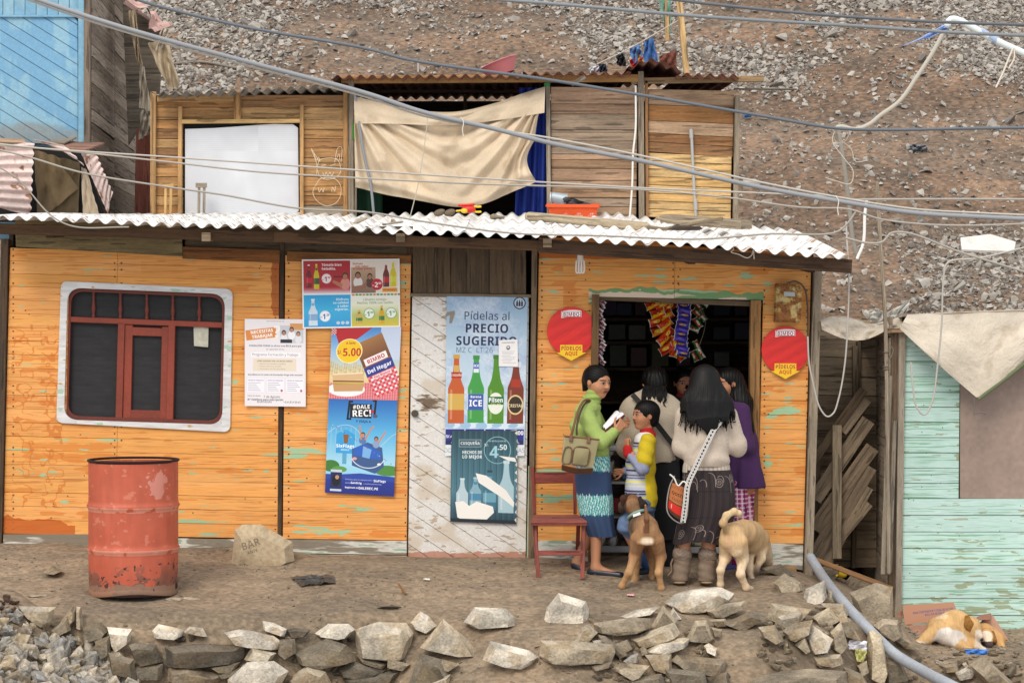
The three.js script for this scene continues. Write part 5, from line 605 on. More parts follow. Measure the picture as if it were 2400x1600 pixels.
poster('white_notice', 'small white paper notice taped over the upper right of the beer poster', 'notice', [[1169, 797], [1213, 795], [1214, 859], [1169, 858]], 0.02, 260, 370, (g, w, h) => { rect(g, 0, 0, w, h, '#eeecec'); txt(g, 'COMUNICADO', 130, 40, 26, '#777'); oval(g, 130, 110, 26, 30, '#555'); oval(g, 130, 104, 14, 16, '#ddd'); for (let i = 0; i < 9; i++) rect(g, 40 + (i % 3) * 8, 160 + i * 20, 180 - (i % 4) * 20, 5, '#aaa'); }, 0.003, 6);
// round advertising signs with a yellow arrow
function roundSign(cx, cy, r, label) {
  const z = 0.025, c = P(cx, cy, z), R = r * S(z), t = thing('round_sign', label, 'sign', V(c.x, c.y, 0), 'round red shop signs');
  const face = canvasTex(512, 512, (g) => { rect(g, 0, 0, 512, 512, '#d81e16'); for (let i = 0; i < 40; i++) { g.fillStyle = i % 2 ? 'rgba(255,60,40,.10)' : 'rgba(140,0,0,.10)'; g.beginPath(); g.ellipse((i * 83) % 512, (i * 149) % 512, 120, 30, -0.5, 0, 7); g.fill(); } g.fillStyle = '#fff'; g.beginPath(); g.moveTo(150, 46); g.quadraticCurveTo(256, 22, 362, 38); g.lineTo(362, 106); g.quadraticCurveTo(256, 96, 150, 116); g.closePath(); g.fill(); g.strokeStyle = '#8a1a20'; g.lineWidth = 6; g.strokeRect(158, 48, 196, 56); txt(g, 'BIMBO', 256, 78, 58, '#8c1a22', true, 'center', 176); });
  put('rim', new THREE.CylinderGeometry(R, R, 0.006, 64).rotateX(Math.PI / 2).translate(c.x, c.y, z), mat(0xc01812, { roughness: 0.5 }), t); put('disc', new THREE.CircleGeometry(R * 0.995, 64).translate(c.x, c.y, z + 0.0042), mat(0xffffff, { map: face, roughness: 0.4 }), t);
  const k = R / 57, s = new THREE.Shape(), q = [[-26, -32], [26, -32], [26, -50], [35, -50], [0, -69], [-35, -50], [-26, -50]].map(([x, y]) => [x * k, y * k]); q.forEach(([x, y], i) => i ? s.lineTo(x, y) : s.moveTo(x, y)); s.closePath();
  const g2 = new THREE.ExtrudeGeometry(s, { depth: 0.004, bevelEnabled: false }); const uv = g2.attributes.uv, ps = g2.attributes.position; for (let i = 0; i < uv.count; i++) uv.setXY(i, (ps.getX(i) / k + 35) / 70, (ps.getY(i) / k + 70) / 38);
  const at = canvasTex(420, 228, (g) => { rect(g, 0, 0, 420, 228, '#f0c416'); txt(g, 'PÍDELOS', 210, 48, 76, '#a8201c', true, 'center', 290); txt(g, 'AQUÍ', 210, 122, 76, '#c01c18', true, 'center', 180); }); put('arrow', g2.translate(c.x, c.y, z + 0.006), mat(0xffffff, { map: at, roughness: 0.45 }), t);
}
roundSign(1339, 776, 57, 'round red shop sign with a yellow arrow, left of the shop opening'); roundSign(1841, 820, 56, 'round red shop sign with a yellow arrow, below the rusty meter box');

// ---- things in front of the shop ----------------------------------------------------------------
{ // oil drum
  const c = G(312, 1384), R = 107 * S(c.z), H = (1385 - 1074) * S(c.z), t = thing('oil_drum', 'open orange red steel oil drum with scuffed rusty lower side', 'oil drum', V(c.x, c.y - 0.01, c.z));
  T.drum = makeTex(1024, 512, (u, v) => { const n = fbm(u * 12, v * 9, 5, 12, 0), m = fbm(u * 40, v * 24, 4, 40, 0); let k = mul3(mix3([186, 84, 58], [198, 100, 72], n), 0.95 + 0.1 * (fbm(u * 60, v * 8, 2, 60, 0) - 0.5)); const right = ss(u, 0.42, 0.66); const low = ss(v, 0.34, 0.02); if (n * 0.6 + m * 0.4 + 0.17 * low * (0.6 + right) > 0.60) k = mix3(k, mix3([120, 84, 68], [74, 58, 52], m), 0.8 * low); const d = Math.hypot((u - 0.62) / 0.05, (v - 0.84) / 0.10); if (d + (m - 0.5) * 2 < 0.8) k = mix3(k, [214, 160, 150], 0.6); if (m > 0.72 && v > 0.3) k = mix3(k, [214, 150, 130], 0.4); const spots = fbm(u * 90, v * 46, 2, 90, 0); if (spots > 0.74 && low * (0.3 + right) > 0.15) k = [70, 40, 34]; for (const rv of [0.33, 0.652]) { const q = Math.abs(v - rv); if (q < 0.02 && m > 0.4) k = mix3(k, [216, 168, 150], 0.5); } if (v < 0.05 + 0.06 * m) k = mix3(k, [140, 112, 90], 0.8); return k; });
  const M1 = mat(0xffffff, { map: T.drum, roughness: 0.55, metalness: 0.05, bumpMap: T.stoneBump, bumpScale: 0.001 });
  const prof = [[R * 0.97, 0], [R * 0.985, 0.012], [R * 0.97, 0.03]]; for (let i = 0; i <= 60; i++) { const y = 0.035 + (H - 0.07) * i / 60, b = (f) => Math.exp(-(((y / H - f) / 0.016) ** 2)) * 0.012; prof.push([R * 0.97 + b(0.33) + b(0.652), y]); } prof.push([R * 0.97, H - 0.02]);
  const body = lathe(prof, 72), p = body.attributes.position; for (let i = 0; i < p.count; i++) { const x = p.getX(i), y = p.getY(i), z = p.getZ(i), a = Math.atan2(x, z), low = ss(y, 0.22, 0), k = 1 - 0.03 * low * fbm(a * 2 + 4, y * 9, 3) + 0.01 * (fbm(a * 2 + 8, y * 3, 2) - 0.5); p.setXYZ(i, x * k, y - 0.012 * low * Math.sin(a * 3 + 1), z * k); } body.computeVertexNormals(); const uv = body.attributes.uv; for (let i = 0; i < uv.count; i++) uv.setX(i, (uv.getX(i) + 0.5) % 1.0000001);
  body.rotateY(Math.PI); for (let i = 0; i < uv.count; i++) uv.setX(i, i / (prof.length) | 0 ? Math.floor(i / prof.length) / 72 : 0);
  put('body', body.translate(c.x, c.y - 0.01, c.z), M1, t); const dark = mat(0x5a3228, { map: T.rust });
  put('rim', new THREE.TorusGeometry(R * 0.975, 0.008, 8, 64).rotateX(Math.PI / 2).translate(c.x, c.y + H - 0.018, c.z), dark, t); put('inside', new THREE.CylinderGeometry(R * 0.955, R * 0.955, H - 0.03, 48, 1, true).translate(c.x, c.y + H / 2 - 0.03, c.z), dark, t);
  put('lid', new THREE.CylinderGeometry(R * 0.95, R * 0.95, 0.01, 40).translate(c.x, c.y + H - 0.10, c.z), mat(0x6d4a3e, { map: T.rust }), t);
}
{ // cement sack, plastic
  const sm = pstone([[552, 1292], [556, 1242], [572, 1231], [612, 1231], [640, 1251], [684, 1270], [677, 1298], [689, 1312], [664, 1330], [640, 1338], [600, 1334], [566, 1325], [546, 1324]], 411, 0.30), sb = P(618, 1284, 0.3), sp = sm.attributes.position, su = sm.attributes.uv; for (let i = 0; i < sp.count; i++) su.setXY(i, (sp.getX(i) - sb.x) / 0.42 + 0.5, (sp.getY(i) - sb.y) / 0.34 + 0.5);
  const t = canvasTex(512, 420, (g, w, h) => { rect(g, 0, 0, w, h, '#bcaa8c'); for (let i = 0; i < 260; i++) { g.fillStyle = i % 2 ? 'rgba(110,90,66,.12)' : 'rgba(220,205,175,.14)'; g.beginPath(); g.ellipse((i * 97) % w, (i * 61) % h, 14 + i % 40, 8 + i % 22, i, 0, 7); g.fill(); } g.save(); g.translate(180, 150); g.rotate(-0.35); txt(g, 'BAR', 0, 0, 84, 'rgba(62,54,50,.42)'); txt(g, 'ANIV', -6, 62, 36, 'rgba(62,54,50,.55)'); g.restore(); txt(g, '®Tr', 120, 330, 46, 'rgba(60,52,48,.6)'); });
  solo('cement_sack', sm, mat(0xffffff, { map: t, roughness: 0.9 }), 'crumpled dusty paper sack with faded lettering against the base board', 'sack');
  const q = G(732, 1366); solo('plastic_scrap', sheet((u, v) => { const a = bil([[680, 1356], [782, 1352], [786, 1370], [706, 1378]], u, v), g = G(a[0], a[1]); return V(g.x, g.y + 0.008 + 0.030 * Math.abs(fbm(u * 7, v * 6, 3) - 0.2) * Math.sin(u * 3.1) , g.z + 0.02 * (fbm(u * 9, v * 9, 2) - 0.5)); }, 40, 16, 0.002), mat(0x4a4744, { roughness: 0.35, map: T.plain }), 'flattened crumpled dark plastic bag on the dirt right of the sack', 'plastic bag');
  const w = G(895, 1425); solo('dirt_slab', rockGeo(0.26, 0.03, 0.08, 55, 14, 0.8).translate(w.x, w.y, w.z), rockMat.D, 'thin dark grey slate half buried in the dirt below the door', 'slate'); const st = G(942, 1396); solo('stick', tube([V(st.x + 0.02, st.y, st.z), V(st.x - 0.02, st.y + 0.06, st.z)], 0.008), M.woods[4], 'short wooden peg standing in the dirt below the door', 'peg');
  for (const [x, y, w2, h2, l] of [[1478, 1398, 0.045, 0.02, 'small pink and white wrapper on the dirt left of the long white stone'], [1000, 1362, 0.04, 0.012, 'small scrap of white paper on the dirt below the door']]) { const g = G(x, y); solo('litter', rag4(g, w2, h2), mat(x > 1400 ? 0xe8a8a8 : 0xe8e4dc, { roughness: 0.6 }), l, 'litter'); }
  for (const [x, y, l] of [[450, 1404, 'thin white stone chip right of the oil drum'], [405, 1406, 'round white chip just right of the oil drum'], [88, 1398, 'slim white stone splinter left of the oil drum']]) { const g = G(x, y); solo('stone_chip', rockGeo(0.13, 0.02, 0.06, x, 12, 0.6).rotateY(0.2).translate(g.x, g.y + 0.004, g.z), M.stones[0], l, 'stone chip'); }
  const bag = thing('litter_pile', 'white and green torn plastic wrappers lying between the stones left of the pipe', 'litter', G(2012, 1540)); put('wrapper', rag([[1992, 1500], [2034, 1504], [2030, 1526], [1988, 1522]], G(2012, 1530).z + 0.06, 0.03, 3, 12), mat(0xe6e4ec, { roughness: 0.4 }), bag); put('wrapper', rag([[2004, 1520], [2032, 1524], [2024, 1552], [2008, 1548]], G(2012, 1545).z + 0.05, 0.03, 5, 10), mat(0xbdbb74, { roughness: 0.4 }), bag);
  const bl = G(2320, 1535); solo('blue_bag', rag([[2262, 1522], [2316, 1520], [2320, 1548], [2270, 1540]], bl.z, 0.03, 8, 12), mat(0x3f7fd0, { roughness: 0.5 }), 'torn blue plastic bag beside the lying dogs', 'plastic bag');
}
function rag4(g, w, h) { return sheet((u, v) => V(g.x + (u - 0.5) * w, g.y + 0.006 + 0.012 * fbm(u * 4, v * 4, 2), g.z + (v - 0.5) * h * 2), 8, 6, 0.001); }
function mergeSmooth(g) { const n = g.clone(), p = n.attributes.position, key = new Map(), acc = []; const id = []; for (let i = 0; i < p.count; i++) { const k = [p.getX(i), p.getY(i), p.getZ(i)].map((v) => Math.round(v * 1e4)).join(); if (!key.has(k)) { key.set(k, acc.length); acc.push(V(0, 0, 0)); } id.push(key.get(k)); } const a = V(0, 0, 0), b = V(0, 0, 0), c = V(0, 0, 0); for (let i = 0; i < p.count; i += 3) { a.fromBufferAttribute(p, i); b.fromBufferAttribute(p, i + 1).sub(a); c.fromBufferAttribute(p, i + 2).sub(a); b.cross(c); for (let k = 0; k < 3; k++) acc[id[i + k]].add(b); } const nr = []; for (let i = 0; i < p.count; i++) { const v = acc[id[i]].clone().normalize(); nr.push(v.x, v.y, v.z); } n.setAttribute('normal', new THREE.Float32BufferAttribute(nr, 3)); return n; }
{ // folding chair
  const zf = G(1262, 1354).z, zb = zf - 0.42, m = wood(0x96453a), m2 = wood(0xa65a50), t = thing('folding_chair', 'old red brown folding wooden chair beside the door', 'chair', G(1310, 1352));
  const pb = (name, x1, y1, z1, x2, y2, z2, w, d, mm = m) => put(name, beam(P(x1, y1, z1), P(x2, y2, z2), w, d), mm, t);
  pb('leg', 1262, 1354, zf, 1252, 1222, zf - 0.05, 0.028, 0.022, m2); pb('leg', 1365, 1355, zf, 1368, 1222, zf - 0.05, 0.028, 0.022, m2); pb('leg', 1258, 1338, zb, 1256, 1220, zf - 0.2, 0.026, 0.02); pb('leg', 1352, 1338, zb, 1356, 1220, zf - 0.2, 0.026, 0.02);
  pb('back_post', 1253, 1204, zb + 0.04, 1248, 1095, zb - 0.04, 0.022, 0.03); pb('back_post', 1348, 1204, zb + 0.04, 1346, 1098, zb - 0.04, 0.022, 0.03); put('rung', beam(P(1262, 1296, zf - 0.02), P(1366, 1295, zf - 0.02), 0.018, 0.034, V(0, 1, 0)), m2, t);
  put('backrest', slab([P(1250, 1132, zb - 0.01), P(1347, 1131, zb - 0.01), P(1347, 1105, zb - 0.03), P(1250, 1106, zb - 0.03)], 0.016, uvRand()), m, t);
  for (let i = 0; i < 5; i++) { const f = (k) => lerp(zb + 0.02, zf + 0.02, k), y = (k) => lerp(1206, 1220, k), a = i / 5, b = (i + 0.93) / 5; put('seat_slat', slab([P(lerp(1250, 1244, b), y(b), f(b)), P(lerp(1356, 1376, b), y(b), f(b)), P(lerp(1356, 1376, a), y(a), f(a)), P(lerp(1250, 1244, a), y(a), f(a))], 0.016, uvRand()), m2, t); } put('seat_rail', beam(P(1244, 1226, zf), P(1376, 1226, zf), 0.016, 0.03, V(0, 1, 0)), m2, t);
}
{ // meter box, lamp, switch cable
  const z = 0.02, t = thing('meter_box', 'rusty brown electricity meter box with a small window, top right of the shop front', 'meter box', P(1848, 710, z)); T.rustBox = makeTex(256, 256, (u, v) => { const n = fbm(u * 7, v * 7, 5), m = fbm(u * 40, v * 40, 3); let c = mix3([142, 92, 44], [186, 150, 84], ss(n, 0.36, 0.6)); if (m > 0.6) c = mix3(c, [84, 46, 24], 0.7); if (n > 0.62) c = mix3(c, [204, 190, 140], 0.6); return c; });
  const m = mat(0xffffff, { map: T.rustBox, roughness: 0.8 }), uvq = (p) => [p.x * 4, p.y * 4]; put('body', slab([P(1818, 754, 0.11), P(1878, 756, 0.11), P(1881, 668, 0.11), P(1821, 664, 0.11)], 0.10, uvq, 0.006), m, t); put('door', slab([P(1823, 750, 0.118), P(1875, 752, 0.118), P(1877, 672, 0.118), P(1825, 669, 0.118)], 0.01, uvq, 0.004), m, t); put('window_pane', slab([P(1838, 694, 0.122), P(1864, 695, 0.122), P(1864, 684, 0.122), P(1838, 683, 0.122)], 0.006, uvq), mat(0xa9b0b2, { roughness: 0.3 }), t); put('latch', new THREE.SphereGeometry(0.008, 10, 8).translate(...P(1833, 708, 0.122).toArray()), mat(0x8a8478, { metalness: 0.5 }), t);
  put('supply_cable', ptube([[1846, 663, 0.09], [1866, 659, 0.08], [1886, 675, 0.04], [1893, 710, 0.03], [1894, 790, 0.04]], 0, 0.006, 40), mat(0x5a544e), t);
  const l = thing('light_bulb', 'energy saving bulb hanging under the eaves right of the door', 'light bulb', P(1359, 580, 0.2)), zl = 0.22; put('socket', merge([new THREE.CylinderGeometry(0.016, 0.018, 0.06, 16).translate(...P(1360, 584, zl).toArray()), ptube([[1360, 578], [1361, 560]], zl, 0.003)]), mat(0xc9c1b2), l); put('ballast', new THREE.CylinderGeometry(0.02, 0.022, 0.045, 16).translate(...P(1360, 604, zl).toArray()), mat(0xe9e6e0), l); put('tube', merge([-9, -3, 3].map((d) => ptube([[1360 + d, 612], [1360 + d, 638], [1363 + d, 640], [1366 + d, 636], [1366 + d, 612]], zl + d * 0.001, 0.006, 20))), mat(0xf0eee8, { roughness: 0.3 }), l);
}
// ---- passage, poles, pipe ----------------------------------------------------------------------
{ const pole = thing('wooden_pole', 'tall thin grey wooden pole tied beside the turquoise hut', 'pole', P(2083, 1342, 0.5)); put('shaft', merge([tube([P(2084, 1342, 0.5), P(2080, 1000, 0.5), P(2076, 760, 0.5), P(2066, 600, 0.48), P(2057, 430, 0.46)], 0.013, 60)]), M.greyPost, pole); for (const [y, dx] of [[826, 3], [860, 3], [866, -2]]) put('tie', new THREE.TorusGeometry(0.017, 0.005, 6, 16).rotateX(1.4).translate(...P(2078, y, 0.5).toArray()), mat(0x6a6258), pole); put('tie', ptube([[2080, 850], [2092, 830], [2094, 818], [2088, 812]], 0.52, 0.004), mat(0x6a6258), pole);
  const b = put('lath', beam(P(2070, 1345, 0.48), P(2086, 880, 0.46), 0.03, 0.016), M.grey[2], pole);
  const pan = thing('leaning_slat_frame', 'broken frame of slanting grey slats leaning in the passage', 'slat frame', P(1965, 1307, -0.6)); const zz = -0.4; put('post', beam(P(1962, 1308, zz + 0.05), P(1962, 996, zz + 0.05), 0.065, 0.03), wood(0xb8a890), pan); put('rail', beam(P(1908, 1078, zz), P(2025, 912, zz), 0.06, 0.03), wood(0x7d6a54), pan);
  for (const [x1, y1, x2, y2, w] of [[1972, 1010, 2030, 934, 30], [1910, 1170, 2036, 984, 34], [1908, 1240, 2046, 1048, 34], [1908, 1312, 2038, 1092, 40], [1935, 1322, 2034, 1140, 30], [1960, 1270, 2036, 1178, 26]]) put('slat', beam(P(x1, y1, zz - 0.01), P(x2, y2, zz - 0.03), w * S(zz), 0.018), pick([wood(0xb09d86), wood(0xa28f79), wood(0xbcaa93)]), pan); put('post', beam(P(1912, 1300, zz - 0.1), P(1916, 1050, zz - 0.1), 0.05, 0.03), wood(0x7a6852), pan);
  solo('fallen_batten', beam(P(1903, 1308, 0.2), P(2093, 1380, 0.35), 0.035, 0.025), M.brown[2], 'slanting bare wooden batten across the foot of the passage', 'batten');
  solo('drain_pipe', tube([[1900, 1306, 0.15], [1925, 1345, 0.3], [1978, 1412, 0.7], [2040, 1478, 1.1], [2095, 1530, 1.4], [2160, 1570, 1.6], [2230, 1606, 1.8], [2300, 1640, 1.9]].map((q) => { const g = q[1] > 1600 ? q[2] + 0.15 : Math.max(q[2], G(q[0], q[1] + 14).z); return P(q[0], q[1], g + 0.05); }), 0.034, 80, 14), mat(0xaab0b8, { map: T.plain, roughness: 0.5 }), 'long grey plastic pipe running down from the shop post past the stones', 'pipe');
  solo('yellow_cup', lathe([[0.02, 0], [0.035, 0.02], [0.04, 0.06]], 16).rotateZ(1.2).translate(...P(1985, 1346, 0.1).toArray()), mat(0xc9a81e, { roughness: 0.5 }), 'small yellow plastic cup among stones in the passage', 'cup'); solo('red_rod', beam(P(1858, 1349, 0.3), P(1874, 1358, 0.32), 0.014, 0.014), mat(0xd2482c), 'short red plastic rod at the foot of the shop post', 'rod');
}
{ // cardboard by the lying dogs
  const cb = thing('cardboard_box', 'flattened brown cardboard box with blue print behind the lying dogs', 'cardboard box', P(2180, 1465, 0.5)); const ct = canvasTex(512, 200, (g, w, h) => { rect(g, 0, 0, w, h, '#b98a70'); for (let i = 0; i < 64; i++) { g.fillStyle = 'rgba(130,86,64,.16)'; g.fillRect(i * 8, 0, 3, h); } g.save(); g.rotate(-0.05); txt(g, 'PARA CONTENEDOR Y CAJAS DE ALTURA', 285, 92, 34, '#5a5a86', true, 'center', 400); txt(g, '832-24 MOD.6', 290, 126, 30, '#5a5a86', true, 'center', 190); g.restore(); });
  const m = mat(0xb98a72, { map: T.plain, roughness: 0.9 }); put('flap', sheet((u, v) => { const q = bil([[2117, 1418], [2236, 1411], [2252, 1452], [2121, 1464]], u, 1 - v); return P(q[0], q[1], 0.46 + 0.02 * (1 - v)); }, 4, 4, 0.006), mat(0xffffff, { map: ct, roughness: 0.9 }), cb); put('panel', sheet((u, v) => { const q = bil([[2120, 1466], [2190, 1462], [2200, 1505], [2128, 1508]], u, 1 - v); return P(q[0], q[1], 0.5 + 0.3 * (1 - v)); }, 4, 4, 0.006), m, cb); put('flap', rag([[2105, 1440], [2116, 1420], [2118, 1448], [2110, 1452]], 0.44, 0.01, 3, 6), m, cb);
  const c2 = thing('cardboard_piece', 'folded triangular piece of cardboard against the hut, right of the dogs', 'cardboard', P(2330, 1495, 0.5)); put('panel', slab([P(2292, 1468, 0.6), P(2368, 1502, 0.62), P(2326, 1438, 0.42), P(2310, 1442, 0.42)], 0.006, uvRand()), m, c2); put('flap', slab([P(2280, 1452, 0.56), P(2322, 1450, 0.58), P(2324, 1436, 0.45), P(2300, 1440, 0.45)], 0.006, uvRand()), mat(0xa5715c, { map: T.plain }), c2);
}

// ---- odds and ends on the roofs ----------------------------------------------------------------
solo('log', tube([P(1240, 507, -0.9), P(1370, 518, -0.7), P(1515, 531, -0.55)], 0.033, 24, 12).scale(1, 1, 1), wood(0xd8c8ac), 'pale round log lying along the shop roof below the orange basket', 'log');
solo('plank_end', beam(P(1560, 512, -1.4), P(1750, 527, -0.6), 0.10, 0.06, V(0, 1, 0.2)), wood(0xa89a86), 'thick grey plank lying on the right end of the shop roof', 'plank');
{ const t = thing('driftwood', 'gnarled dark stick lying on the roof right of the log', 'stick', P(1590, 530, -0.5)); put('branch', ptube([[1520, 532], [1560, 536], [1600, 530], [1640, 520], [1692, 512]], -0.5, 0.013, 40), wood(0x9b8b74), t); put('bark', rockGeo(0.28, 0.04, 0.06, 21, 18, 0.6).translate(...P(1604, 534, -0.5).toArray()), wood(0x51463b), t); put('branch', ptube([[1540, 512], [1590, 520], [1650, 516]], -0.8, 0.010, 24), wood(0xc4b59b), t); }
{ const z = -1.75, t = thing('orange_basket', 'orange plastic lattice basket filled with grey odds and ends on the roof', 'basket', P(1342, 505, z)), om = mat(0xd9541e, { roughness: 0.5 }); const q0 = [1286, 480, 1398, 506]; put('rim', merge([pbeam(1282, 482, 1404, 483, z + 0.18, 8, 0.02), pbeam(1284, 480, 1402, 480, z - 0.18, 6, 0.02), pbeam(1283, 482, 1284, 480, z + 0.18, 8, 0.02, z - 0.18), pbeam(1403, 482, 1402, 480, z + 0.18, 8, 0.02, z - 0.18)]), om, t);
  const bars = []; for (let i = 0; i <= 22; i++) { const x = 1288 + i * 5; bars.push(pbeam(x, 484, x + (i - 11) * -0.3, 508, z + 0.17, i % 22 ? 1.6 : 6, 0.006)); } for (let j = 0; j < 5; j++) bars.push(pbeam(1287, 488 + j * 5, 1399, 488 + j * 5, z + 0.17, j === 4 ? 5 : 1.6, 0.006)); put('lattice', merge(bars), om, t); put('lattice_back', slab([P(1290, 508, z - 0.17), P(1396, 508, z - 0.17), P(1400, 482, z - 0.17), P(1286, 482, z - 0.17)], 0.006, uvRand()), om, t);
  const j = thing('metal_jug', 'grey metal can lying on top of the orange basket', 'can', P(1305, 478, z)); put('body', new THREE.CylinderGeometry(0.04, 0.05, 0.12, 20, 1, true).rotateZ(1.35).translate(...P(1310, 465, z).toArray()), mat(0xaab6bd, { metalness: 0.4, roughness: 0.5 }), j); put('rim', new THREE.TorusGeometry(0.042, 0.006, 8, 24).rotateY(1.4).translate(...P(1292, 464, z + 0.01).toArray()), mat(0xc4ccd0, { metalness: 0.4, roughness: 0.5 }), j);
  solo('dark_cloth', rag([[1320, 462], [1352, 466], [1398, 484], [1322, 482]], z + 0.05, 0.05, 4, 14), mat(0x565a60, { map: T.plain }), 'crumpled dark grey cloth stuffed in the orange basket', 'cloth'); }
{ const z = -1.2, t = thing('toy_figure', 'red and yellow plastic toy lying on the roof below the tarpaulin', 'toy', P(1100, 502, z)), red = mat(0xc92418, { roughness: 0.4 }), ye = mat(0xe8c020, { roughness: 0.4 }); const cap = (x1, y1, x2, y2, r, m, n) => put(n, tube([P(x1, y1, z), P((x1 + x2) / 2, (y1 + y2) / 2 + 0.5, z), P(x2, y2, z)], r, 8), m, t); put('body', new THREE.SphereGeometry(1, 16, 12).scale(0.055, 0.028, 0.04).translate(...P(1098, 491, z).toArray()), red, t); put('chest', new THREE.SphereGeometry(1, 14, 10).scale(0.026, 0.018, 0.03).translate(...P(1088, 494, z + 0.03).toArray()), ye, t); cap(1112, 484, 1126, 484, 0.008, ye, 'limb'); cap(1112, 496, 1126, 496, 0.008, ye, 'limb'); cap(1076, 481, 1110, 479, 0.010, red, 'limb'); cap(1070, 494, 1084, 492, 0.007, ye, 'limb');
  const s = thing('old_shoes', 'pair of worn brown shoes lying on the roof left of the toy', 'shoes', P(1045, 503, z)); for (const x of [1030, 1054]) put('shoe', new THREE.SphereGeometry(1, 14, 10).scale(0.045, 0.026, 0.035).rotateZ(0.3).translate(...P(x, 498, z).toArray()), mat(0x7a6a58, { map: T.plain }), s);
  solo('roof_stone', rockGeo(0.12, 0.05, 0.1, 61, 14, 0.8).translate(...P(1165, 507, -1.0).toArray()), M.stones[1], 'pale flat stone weighing down the middle of the roof', 'stone'); solo('roof_batten', beam(P(790, 533, 0.1), P(862, 510, -1.2), 0.06, 0.012, V(0, 1, 0)), wood(0xd2c6b0), 'pale batten lying on the roof left of the tarpaulin', 'batten'); const ch = thing('roof_scraps', 'small scraps of painted wood lying on the roof', 'scraps', P(920, 522, 0)); put('scrap', beam(P(900, 526, 0.2), P(940, 520, 0), 0.03, 0.012, V(0, 1, 0)), M.grey[2], ch); put('scrap', rockGeo(0.05, 0.03, 0.05, 63, 12).translate(...P(922, 518, 0).toArray()), M.bluStones[2], ch); }
{ const z = -1.85; for (const [x, l] of [[392, 'pair of short pale slats standing at the left of the white window board'], [470, 'pair of short grey slats standing in front of the white window board']]) { const t = thing('standing_slats', l, 'slats', P(x, 510, z)); const m = x < 400 ? M.pale[0] : M.grey[2]; put('slat', pbeam(x - 5, 510, x - 4, 436, z, 6, 0.02), m, t); put('slat', pbeam(x + 7, 510, x + 8, 438, z, 6, 0.02), m, t); put('crosspiece', pbeam(x - 12, 434, x + 14, 434, z + 0.01, 11, 0.02), m, t); } }
{ // chalk drawing scratched on the boards left of the tarpaulin
  const z = ZU + 0.028, lines = [[[729, 348], [742, 386], [742, 408]], [[729, 348], [744, 372], [748, 378]], [[784, 380], [792, 346], [800, 345], [799, 380]], [[744, 388], [748, 376], [770, 370], [790, 374], [798, 392], [797, 404], [786, 416], [764, 420], [750, 414], [744, 400]], [[754, 388], [764, 386]], [[774, 388], [786, 384]], [[756, 404], [760, 412], [764, 403], [768, 412], [773, 403], [777, 412], [782, 403]], [[758, 418], [772, 412], [784, 418]], [[738, 436], [752, 418], [786, 420], [798, 436], [797, 460], [786, 476], [764, 482], [742, 470], [733, 452], [736, 438]], [[746, 440], [748, 450], [753, 442], [757, 450], [759, 440]], [[777, 448], [779, 438], [784, 448], [786, 436]], [[735, 358], [742, 376], [746, 368], [750, 378]], [[788, 374], [794, 360], [796, 376]]];
  const t = thing('chalk_drawing', 'white chalk line drawing of a long eared animal on the boards beside the tarpaulin', 'drawing', P(768, 420, z)); for (const l of lines) put('chalk_line', ptube(l, z, 0.0021, l.length * 6), mat(0xe0ceb4, { roughness: 1 }), t); }
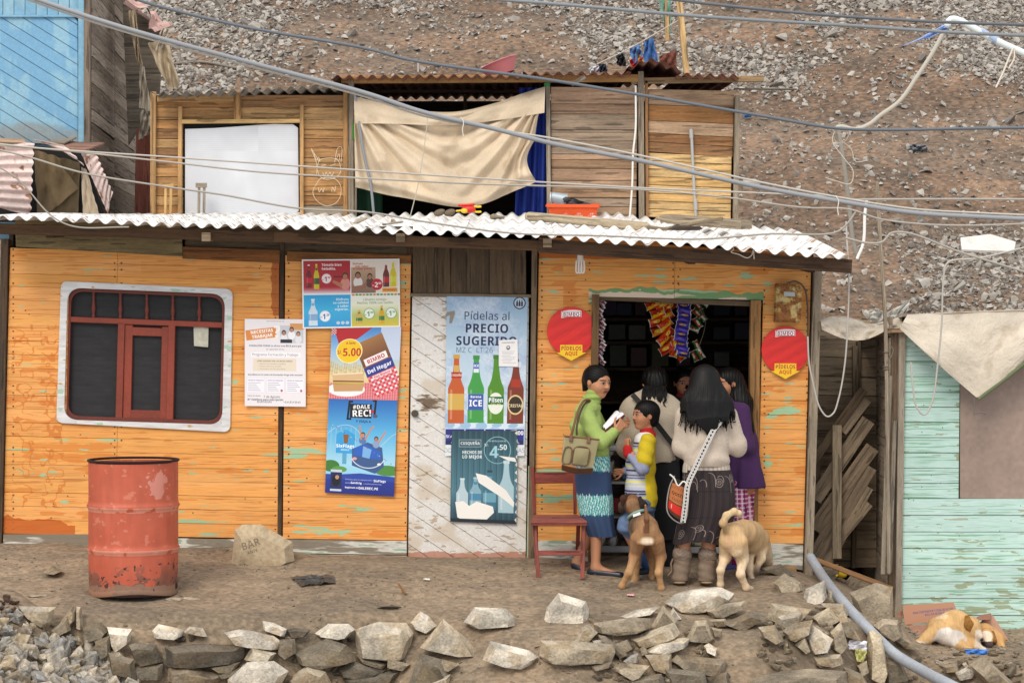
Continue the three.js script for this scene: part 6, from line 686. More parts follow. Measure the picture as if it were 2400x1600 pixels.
{ // laundry, basin and poles behind the upper roof
  const z = -3.3, line = solo('clothes_line', ptube([[1400, 150], [1478, 112], [1600, 42], [1640, 20]], z, 0.005, 40), mat(0xb9b2a6), 'thin clothes line rising to the pole behind the upper roof', 'clothes line'); const hang = (name, q, seed, c, label, cat, m) => solo(name, rag(q, z, 0.05, seed, 16), m ?? mat(c, { map: T.plain }), label, cat);
  hang('jeans', [[1476, 114], [1498, 104], [1510, 132], [1486, 152]], 3, 0x5d86bd, 'light blue jeans folded over the line, left pair', 'jeans'); hang('jeans', [[1510, 100], [1530, 86], [1546, 158], [1510, 156]], 5, 0x4a78b8, 'blue jeans hanging over the line, right pair', 'jeans'); hang('red_shirt', [[1476, 142], [1504, 128], [1508, 150], [1482, 164]], 7, 0xc81e1e, 'red shirt hanging on the line below the jeans', 'shirt'); hang('yellow_cloth', [[1494, 130], [1506, 128], [1508, 150], [1502, 150]], 2, 0xe0b820, 'small yellow cloth beside the red shirt on the line', 'cloth'); hang('brown_towel', [[1545, 132], [1586, 114], [1586, 170], [1548, 166]], 9, 0x7c4636, 'brown towel hanging on the line beside the jeans', 'towel'); hang('black_cap', [[1446, 130], [1462, 124], [1468, 154], [1446, 154]], 4, 0x1c1e26, 'black cloth hanging left of the red shirt', 'cloth'); hang('white_cloth', [[1380, 160], [1404, 152], [1406, 170], [1384, 170]], 6, 0xe4e6ea, 'white cloth lying on the upper roof edge', 'cloth'); hang('navy_cloth', [[1404, 150], [1420, 148], [1424, 168], [1404, 170]], 8, 0x2a3244, 'navy cloth lying beside the white one on the roof edge', 'cloth');
  solo('timber_pole', beam(P(1610, 172, z), P(1590, -20, z), 0.05, 0.04), M.pale[2], 'pale timber pole standing behind the upper roof', 'pole'); solo('thin_pole', beam(P(1564, 96, z - 1), P(1563, -20, z - 1), 0.035, 0.03), M.woods[0], 'shorter pole with green netting behind the laundry', 'pole'); solo('green_net_strip', rag([[1544, -10], [1574, -10], [1572, 78], [1562, 88]], z - 1, 0.05, 3, 12), mat(0x6fa694, { transparent: true, opacity: 0.6, roughness: 0.9 }), 'pale green netting hanging from the shorter pole', 'netting');
  const bs = P(1178, 176, -2.4); solo('pink_basin', merge([lathe([[0.10, 0], [0.155, 0.10], [0.165, 0.102], [0.165, 0.108], [0.15, 0.106], [0.095, 0.008], [0, 0.006]], 32)]).rotateZ(0.38).translate(bs.x, bs.y, bs.z), mat(0xd8868a, { roughness: 0.5 }), 'pink plastic basin tilted on the upper roof', 'basin'); solo('bent_tube', ptube([[980, 168], [978, 146], [966, 146]], -2.2, 0.008), mat(0xb4b0a8), 'short bent grey tube sticking out of the upper roof', 'tube'); }
{ const z = -11, t = thing('green_netting', 'green shade netting in the top right corner of the slope', 'netting', P(2380, 60, z)); const m = mat(0x5f9f8a, { transparent: true, opacity: 0.75, roughness: 0.9 }); put('net', rag([[2338, -40], [2440, -40], [2440, 150], [2402, 110]], z, 0.2, 5, 16), m, t); put('net', rag([[2180, -30], [2350, -30], [2340, 6], [2230, 6]], z, 0.15, 2, 16), m, t);
  solo('pale_board_scrap', slab([P(2255, 584, -3.1), P(2378, 588, -3.1), P(2382, 566, -3.6), P(2322, 548, -3.7), P(2252, 556, -3.4)], 0.02, uvRand()), mat(0xe4e0d8, { map: T.plain }), 'broken pale board lying on the rubble slope, right', 'board'); solo('dry_branch', tube([[405, 160], [470, 154], [552, 170]].map(([x, y]) => { const q = G(x, y, hillY); return V(q.x, q.y + 0.03, q.z); }), 0.014, 20), M.grey[0], 'bare dry branch lying on the slope above the timber house', 'branch'); const bq = G(2152, 348, hillY); solo('plastic_tangle', rag([[2132, 338], [2172, 340], [2176, 356], [2136, 358]], bq.z + 0.1, 0.10, 6, 12), mat(0x6c7078, { roughness: 0.5 }), 'grey tangled plastic sheet lying on the bare slope', 'plastic sheet'); const sq = G(1753, 270, hillY); solo('blue_scrap', rag([[1742, 262], [1764, 268], [1760, 276], [1744, 274]], sq.z + 0.1, 0.06, 6, 8), mat(0x4a86c8), 'small blue plastic scrap on the slope right of the timber house', 'plastic scrap'); }
// ---- cables ------------------------------------------------------------------------------------
const cable = (name, pts, z, r, c, label) => solo(name, ptube(pts, z, r, pts.length * 14), mat(c, { roughness: 0.6 }), label, 'cable');
{ const main = [[-150, -92], [86, -2], [300, 68], [600, 150], [860, 219], [990, 262], [1160, 302], [1300, 337], [1500, 376], [1780, 438], [1960, 470], [2140, 498], [2300, 508], [2480, 516]];
  const t = thing('thick_cable', 'thick grey cable sagging across the whole front from top left to the right edge', 'cable', P(1200, 310, 2)); put('sheath', ptube(main, 2.0, 0.0135, 160), mat(0x8d9094, { roughness: 0.5 }), t); put('twin_wire', ptube(main.map(([x, y], i) => [x, y + (x < 1050 ? 9 : x < 1200 ? 1 : x < 1900 ? -12 : -9)]), 1.98, 0.006, 160), mat(0xb9b4aa), t);
  for (const [x, y] of [[1080, 285], [1960, 470]]) put('cable_tie', ptube([[x, y - 10], [x + 6, y], [x + 4, y + 20], [x + 6, y + 34]], 2.02, 0.003), mat(0xd8d2c6), t);
  cable('dark_cable', [[290, -14], [340, 5], [560, 60], [860, 114], [960, 140], [1280, 186], [1500, 222], [1780, 270], [1960, 300], [2080, 304], [2260, 301], [2480, 298]], 2.2, 0.009, 0x5d646c, 'dark cable running from the top left under the laundry to the right edge'); cable('upper_cable', [[1050, -10], [1340, 12], [1640, 38], [2000, 60], [2240, 76], [2480, 86]], 2.3, 0.010, 0x7d8286, 'grey cable across the top right, lower of the two'); cable('top_cable', [[1500, -12], [1640, 6], [1900, 32], [2200, 51], [2480, 60]], 2.3, 0.009, 0x5c6066, 'dark cable across the top right, upper of the two');
  cable('thin_wire', [[-80, 328], [80, 346], [400, 368], [860, 400], [1100, 416], [1500, 440], [1780, 452], [1960, 460]], 1.6, 0.0055, 0xb4aea4, 'thin grey wire crossing the timber house, upper one'); cable('thin_wire', [[-80, 336], [100, 348], [400, 380], [600, 402], [860, 418], [1100, 430], [1500, 444], [1700, 462], [1880, 486], [1990, 490], [2060, 512], [2150, 524], [2280, 528], [2480, 520]], 1.5, 0.0055, 0xaaa49a, 'thin grey wire crossing the timber house, lower one'); cable('thin_wire', [[-80, 334], [60, 366], [190, 404], [380, 436], [520, 456], [700, 488], [860, 497], [1000, 520], [1200, 546], [1400, 552], [1640, 560], [1800, 548], [1960, 544], [1990, 520], [2005, 498]], 1.1, 0.006, 0xa09a90, 'grey wire drooping along the edge of the shop roof'); cable('thin_wire', [[-60, 360], [40, 420], [118, 504], [170, 530], [300, 532]], 0.9, 0.005, 0x9a948a, 'wire slanting down at the far left to the shop eaves'); cable('service_wire', [[2000, 468], [2060, 467], [2250, 466], [2480, 467]], 1.6, 0.006, 0xa8a29a, 'wire with a blue taped joint at the right, below the dark cable'); cable('low_wire', [[1984, 558], [2040, 570], [2070, 566], [2090, 546], [2130, 546], [2250, 590], [2340, 618], [2480, 660]], 1.2, 0.007, 0xa39d92, 'grey wire looping right over the slope from the roof corner');
  cable('hanging_wire', [[829, 208], [838, 262], [852, 360], [868, 430], [876, 505]], -1.86, 0.011, 0x82868c, 'grey cable hanging down beside the left edge of the tarpaulin'); cable('white_wire', [[1490, 202], [1490, 300], [1484, 360], [1482, 430], [1476, 512]], -1.86, 0.008, 0xe2e0da, 'white wire hanging down the boards right of the tarpaulin'); cable('string', [[1004, 262], [996, 330], [980, 430], [960, 512]], -0.9, 0.0035, 0xb0a898, 'thin string hanging in front of the tarpaulin');
  cable('loop_cable', [[1894, 790], [1897, 850], [1908, 905], [1922, 955], [1940, 976], [1954, 968], [1966, 935], [1980, 860], [1988, 750], [1990, 640], [1986, 560], [1984, 520]], 0.35, 0.006, 0xb4b0a8, 'long grey cable loop hanging between the meter box and the roof corner'); cable('loop_cable', [[2480, 560], [2300, 604], [2222, 616], [2212, 660], [2208, 760], [2198, 860], [2186, 940], [2168, 972], [2150, 955], [2140, 900], [2136, 850]], 0.75, 0.006, 0xb0aca2, 'grey cable loop hanging in front of the turquoise hut');
  const rod = thing('service_mast', 'bent pale conduit and upright rod carrying wires at the right end of the roof', 'conduit', P(2008, 606, 0.6)); put('rod', ptube([[2012, 608], [2000, 560], [1990, 470], [1980, 390], [1966, 300]], 0.62, 0.013, 50), mat(0x8e8a80), rod); put('conduit', ptube([[1960, 300], [1972, 296], [2005, 303], [2040, 290], [2062, 272], [2110, 236], [2150, 180], [2190, 118], [2212, 76]], 1.0, 0.014, 70), mat(0xb5afa2), rod); put('white_wire', ptube([[2010, 605], [2024, 570], [2028, 500], [2032, 470]], 0.66, 0.010, 30), mat(0xe8e6e2), rod);
  const big = thing('white_service_pipe', 'thick whitish pipe hanging in from the top right corner, taped blue', 'pipe', P(2300, 80, 1.4)); put('pipe', ptube([[2222, 58], [2228, 46], [2244, 46], [2280, 64], [2330, 92], [2400, 124], [2500, 168]], 1.4, 0.022, 60), mat(0xd9e2e2, { roughness: 0.5 }), big); put('tape', ptube([[2302, 74], [2334, 94]], 1.4, 0.0235, 6), mat(0x9fb0cc, { roughness: 0.5 }), big); put('cord', ptube([[2376, 112], [2368, 130], [2352, 170], [2336, 204]], 1.42, 0.006, 30), mat(0xd6ccbc), big); put('cord', ptube([[2378, 112], [2378, 136], [2366, 160]], 1.42, 0.005, 20), mat(0xd6ccbc), big); put('plastic_strip', rag([[2208, 62], [2226, 58], [2222, 72], [2118, 108]], 1.38, 0.03, 3, 14), mat(0x86a0d4, { roughness: 0.4 }), big);
  const coil = thing('wire_coil', 'tangle of thin wire loops around the joint of the conduit', 'wire', P(1966, 300, 1)); const lp = (cx, cy, rx, ry, a) => { const l = []; for (let i = 0; i < 14; i++) { const t2 = i / 14 * 6.283, x = rx * Math.cos(t2), y = ry * Math.sin(t2); l.push(P(cx + x * Math.cos(a) - y * Math.sin(a), cy + x * Math.sin(a) + y * Math.cos(a), 0.98 + 0.02 * Math.sin(t2 * 2))); } return tube(l, 0.0025, 80, 6, true); }; put('loop', lp(1968, 300, 22, 12, 0.4), mat(0xb8b2a4), coil); put('loop', lp(1972, 312, 18, 24, 0.2), mat(0xa8a294), coil); put('loop', ptube([[1960, 300], [1952, 330], [1980, 372], [2000, 400], [1994, 430], [1960, 424], [1936, 416]], 0.98, 0.003, 60), mat(0xc0baac), coil); put('loop', ptube([[1974, 330], [1996, 350], [2006, 378], [2034, 376]], 0.98, 0.0025, 40), mat(0xc0baac), coil);
  cable('eave_string', [[1716, 576], [1720, 584], [1714, 590], [1732, 596], [1752, 604], [1762, 598], [1766, 586], [1768, 606]], 0.5, 0.004, 0xd8d0c0, 'loose pale string dangling from the eaves above the counter opening'); }

// ---- bodies: tapered capsules and ellipsoids joined by a smooth minimum, meshed on a grid ---------
function C(a, ra, b, rb, dir, flat = 1) { // tapered capsule; flattened by «flat» along dir
  const ab = b.clone().sub(a), L2 = Math.max(ab.lengthSq(), 1e-9), R = Math.max(ra, rb) * 1.02, lo = a.clone().min(b).subScalar(R), hi = a.clone().max(b).addScalar(R), k = flat - 1;
  const d = (x, y, z) => { const px = x - a.x, py = y - a.y, pz = z - a.z, t = clamp((px * ab.x + py * ab.y + pz * ab.z) / L2, 0, 1); let qx = px - ab.x * t, qy = py - ab.y * t, qz = pz - ab.z * t; if (k && dir) { const e = (qx * dir.x + qy * dir.y + qz * dir.z) * k; qx += dir.x * e; qy += dir.y * e; qz += dir.z * e; } return Math.sqrt(qx * qx + qy * qy + qz * qz) - (ra + (rb - ra) * t); };
  return { d, lo, hi };
}
function E(c, r, fr) { // ellipsoid, radii along the frame's right, up, forward
  const [X, Y, Z] = fr ?? [V(1, 0, 0), V(0, 1, 0), V(0, 0, 1)], R = Math.max(...r);
  return { lo: c.clone().subScalar(R), hi: c.clone().addScalar(R), d: (x, y, z) => { const px = x - c.x, py = y - c.y, pz = z - c.z, a = (px * X.x + py * X.y + pz * X.z) / r[0], b = (px * Y.x + py * Y.y + pz * Y.z) / r[1], e = (px * Z.x + py * Z.y + pz * Z.z) / r[2], k0 = Math.sqrt(a * a + b * b + e * e), k1 = Math.sqrt((a / r[0]) ** 2 + (b / r[1]) ** 2 + (e / r[2]) ** 2); return k1 < 1e-6 ? -Math.min(...r) : k0 * (k0 - 1) / k1; } };
}
const smin = (a, b, k) => { const h = Math.max(k - Math.abs(a - b), 0) / k; return Math.min(a, b) - h * h * k * 0.25; };
function field3(prims, k, mod) { const f = (x, y, z) => { let s = 1e3; for (const p of prims) { const d = p.d(x, y, z); s = s > 900 ? d : smin(s, d, k); } return mod ? mod(s, x, y, z) : s; }; const lo = V(1e3, 1e3, 1e3), hi = V(-1e3, -1e3, -1e3); for (const p of prims) { lo.min(p.lo); hi.max(p.hi); } return { f, lo, hi }; }
function nets({ f, lo, hi }, cell, color, pad = 0.02, uvS = 4) { // surface nets
  lo = lo.clone().subScalar(pad); hi = hi.clone().addScalar(pad); const nx = Math.ceil((hi.x - lo.x) / cell) + 1, ny = Math.ceil((hi.y - lo.y) / cell) + 1, nz = Math.ceil((hi.z - lo.z) / cell) + 1, g = new Float32Array(nx * ny * nz), id = new Int32Array(nx * ny * nz).fill(-1), at = (i, j, k) => (k * ny + j) * nx + i;
  const step = 3; // coarse skip: far from the surface only every third cell is evaluated
  for (let k = 0; k < nz; k += step) for (let j = 0; j < ny; j += step) for (let i = 0; i < nx; i += step) { const x = lo.x + (i + 1) * cell, y = lo.y + (j + 1) * cell, z = lo.z + (k + 1) * cell, c = f(x, y, z), far = Math.abs(c) > cell * 5.5; for (let kk = k; kk < Math.min(nz, k + step); kk++) for (let jj = j; jj < Math.min(ny, j + step); jj++) for (let ii = i; ii < Math.min(nx, i + step); ii++) g[at(ii, jj, kk)] = far ? c : f(lo.x + ii * cell, lo.y + jj * cell, lo.z + kk * cell); }
  const pos = [], idx = [], E2 = [[0, 0, 0, 1, 0, 0], [0, 1, 0, 1, 1, 0], [0, 0, 1, 1, 0, 1], [0, 1, 1, 1, 1, 1], [0, 0, 0, 0, 1, 0], [1, 0, 0, 1, 1, 0], [0, 0, 1, 0, 1, 1], [1, 0, 1, 1, 1, 1], [0, 0, 0, 0, 0, 1], [1, 0, 0, 1, 0, 1], [0, 1, 0, 0, 1, 1], [1, 1, 0, 1, 1, 1]];
  for (let k = 0; k < nz - 1; k++) for (let j = 0; j < ny - 1; j++) for (let i = 0; i < nx - 1; i++) { let n = 0, x = 0, y = 0, z = 0; for (const e of E2) { const a = g[at(i + e[0], j + e[1], k + e[2])], b = g[at(i + e[3], j + e[4], k + e[5])]; if (a < 0 !== b < 0) { const t = a / (a - b); x += e[0] + (e[3] - e[0]) * t; y += e[1] + (e[4] - e[1]) * t; z += e[2] + (e[5] - e[2]) * t; n++; } } if (n) { id[at(i, j, k)] = pos.length / 3; pos.push(lo.x + (i + x / n) * cell, lo.y + (j + y / n) * cell, lo.z + (k + z / n) * cell); } }
  const quad = (a, b, c, d, flip) => { if (a < 0 || b < 0 || c < 0 || d < 0) return; if (flip) idx.push(a, c, b, a, d, c); else idx.push(a, b, c, a, c, d); };
  for (let k = 1; k < nz - 1; k++) for (let j = 1; j < ny - 1; j++) for (let i = 1; i < nx - 1; i++) { const s = g[at(i, j, k)] < 0; if (s !== g[at(i + 1, j, k)] < 0) quad(id[at(i, j - 1, k - 1)], id[at(i, j, k - 1)], id[at(i, j, k)], id[at(i, j - 1, k)], !s); if (s !== g[at(i, j + 1, k)] < 0) quad(id[at(i - 1, j, k - 1)], id[at(i - 1, j, k)], id[at(i, j, k)], id[at(i, j, k - 1)], !s); if (s !== g[at(i, j, k + 1)] < 0) quad(id[at(i - 1, j - 1, k)], id[at(i, j - 1, k)], id[at(i, j, k)], id[at(i - 1, j, k)], !s); }
  const G0 = new THREE.BufferGeometry(), nr = [], uv = [], col = [], h = cell * 0.5; for (let i = 0; i < pos.length; i += 3) { const [x, y, z] = [pos[i], pos[i + 1], pos[i + 2]], a = f(x + h, y, z) - f(x - h, y, z), b = f(x, y + h, z) - f(x, y - h, z), c = f(x, y, z + h) - f(x, y, z - h), l = Math.hypot(a, b, c) || 1; nr.push(a / l, b / l, c / l); uv.push((x + 0.6 * z) * uvS, y * uvS); if (color) col.push(...color(x, y, z)); }
  G0.setAttribute('position', new THREE.Float32BufferAttribute(pos, 3)); G0.setAttribute('normal', new THREE.Float32BufferAttribute(nr, 3)); G0.setAttribute('uv', new THREE.Float32BufferAttribute(uv, 2)); if (color) G0.setAttribute('color', new THREE.Float32BufferAttribute(col, 3)); G0.setIndex(idx); return G0;
}
const lin = (hex) => new THREE.Color(hex).toArray();
// right, up, forward frame from a look direction (and a roll-free up)
function frame(fwd) { const f = fwd.clone().normalize(), r = V(0, 1, 0).cross(f).normalize(), u = V(0, 0, 0).crossVectors(f, r); return [r, u, f]; }
// head with face: centre, frame, height; returns skin geometry and helpers for hair
function makeHead(c, fr, h, skin, neckTo, neckR = 0.05, lip = 0x8a4a40) {
  const L = (x, y, z) => c.clone().addScaledVector(fr[0], x * h).addScaledVector(fr[1], y * h).addScaledVector(fr[2], z * h), e = (x, y, z, a, b, d) => E(L(x, y, z), [a * h, b * h, d * h], fr);
  const pr = [e(0, 0.12, -0.05, 0.35, 0.37, 0.41), e(0, -0.17, 0.08, 0.27, 0.30, 0.28), e(0, -0.39, 0.19, 0.12, 0.09, 0.11), e(0.15, -0.13, 0.22, 0.12, 0.12, 0.12), e(-0.15, -0.13, 0.22, 0.12, 0.12, 0.12), C(L(-0.16, 0.07, 0.30), 0.05 * h, L(0.16, 0.07, 0.30), 0.05 * h)];
  const fine = [C(L(0, 0.02, 0.36), 0.028 * h, L(0, -0.12, 0.44), 0.045 * h), e(0.05, -0.135, 0.39, 0.035, 0.03, 0.04), e(-0.05, -0.135, 0.39, 0.035, 0.03, 0.04), C(L(-0.08, -0.245, 0.345), 0.022 * h, L(0.08, -0.245, 0.345), 0.022 * h), C(L(-0.06, -0.285, 0.335), 0.026 * h, L(0.06, -0.285, 0.335), 0.026 * h), e(0.145, 0.0, 0.315, 0.07, 0.045, 0.05), e(-0.145, 0.0, 0.315, 0.07, 0.045, 0.05), e(0.35, -0.02, -0.04, 0.035, 0.1, 0.065), e(-0.35, -0.02, -0.04, 0.035, 0.1, 0.065)];
  const main = field3(pr, 0.14 * h), nk = neckTo ? C(L(0, -0.25, -0.08), neckR * 0.95, neckTo, neckR * 1.1) : null;
  const f = (x, y, z) => { let d = main.f(x, y, z); for (const p of fine) d = smin(d, p.d(x, y, z), 0.035 * h); if (nk) d = smin(d, nk.d(x, y, z), 0.06 * h); return d; };
  const lo = main.lo.clone(), hi = main.hi.clone(); if (nk) { lo.min(nk.lo); hi.max(nk.hi); }
  const s = lin(skin), dark = [0.012, 0.008, 0.006], q = V(0, 0, 0);
  const color = (x, y, z) => { q.set(x, y, z).sub(c); const X = q.dot(fr[0]) / h, Y = q.dot(fr[1]) / h, Z = q.dot(fr[2]) / h, ax = Math.abs(X); if (Z > 0.18) { const dx = (ax - 0.145) / 0.075, dy = (Y + 0.003) / 0.026; if (dx * dx + dy * dy < 1) return Math.hypot((ax - 0.145) / 0.036, dy * 0.8) < 1 ? dark : [0.34, 0.30, 0.27]; if (dx * dx < 1.2 && Math.abs(Y - 0.03 + 0.02 * dx * dx) < 0.012) return dark; if (ax > 0.055 && ax < 0.25 && Math.abs(Y - 0.092 + 0.25 * (ax - 0.15) ** 2) < 0.017) return [0.02, 0.014, 0.01]; if (ax < 0.1 && Math.abs(Y + 0.265) < 0.038 - 0.2 * ax * ax) return Math.abs(Y + 0.264) < 0.007 ? mul3(lin(lip), 0.4) : lin(lip); } const k = 0.94 + 0.12 * fbm(x * 60, y * 60 + z * 40, 2); return mul3(s, k); };
  return { geo: nets({ f, lo, hi }, Math.max(0.003, h * 0.0148), color, 0.01), L, h, fr, c };
}
// a hand: wrist, pointing direction, palm normal (the side the fingers close to), thumb side
function makeHand(w, dir, pal, len, curl, color, thumbSide = 1) {
  const d = dir.clone().normalize(), s = V(0, 0, 0).crossVectors(pal, d).normalize().multiplyScalar(thumbSide), n = V(0, 0, 0).crossVectors(d, s).normalize().multiplyScalar(thumbSide), at = (a, b, c) => w.clone().addScaledVector(d, a * len).addScaledVector(s, b * len).addScaledVector(n, c * len), r = 0.05 * len, pr = [];
  const off = [0.17, 0.06, -0.055, -0.165]; off.forEach((o) => pr.push(C(at(0, o * 0.6, 0), r * 1.45, at(0.48, o, 0), r * 1.3)));
  const lens = [0.40, 0.45, 0.41, 0.32]; off.forEach((o, i) => { let p = at(0.48, o, 0), a = 0; const seg = [0.46, 0.30, 0.24]; seg.forEach((q, j) => { a += curl * [0.9, 1.15, 0.8][j] * (1 + 0.08 * i); const v = d.clone().multiplyScalar(Math.cos(a)).addScaledVector(n, Math.sin(a)), e = p.clone().addScaledVector(v, lens[i] * q * len); pr.push(C(p, r * (1.0 - 0.1 * j), e, r * (0.92 - 0.1 * j))); p = e; }); });
  const t0 = at(0.12, 0.17, 0.02), t1 = at(0.32, 0.33, 0.10), t2 = at(0.46, 0.36, 0.20), t3 = at(0.56, 0.33, 0.28); pr.push(C(t0, r * 1.5, t1, r * 1.15), C(t1, r * 1.15, t2, r), C(t2, r, t3, r * 0.85));
  return nets(field3(pr, 0.022 * len), 0.003, color && ((x, y, z) => color), 0.006);
}
// a skirt or other hanging cloth tube: rows [py, left px, right px], round a depth z
function hangTube(rows, z, depth, folds, amp, seed = 1, nv = 26, hem = 0) {
  const c = (k) => { const s = new THREE.SplineCurve(rows.map((r) => new THREE.Vector2(r[0], r[k]))); return (t) => s.getPoint(t); }, l = c(1), r = c(2);
  return sheet((u, w) => { const v = 1 - w, a = l(v), b = r(v), A = u * 6.2832 + 3.1416, cx = (a.y + b.y) / 2, hw = (b.y - a.y) / 2, fo = 1 + amp * v * (Math.sin(A * folds + seed + 1.5 * fbm(v * 2, u * 3 + seed, 2)) + 0.6 * Math.sin(A * folds * 1.7 + seed * 2.3)), q = P(cx + hw * Math.sin(A) * (0.97 + 0.03 * fo), a.x + hem * v * v * Math.sin(A * 3 + seed), z); q.z += hw * S(z) * depth * Math.cos(A) * -fo * -1; return q; }, 120, nv, 0.004, [1, 1]);
}
const clothM = (hex, o = {}) => mat(hex, { map: T.knit, roughness: 0.95, bumpMap: T.knit, bumpScale: 0.0015, ...o }), hairM = new THREE.MeshPhysicalMaterial({ color: 0x0d0b0a, roughness: 0.5, specularIntensity: 0.45, map: T.strand, side: THREE.DoubleSide });

// ---- people -------------------------------------------------------------------------------------
const skinM = new THREE.MeshStandardMaterial({ vertexColors: true, roughness: 0.6, side: THREE.DoubleSide });
const SK = [0xb98260, 0xaf7858, 0xa66e50];
function bodyMesh(parent, prims, k, skin, extra) { const s = lin(skin), g = nets(field3(prims, k), 0.010, () => s); return put('body', merge([g, ...extra]), skinM, parent); }
const strands = (list) => merge(list.map(([pts, r]) => { const c = new THREE.CatmullRomCurve3(pts), g = new THREE.TubeGeometry(c, 14, r, 5); return g; }));
{ // girl in green with a book, facing right
  const z = 0.42, zr = z + 0.13, t = thing('person', 'person in a light green turtleneck and tiered blue skirt holding an open book', 'person', P(1400, 1350, z)), q = (x, y, dz = 0) => P(x, y, z + dz);
  const fr = frame(V(0.74, -0.10, 0.66)), hd = makeHead(q(1400, 895, 0.02), fr, 0.215, SK[0], q(1388, 944), 0.044);
  const sh = q(1368, 962, 0.12), el = q(1405, 1036, 0.15), wr = q(1440, 1012, 0.10), sh2 = q(1386, 962, -0.12), el2 = q(1420, 1030, -0.10), wr2 = q(1448, 1004, -0.02);
  const bp = [C(q(1382, 950), 0.06, q(1376, 1000), 0.085), C(q(1376, 1000), 0.085, q(1390, 1085), 0.075), C(q(1394, 1110, 0.035), 0.05, q(1398, 1240, 0.03), 0.042), C(q(1398, 1240, 0.03), 0.042, q(1396, 1330, 0.06), 0.030), C(q(1388, 1110, -0.03), 0.05, q(1392, 1230, -0.04), 0.040), C(q(1392, 1230, -0.04), 0.040, q(1352, 1318, -0.08), 0.030), C(q(1396, 1332, 0.06), 0.030, q(1440, 1345, 0.08), 0.022), C(q(1352, 1318, -0.08), 0.028, q(1362, 1338, -0.06), 0.022), C(sh, 0.04, el, 0.034), C(el, 0.034, wr, 0.024), C(sh2, 0.04, el2, 0.034), C(el2, 0.034, wr2, 0.024)];
  bodyMesh(t, bp, 0.03, SK[0], [hd.geo, makeHand(wr.clone().add(V(0.012, 0.006, 0)), V(0.6, 0.75, -0.1), V(-0.3, 0.3, -1), 0.13, 0.75, lin(SK[0]), -1), makeHand(wr2.clone().add(V(0.012, 0.0, 0)), V(0.75, 0.5, 0.2), V(-0.4, 0.5, 0.6), 0.13, 0.6, lin(SK[0]))]);
  const wr1 = (s, x, y, zz) => s + 0.0035 * Math.sin((y * 60 + x * 25) + 3 * fbm(x * 9, y * 9 + zz * 6, 2)) * ss(fbm(x * 5 + 3, y * 6, 2), 0.4, 0.6);
  const sw = field3([C(q(1381, 958), 0.072, q(1375, 1000), 0.105), C(q(1375, 1000), 0.105, q(1392, 1060), 0.105), C(q(1380, 955, 0.07), 0.06, q(1384, 955, -0.07), 0.06), C(sh, 0.058, el, 0.050), C(el, 0.050, q(1437, 1014, 0.10), 0.036), C(sh2, 0.055, el2, 0.048), C(el2, 0.048, wr2, 0.036)], 0.035, wr1);
  put('sweater', nets(sw, 0.008, null, 0.02, 5), clothM(0xb2ca70), t); put('collar', nets(field3([C(q(1381, 948), 0.062, q(1393, 926, 0.02), 0.056)], 0.01, (s, x, y, zz) => s + 0.004 * Math.sin(y * 160)), 0.006), clothM(0xaac36a), t);
  const st = canvasTex(1024, 512, (g, w, h) => { rect(g, 0, 0, w, h, '#33486b'); const band = (y0, y1) => { rect(g, 0, y0, w, y1 - y0, '#74b8b4'); for (let i = 0; i < 900; i++) { const x = (i * 97.3) % w, y = y0 + ((i * 57.7) % (y1 - y0)); g.fillStyle = ['#d6ece2', '#1f8796', '#2f9ea6', '#e4f2ea', '#17707f'][i % 5]; g.beginPath(); g.ellipse(x, y, 3 + i % 3, 9 + (i * 7) % 9, 0.2 * ((i % 5) - 2), 0, 7); g.fill(); } }; band(0, 100); band(238, 360); for (let i = 0; i < 1500; i++) { g.fillStyle = i % 2 ? 'rgba(120,140,170,.14)' : 'rgba(10,20,40,.14)'; const y = (i * 71) % h; if ((y > 104 && y < 236) || y > 364) g.fillRect((i * 131) % w, y, 3, 3); } });
  put('skirt', hangTube([[1068, 1352, 1430], [1112, 1347, 1432], [1166, 1352, 1437], [1212, 1360, 1439], [1256, 1378, 1444]], z, 1.02, 7, 0.07, 2, 30), mat(0xffffff, { map: st, roughness: 0.9 }), t);
  const sm = mat(0x1c2230, { roughness: 0.35 }); for (const [h, e, nm] of [[q(1388, 1338, 0.06), q(1452, 1347, 0.10), 0], [q(1350, 1322, -0.08), q(1374, 1342, -0.05), 1]]) put('shoe', nets(field3([C(h, 0.034, e, 0.026), C(h.clone().add(V(0, nm ? -0.01 : -0.012, 0)), 0.03, e.clone().add(V(0, -0.006, 0)), 0.026)], 0.02, (s, x, y, zz) => Math.max(s, y - lerp(h.y + 0.012, e.y + 0.018, clamp((x - h.x) / (e.x - h.x), 0, 1)))), 0.006), sm, t);
  // hair: combed back from a centre parting, tied low
  const L = hd.L, h = hd.h, cr = E(L(0, 0.15, -0.07), [0.385 * h, 0.385 * h, 0.44 * h], fr), face = E(L(0, -0.16, 0.34), [0.30 * h, 0.40 * h, 0.36 * h], fr), earCut = [E(L(0.37, -0.06, -0.03), [0.09 * h, 0.12 * h, 0.09 * h], fr), E(L(-0.37, -0.06, -0.03), [0.09 * h, 0.12 * h, 0.09 * h], fr)], low = L(0, -0.2, 0);
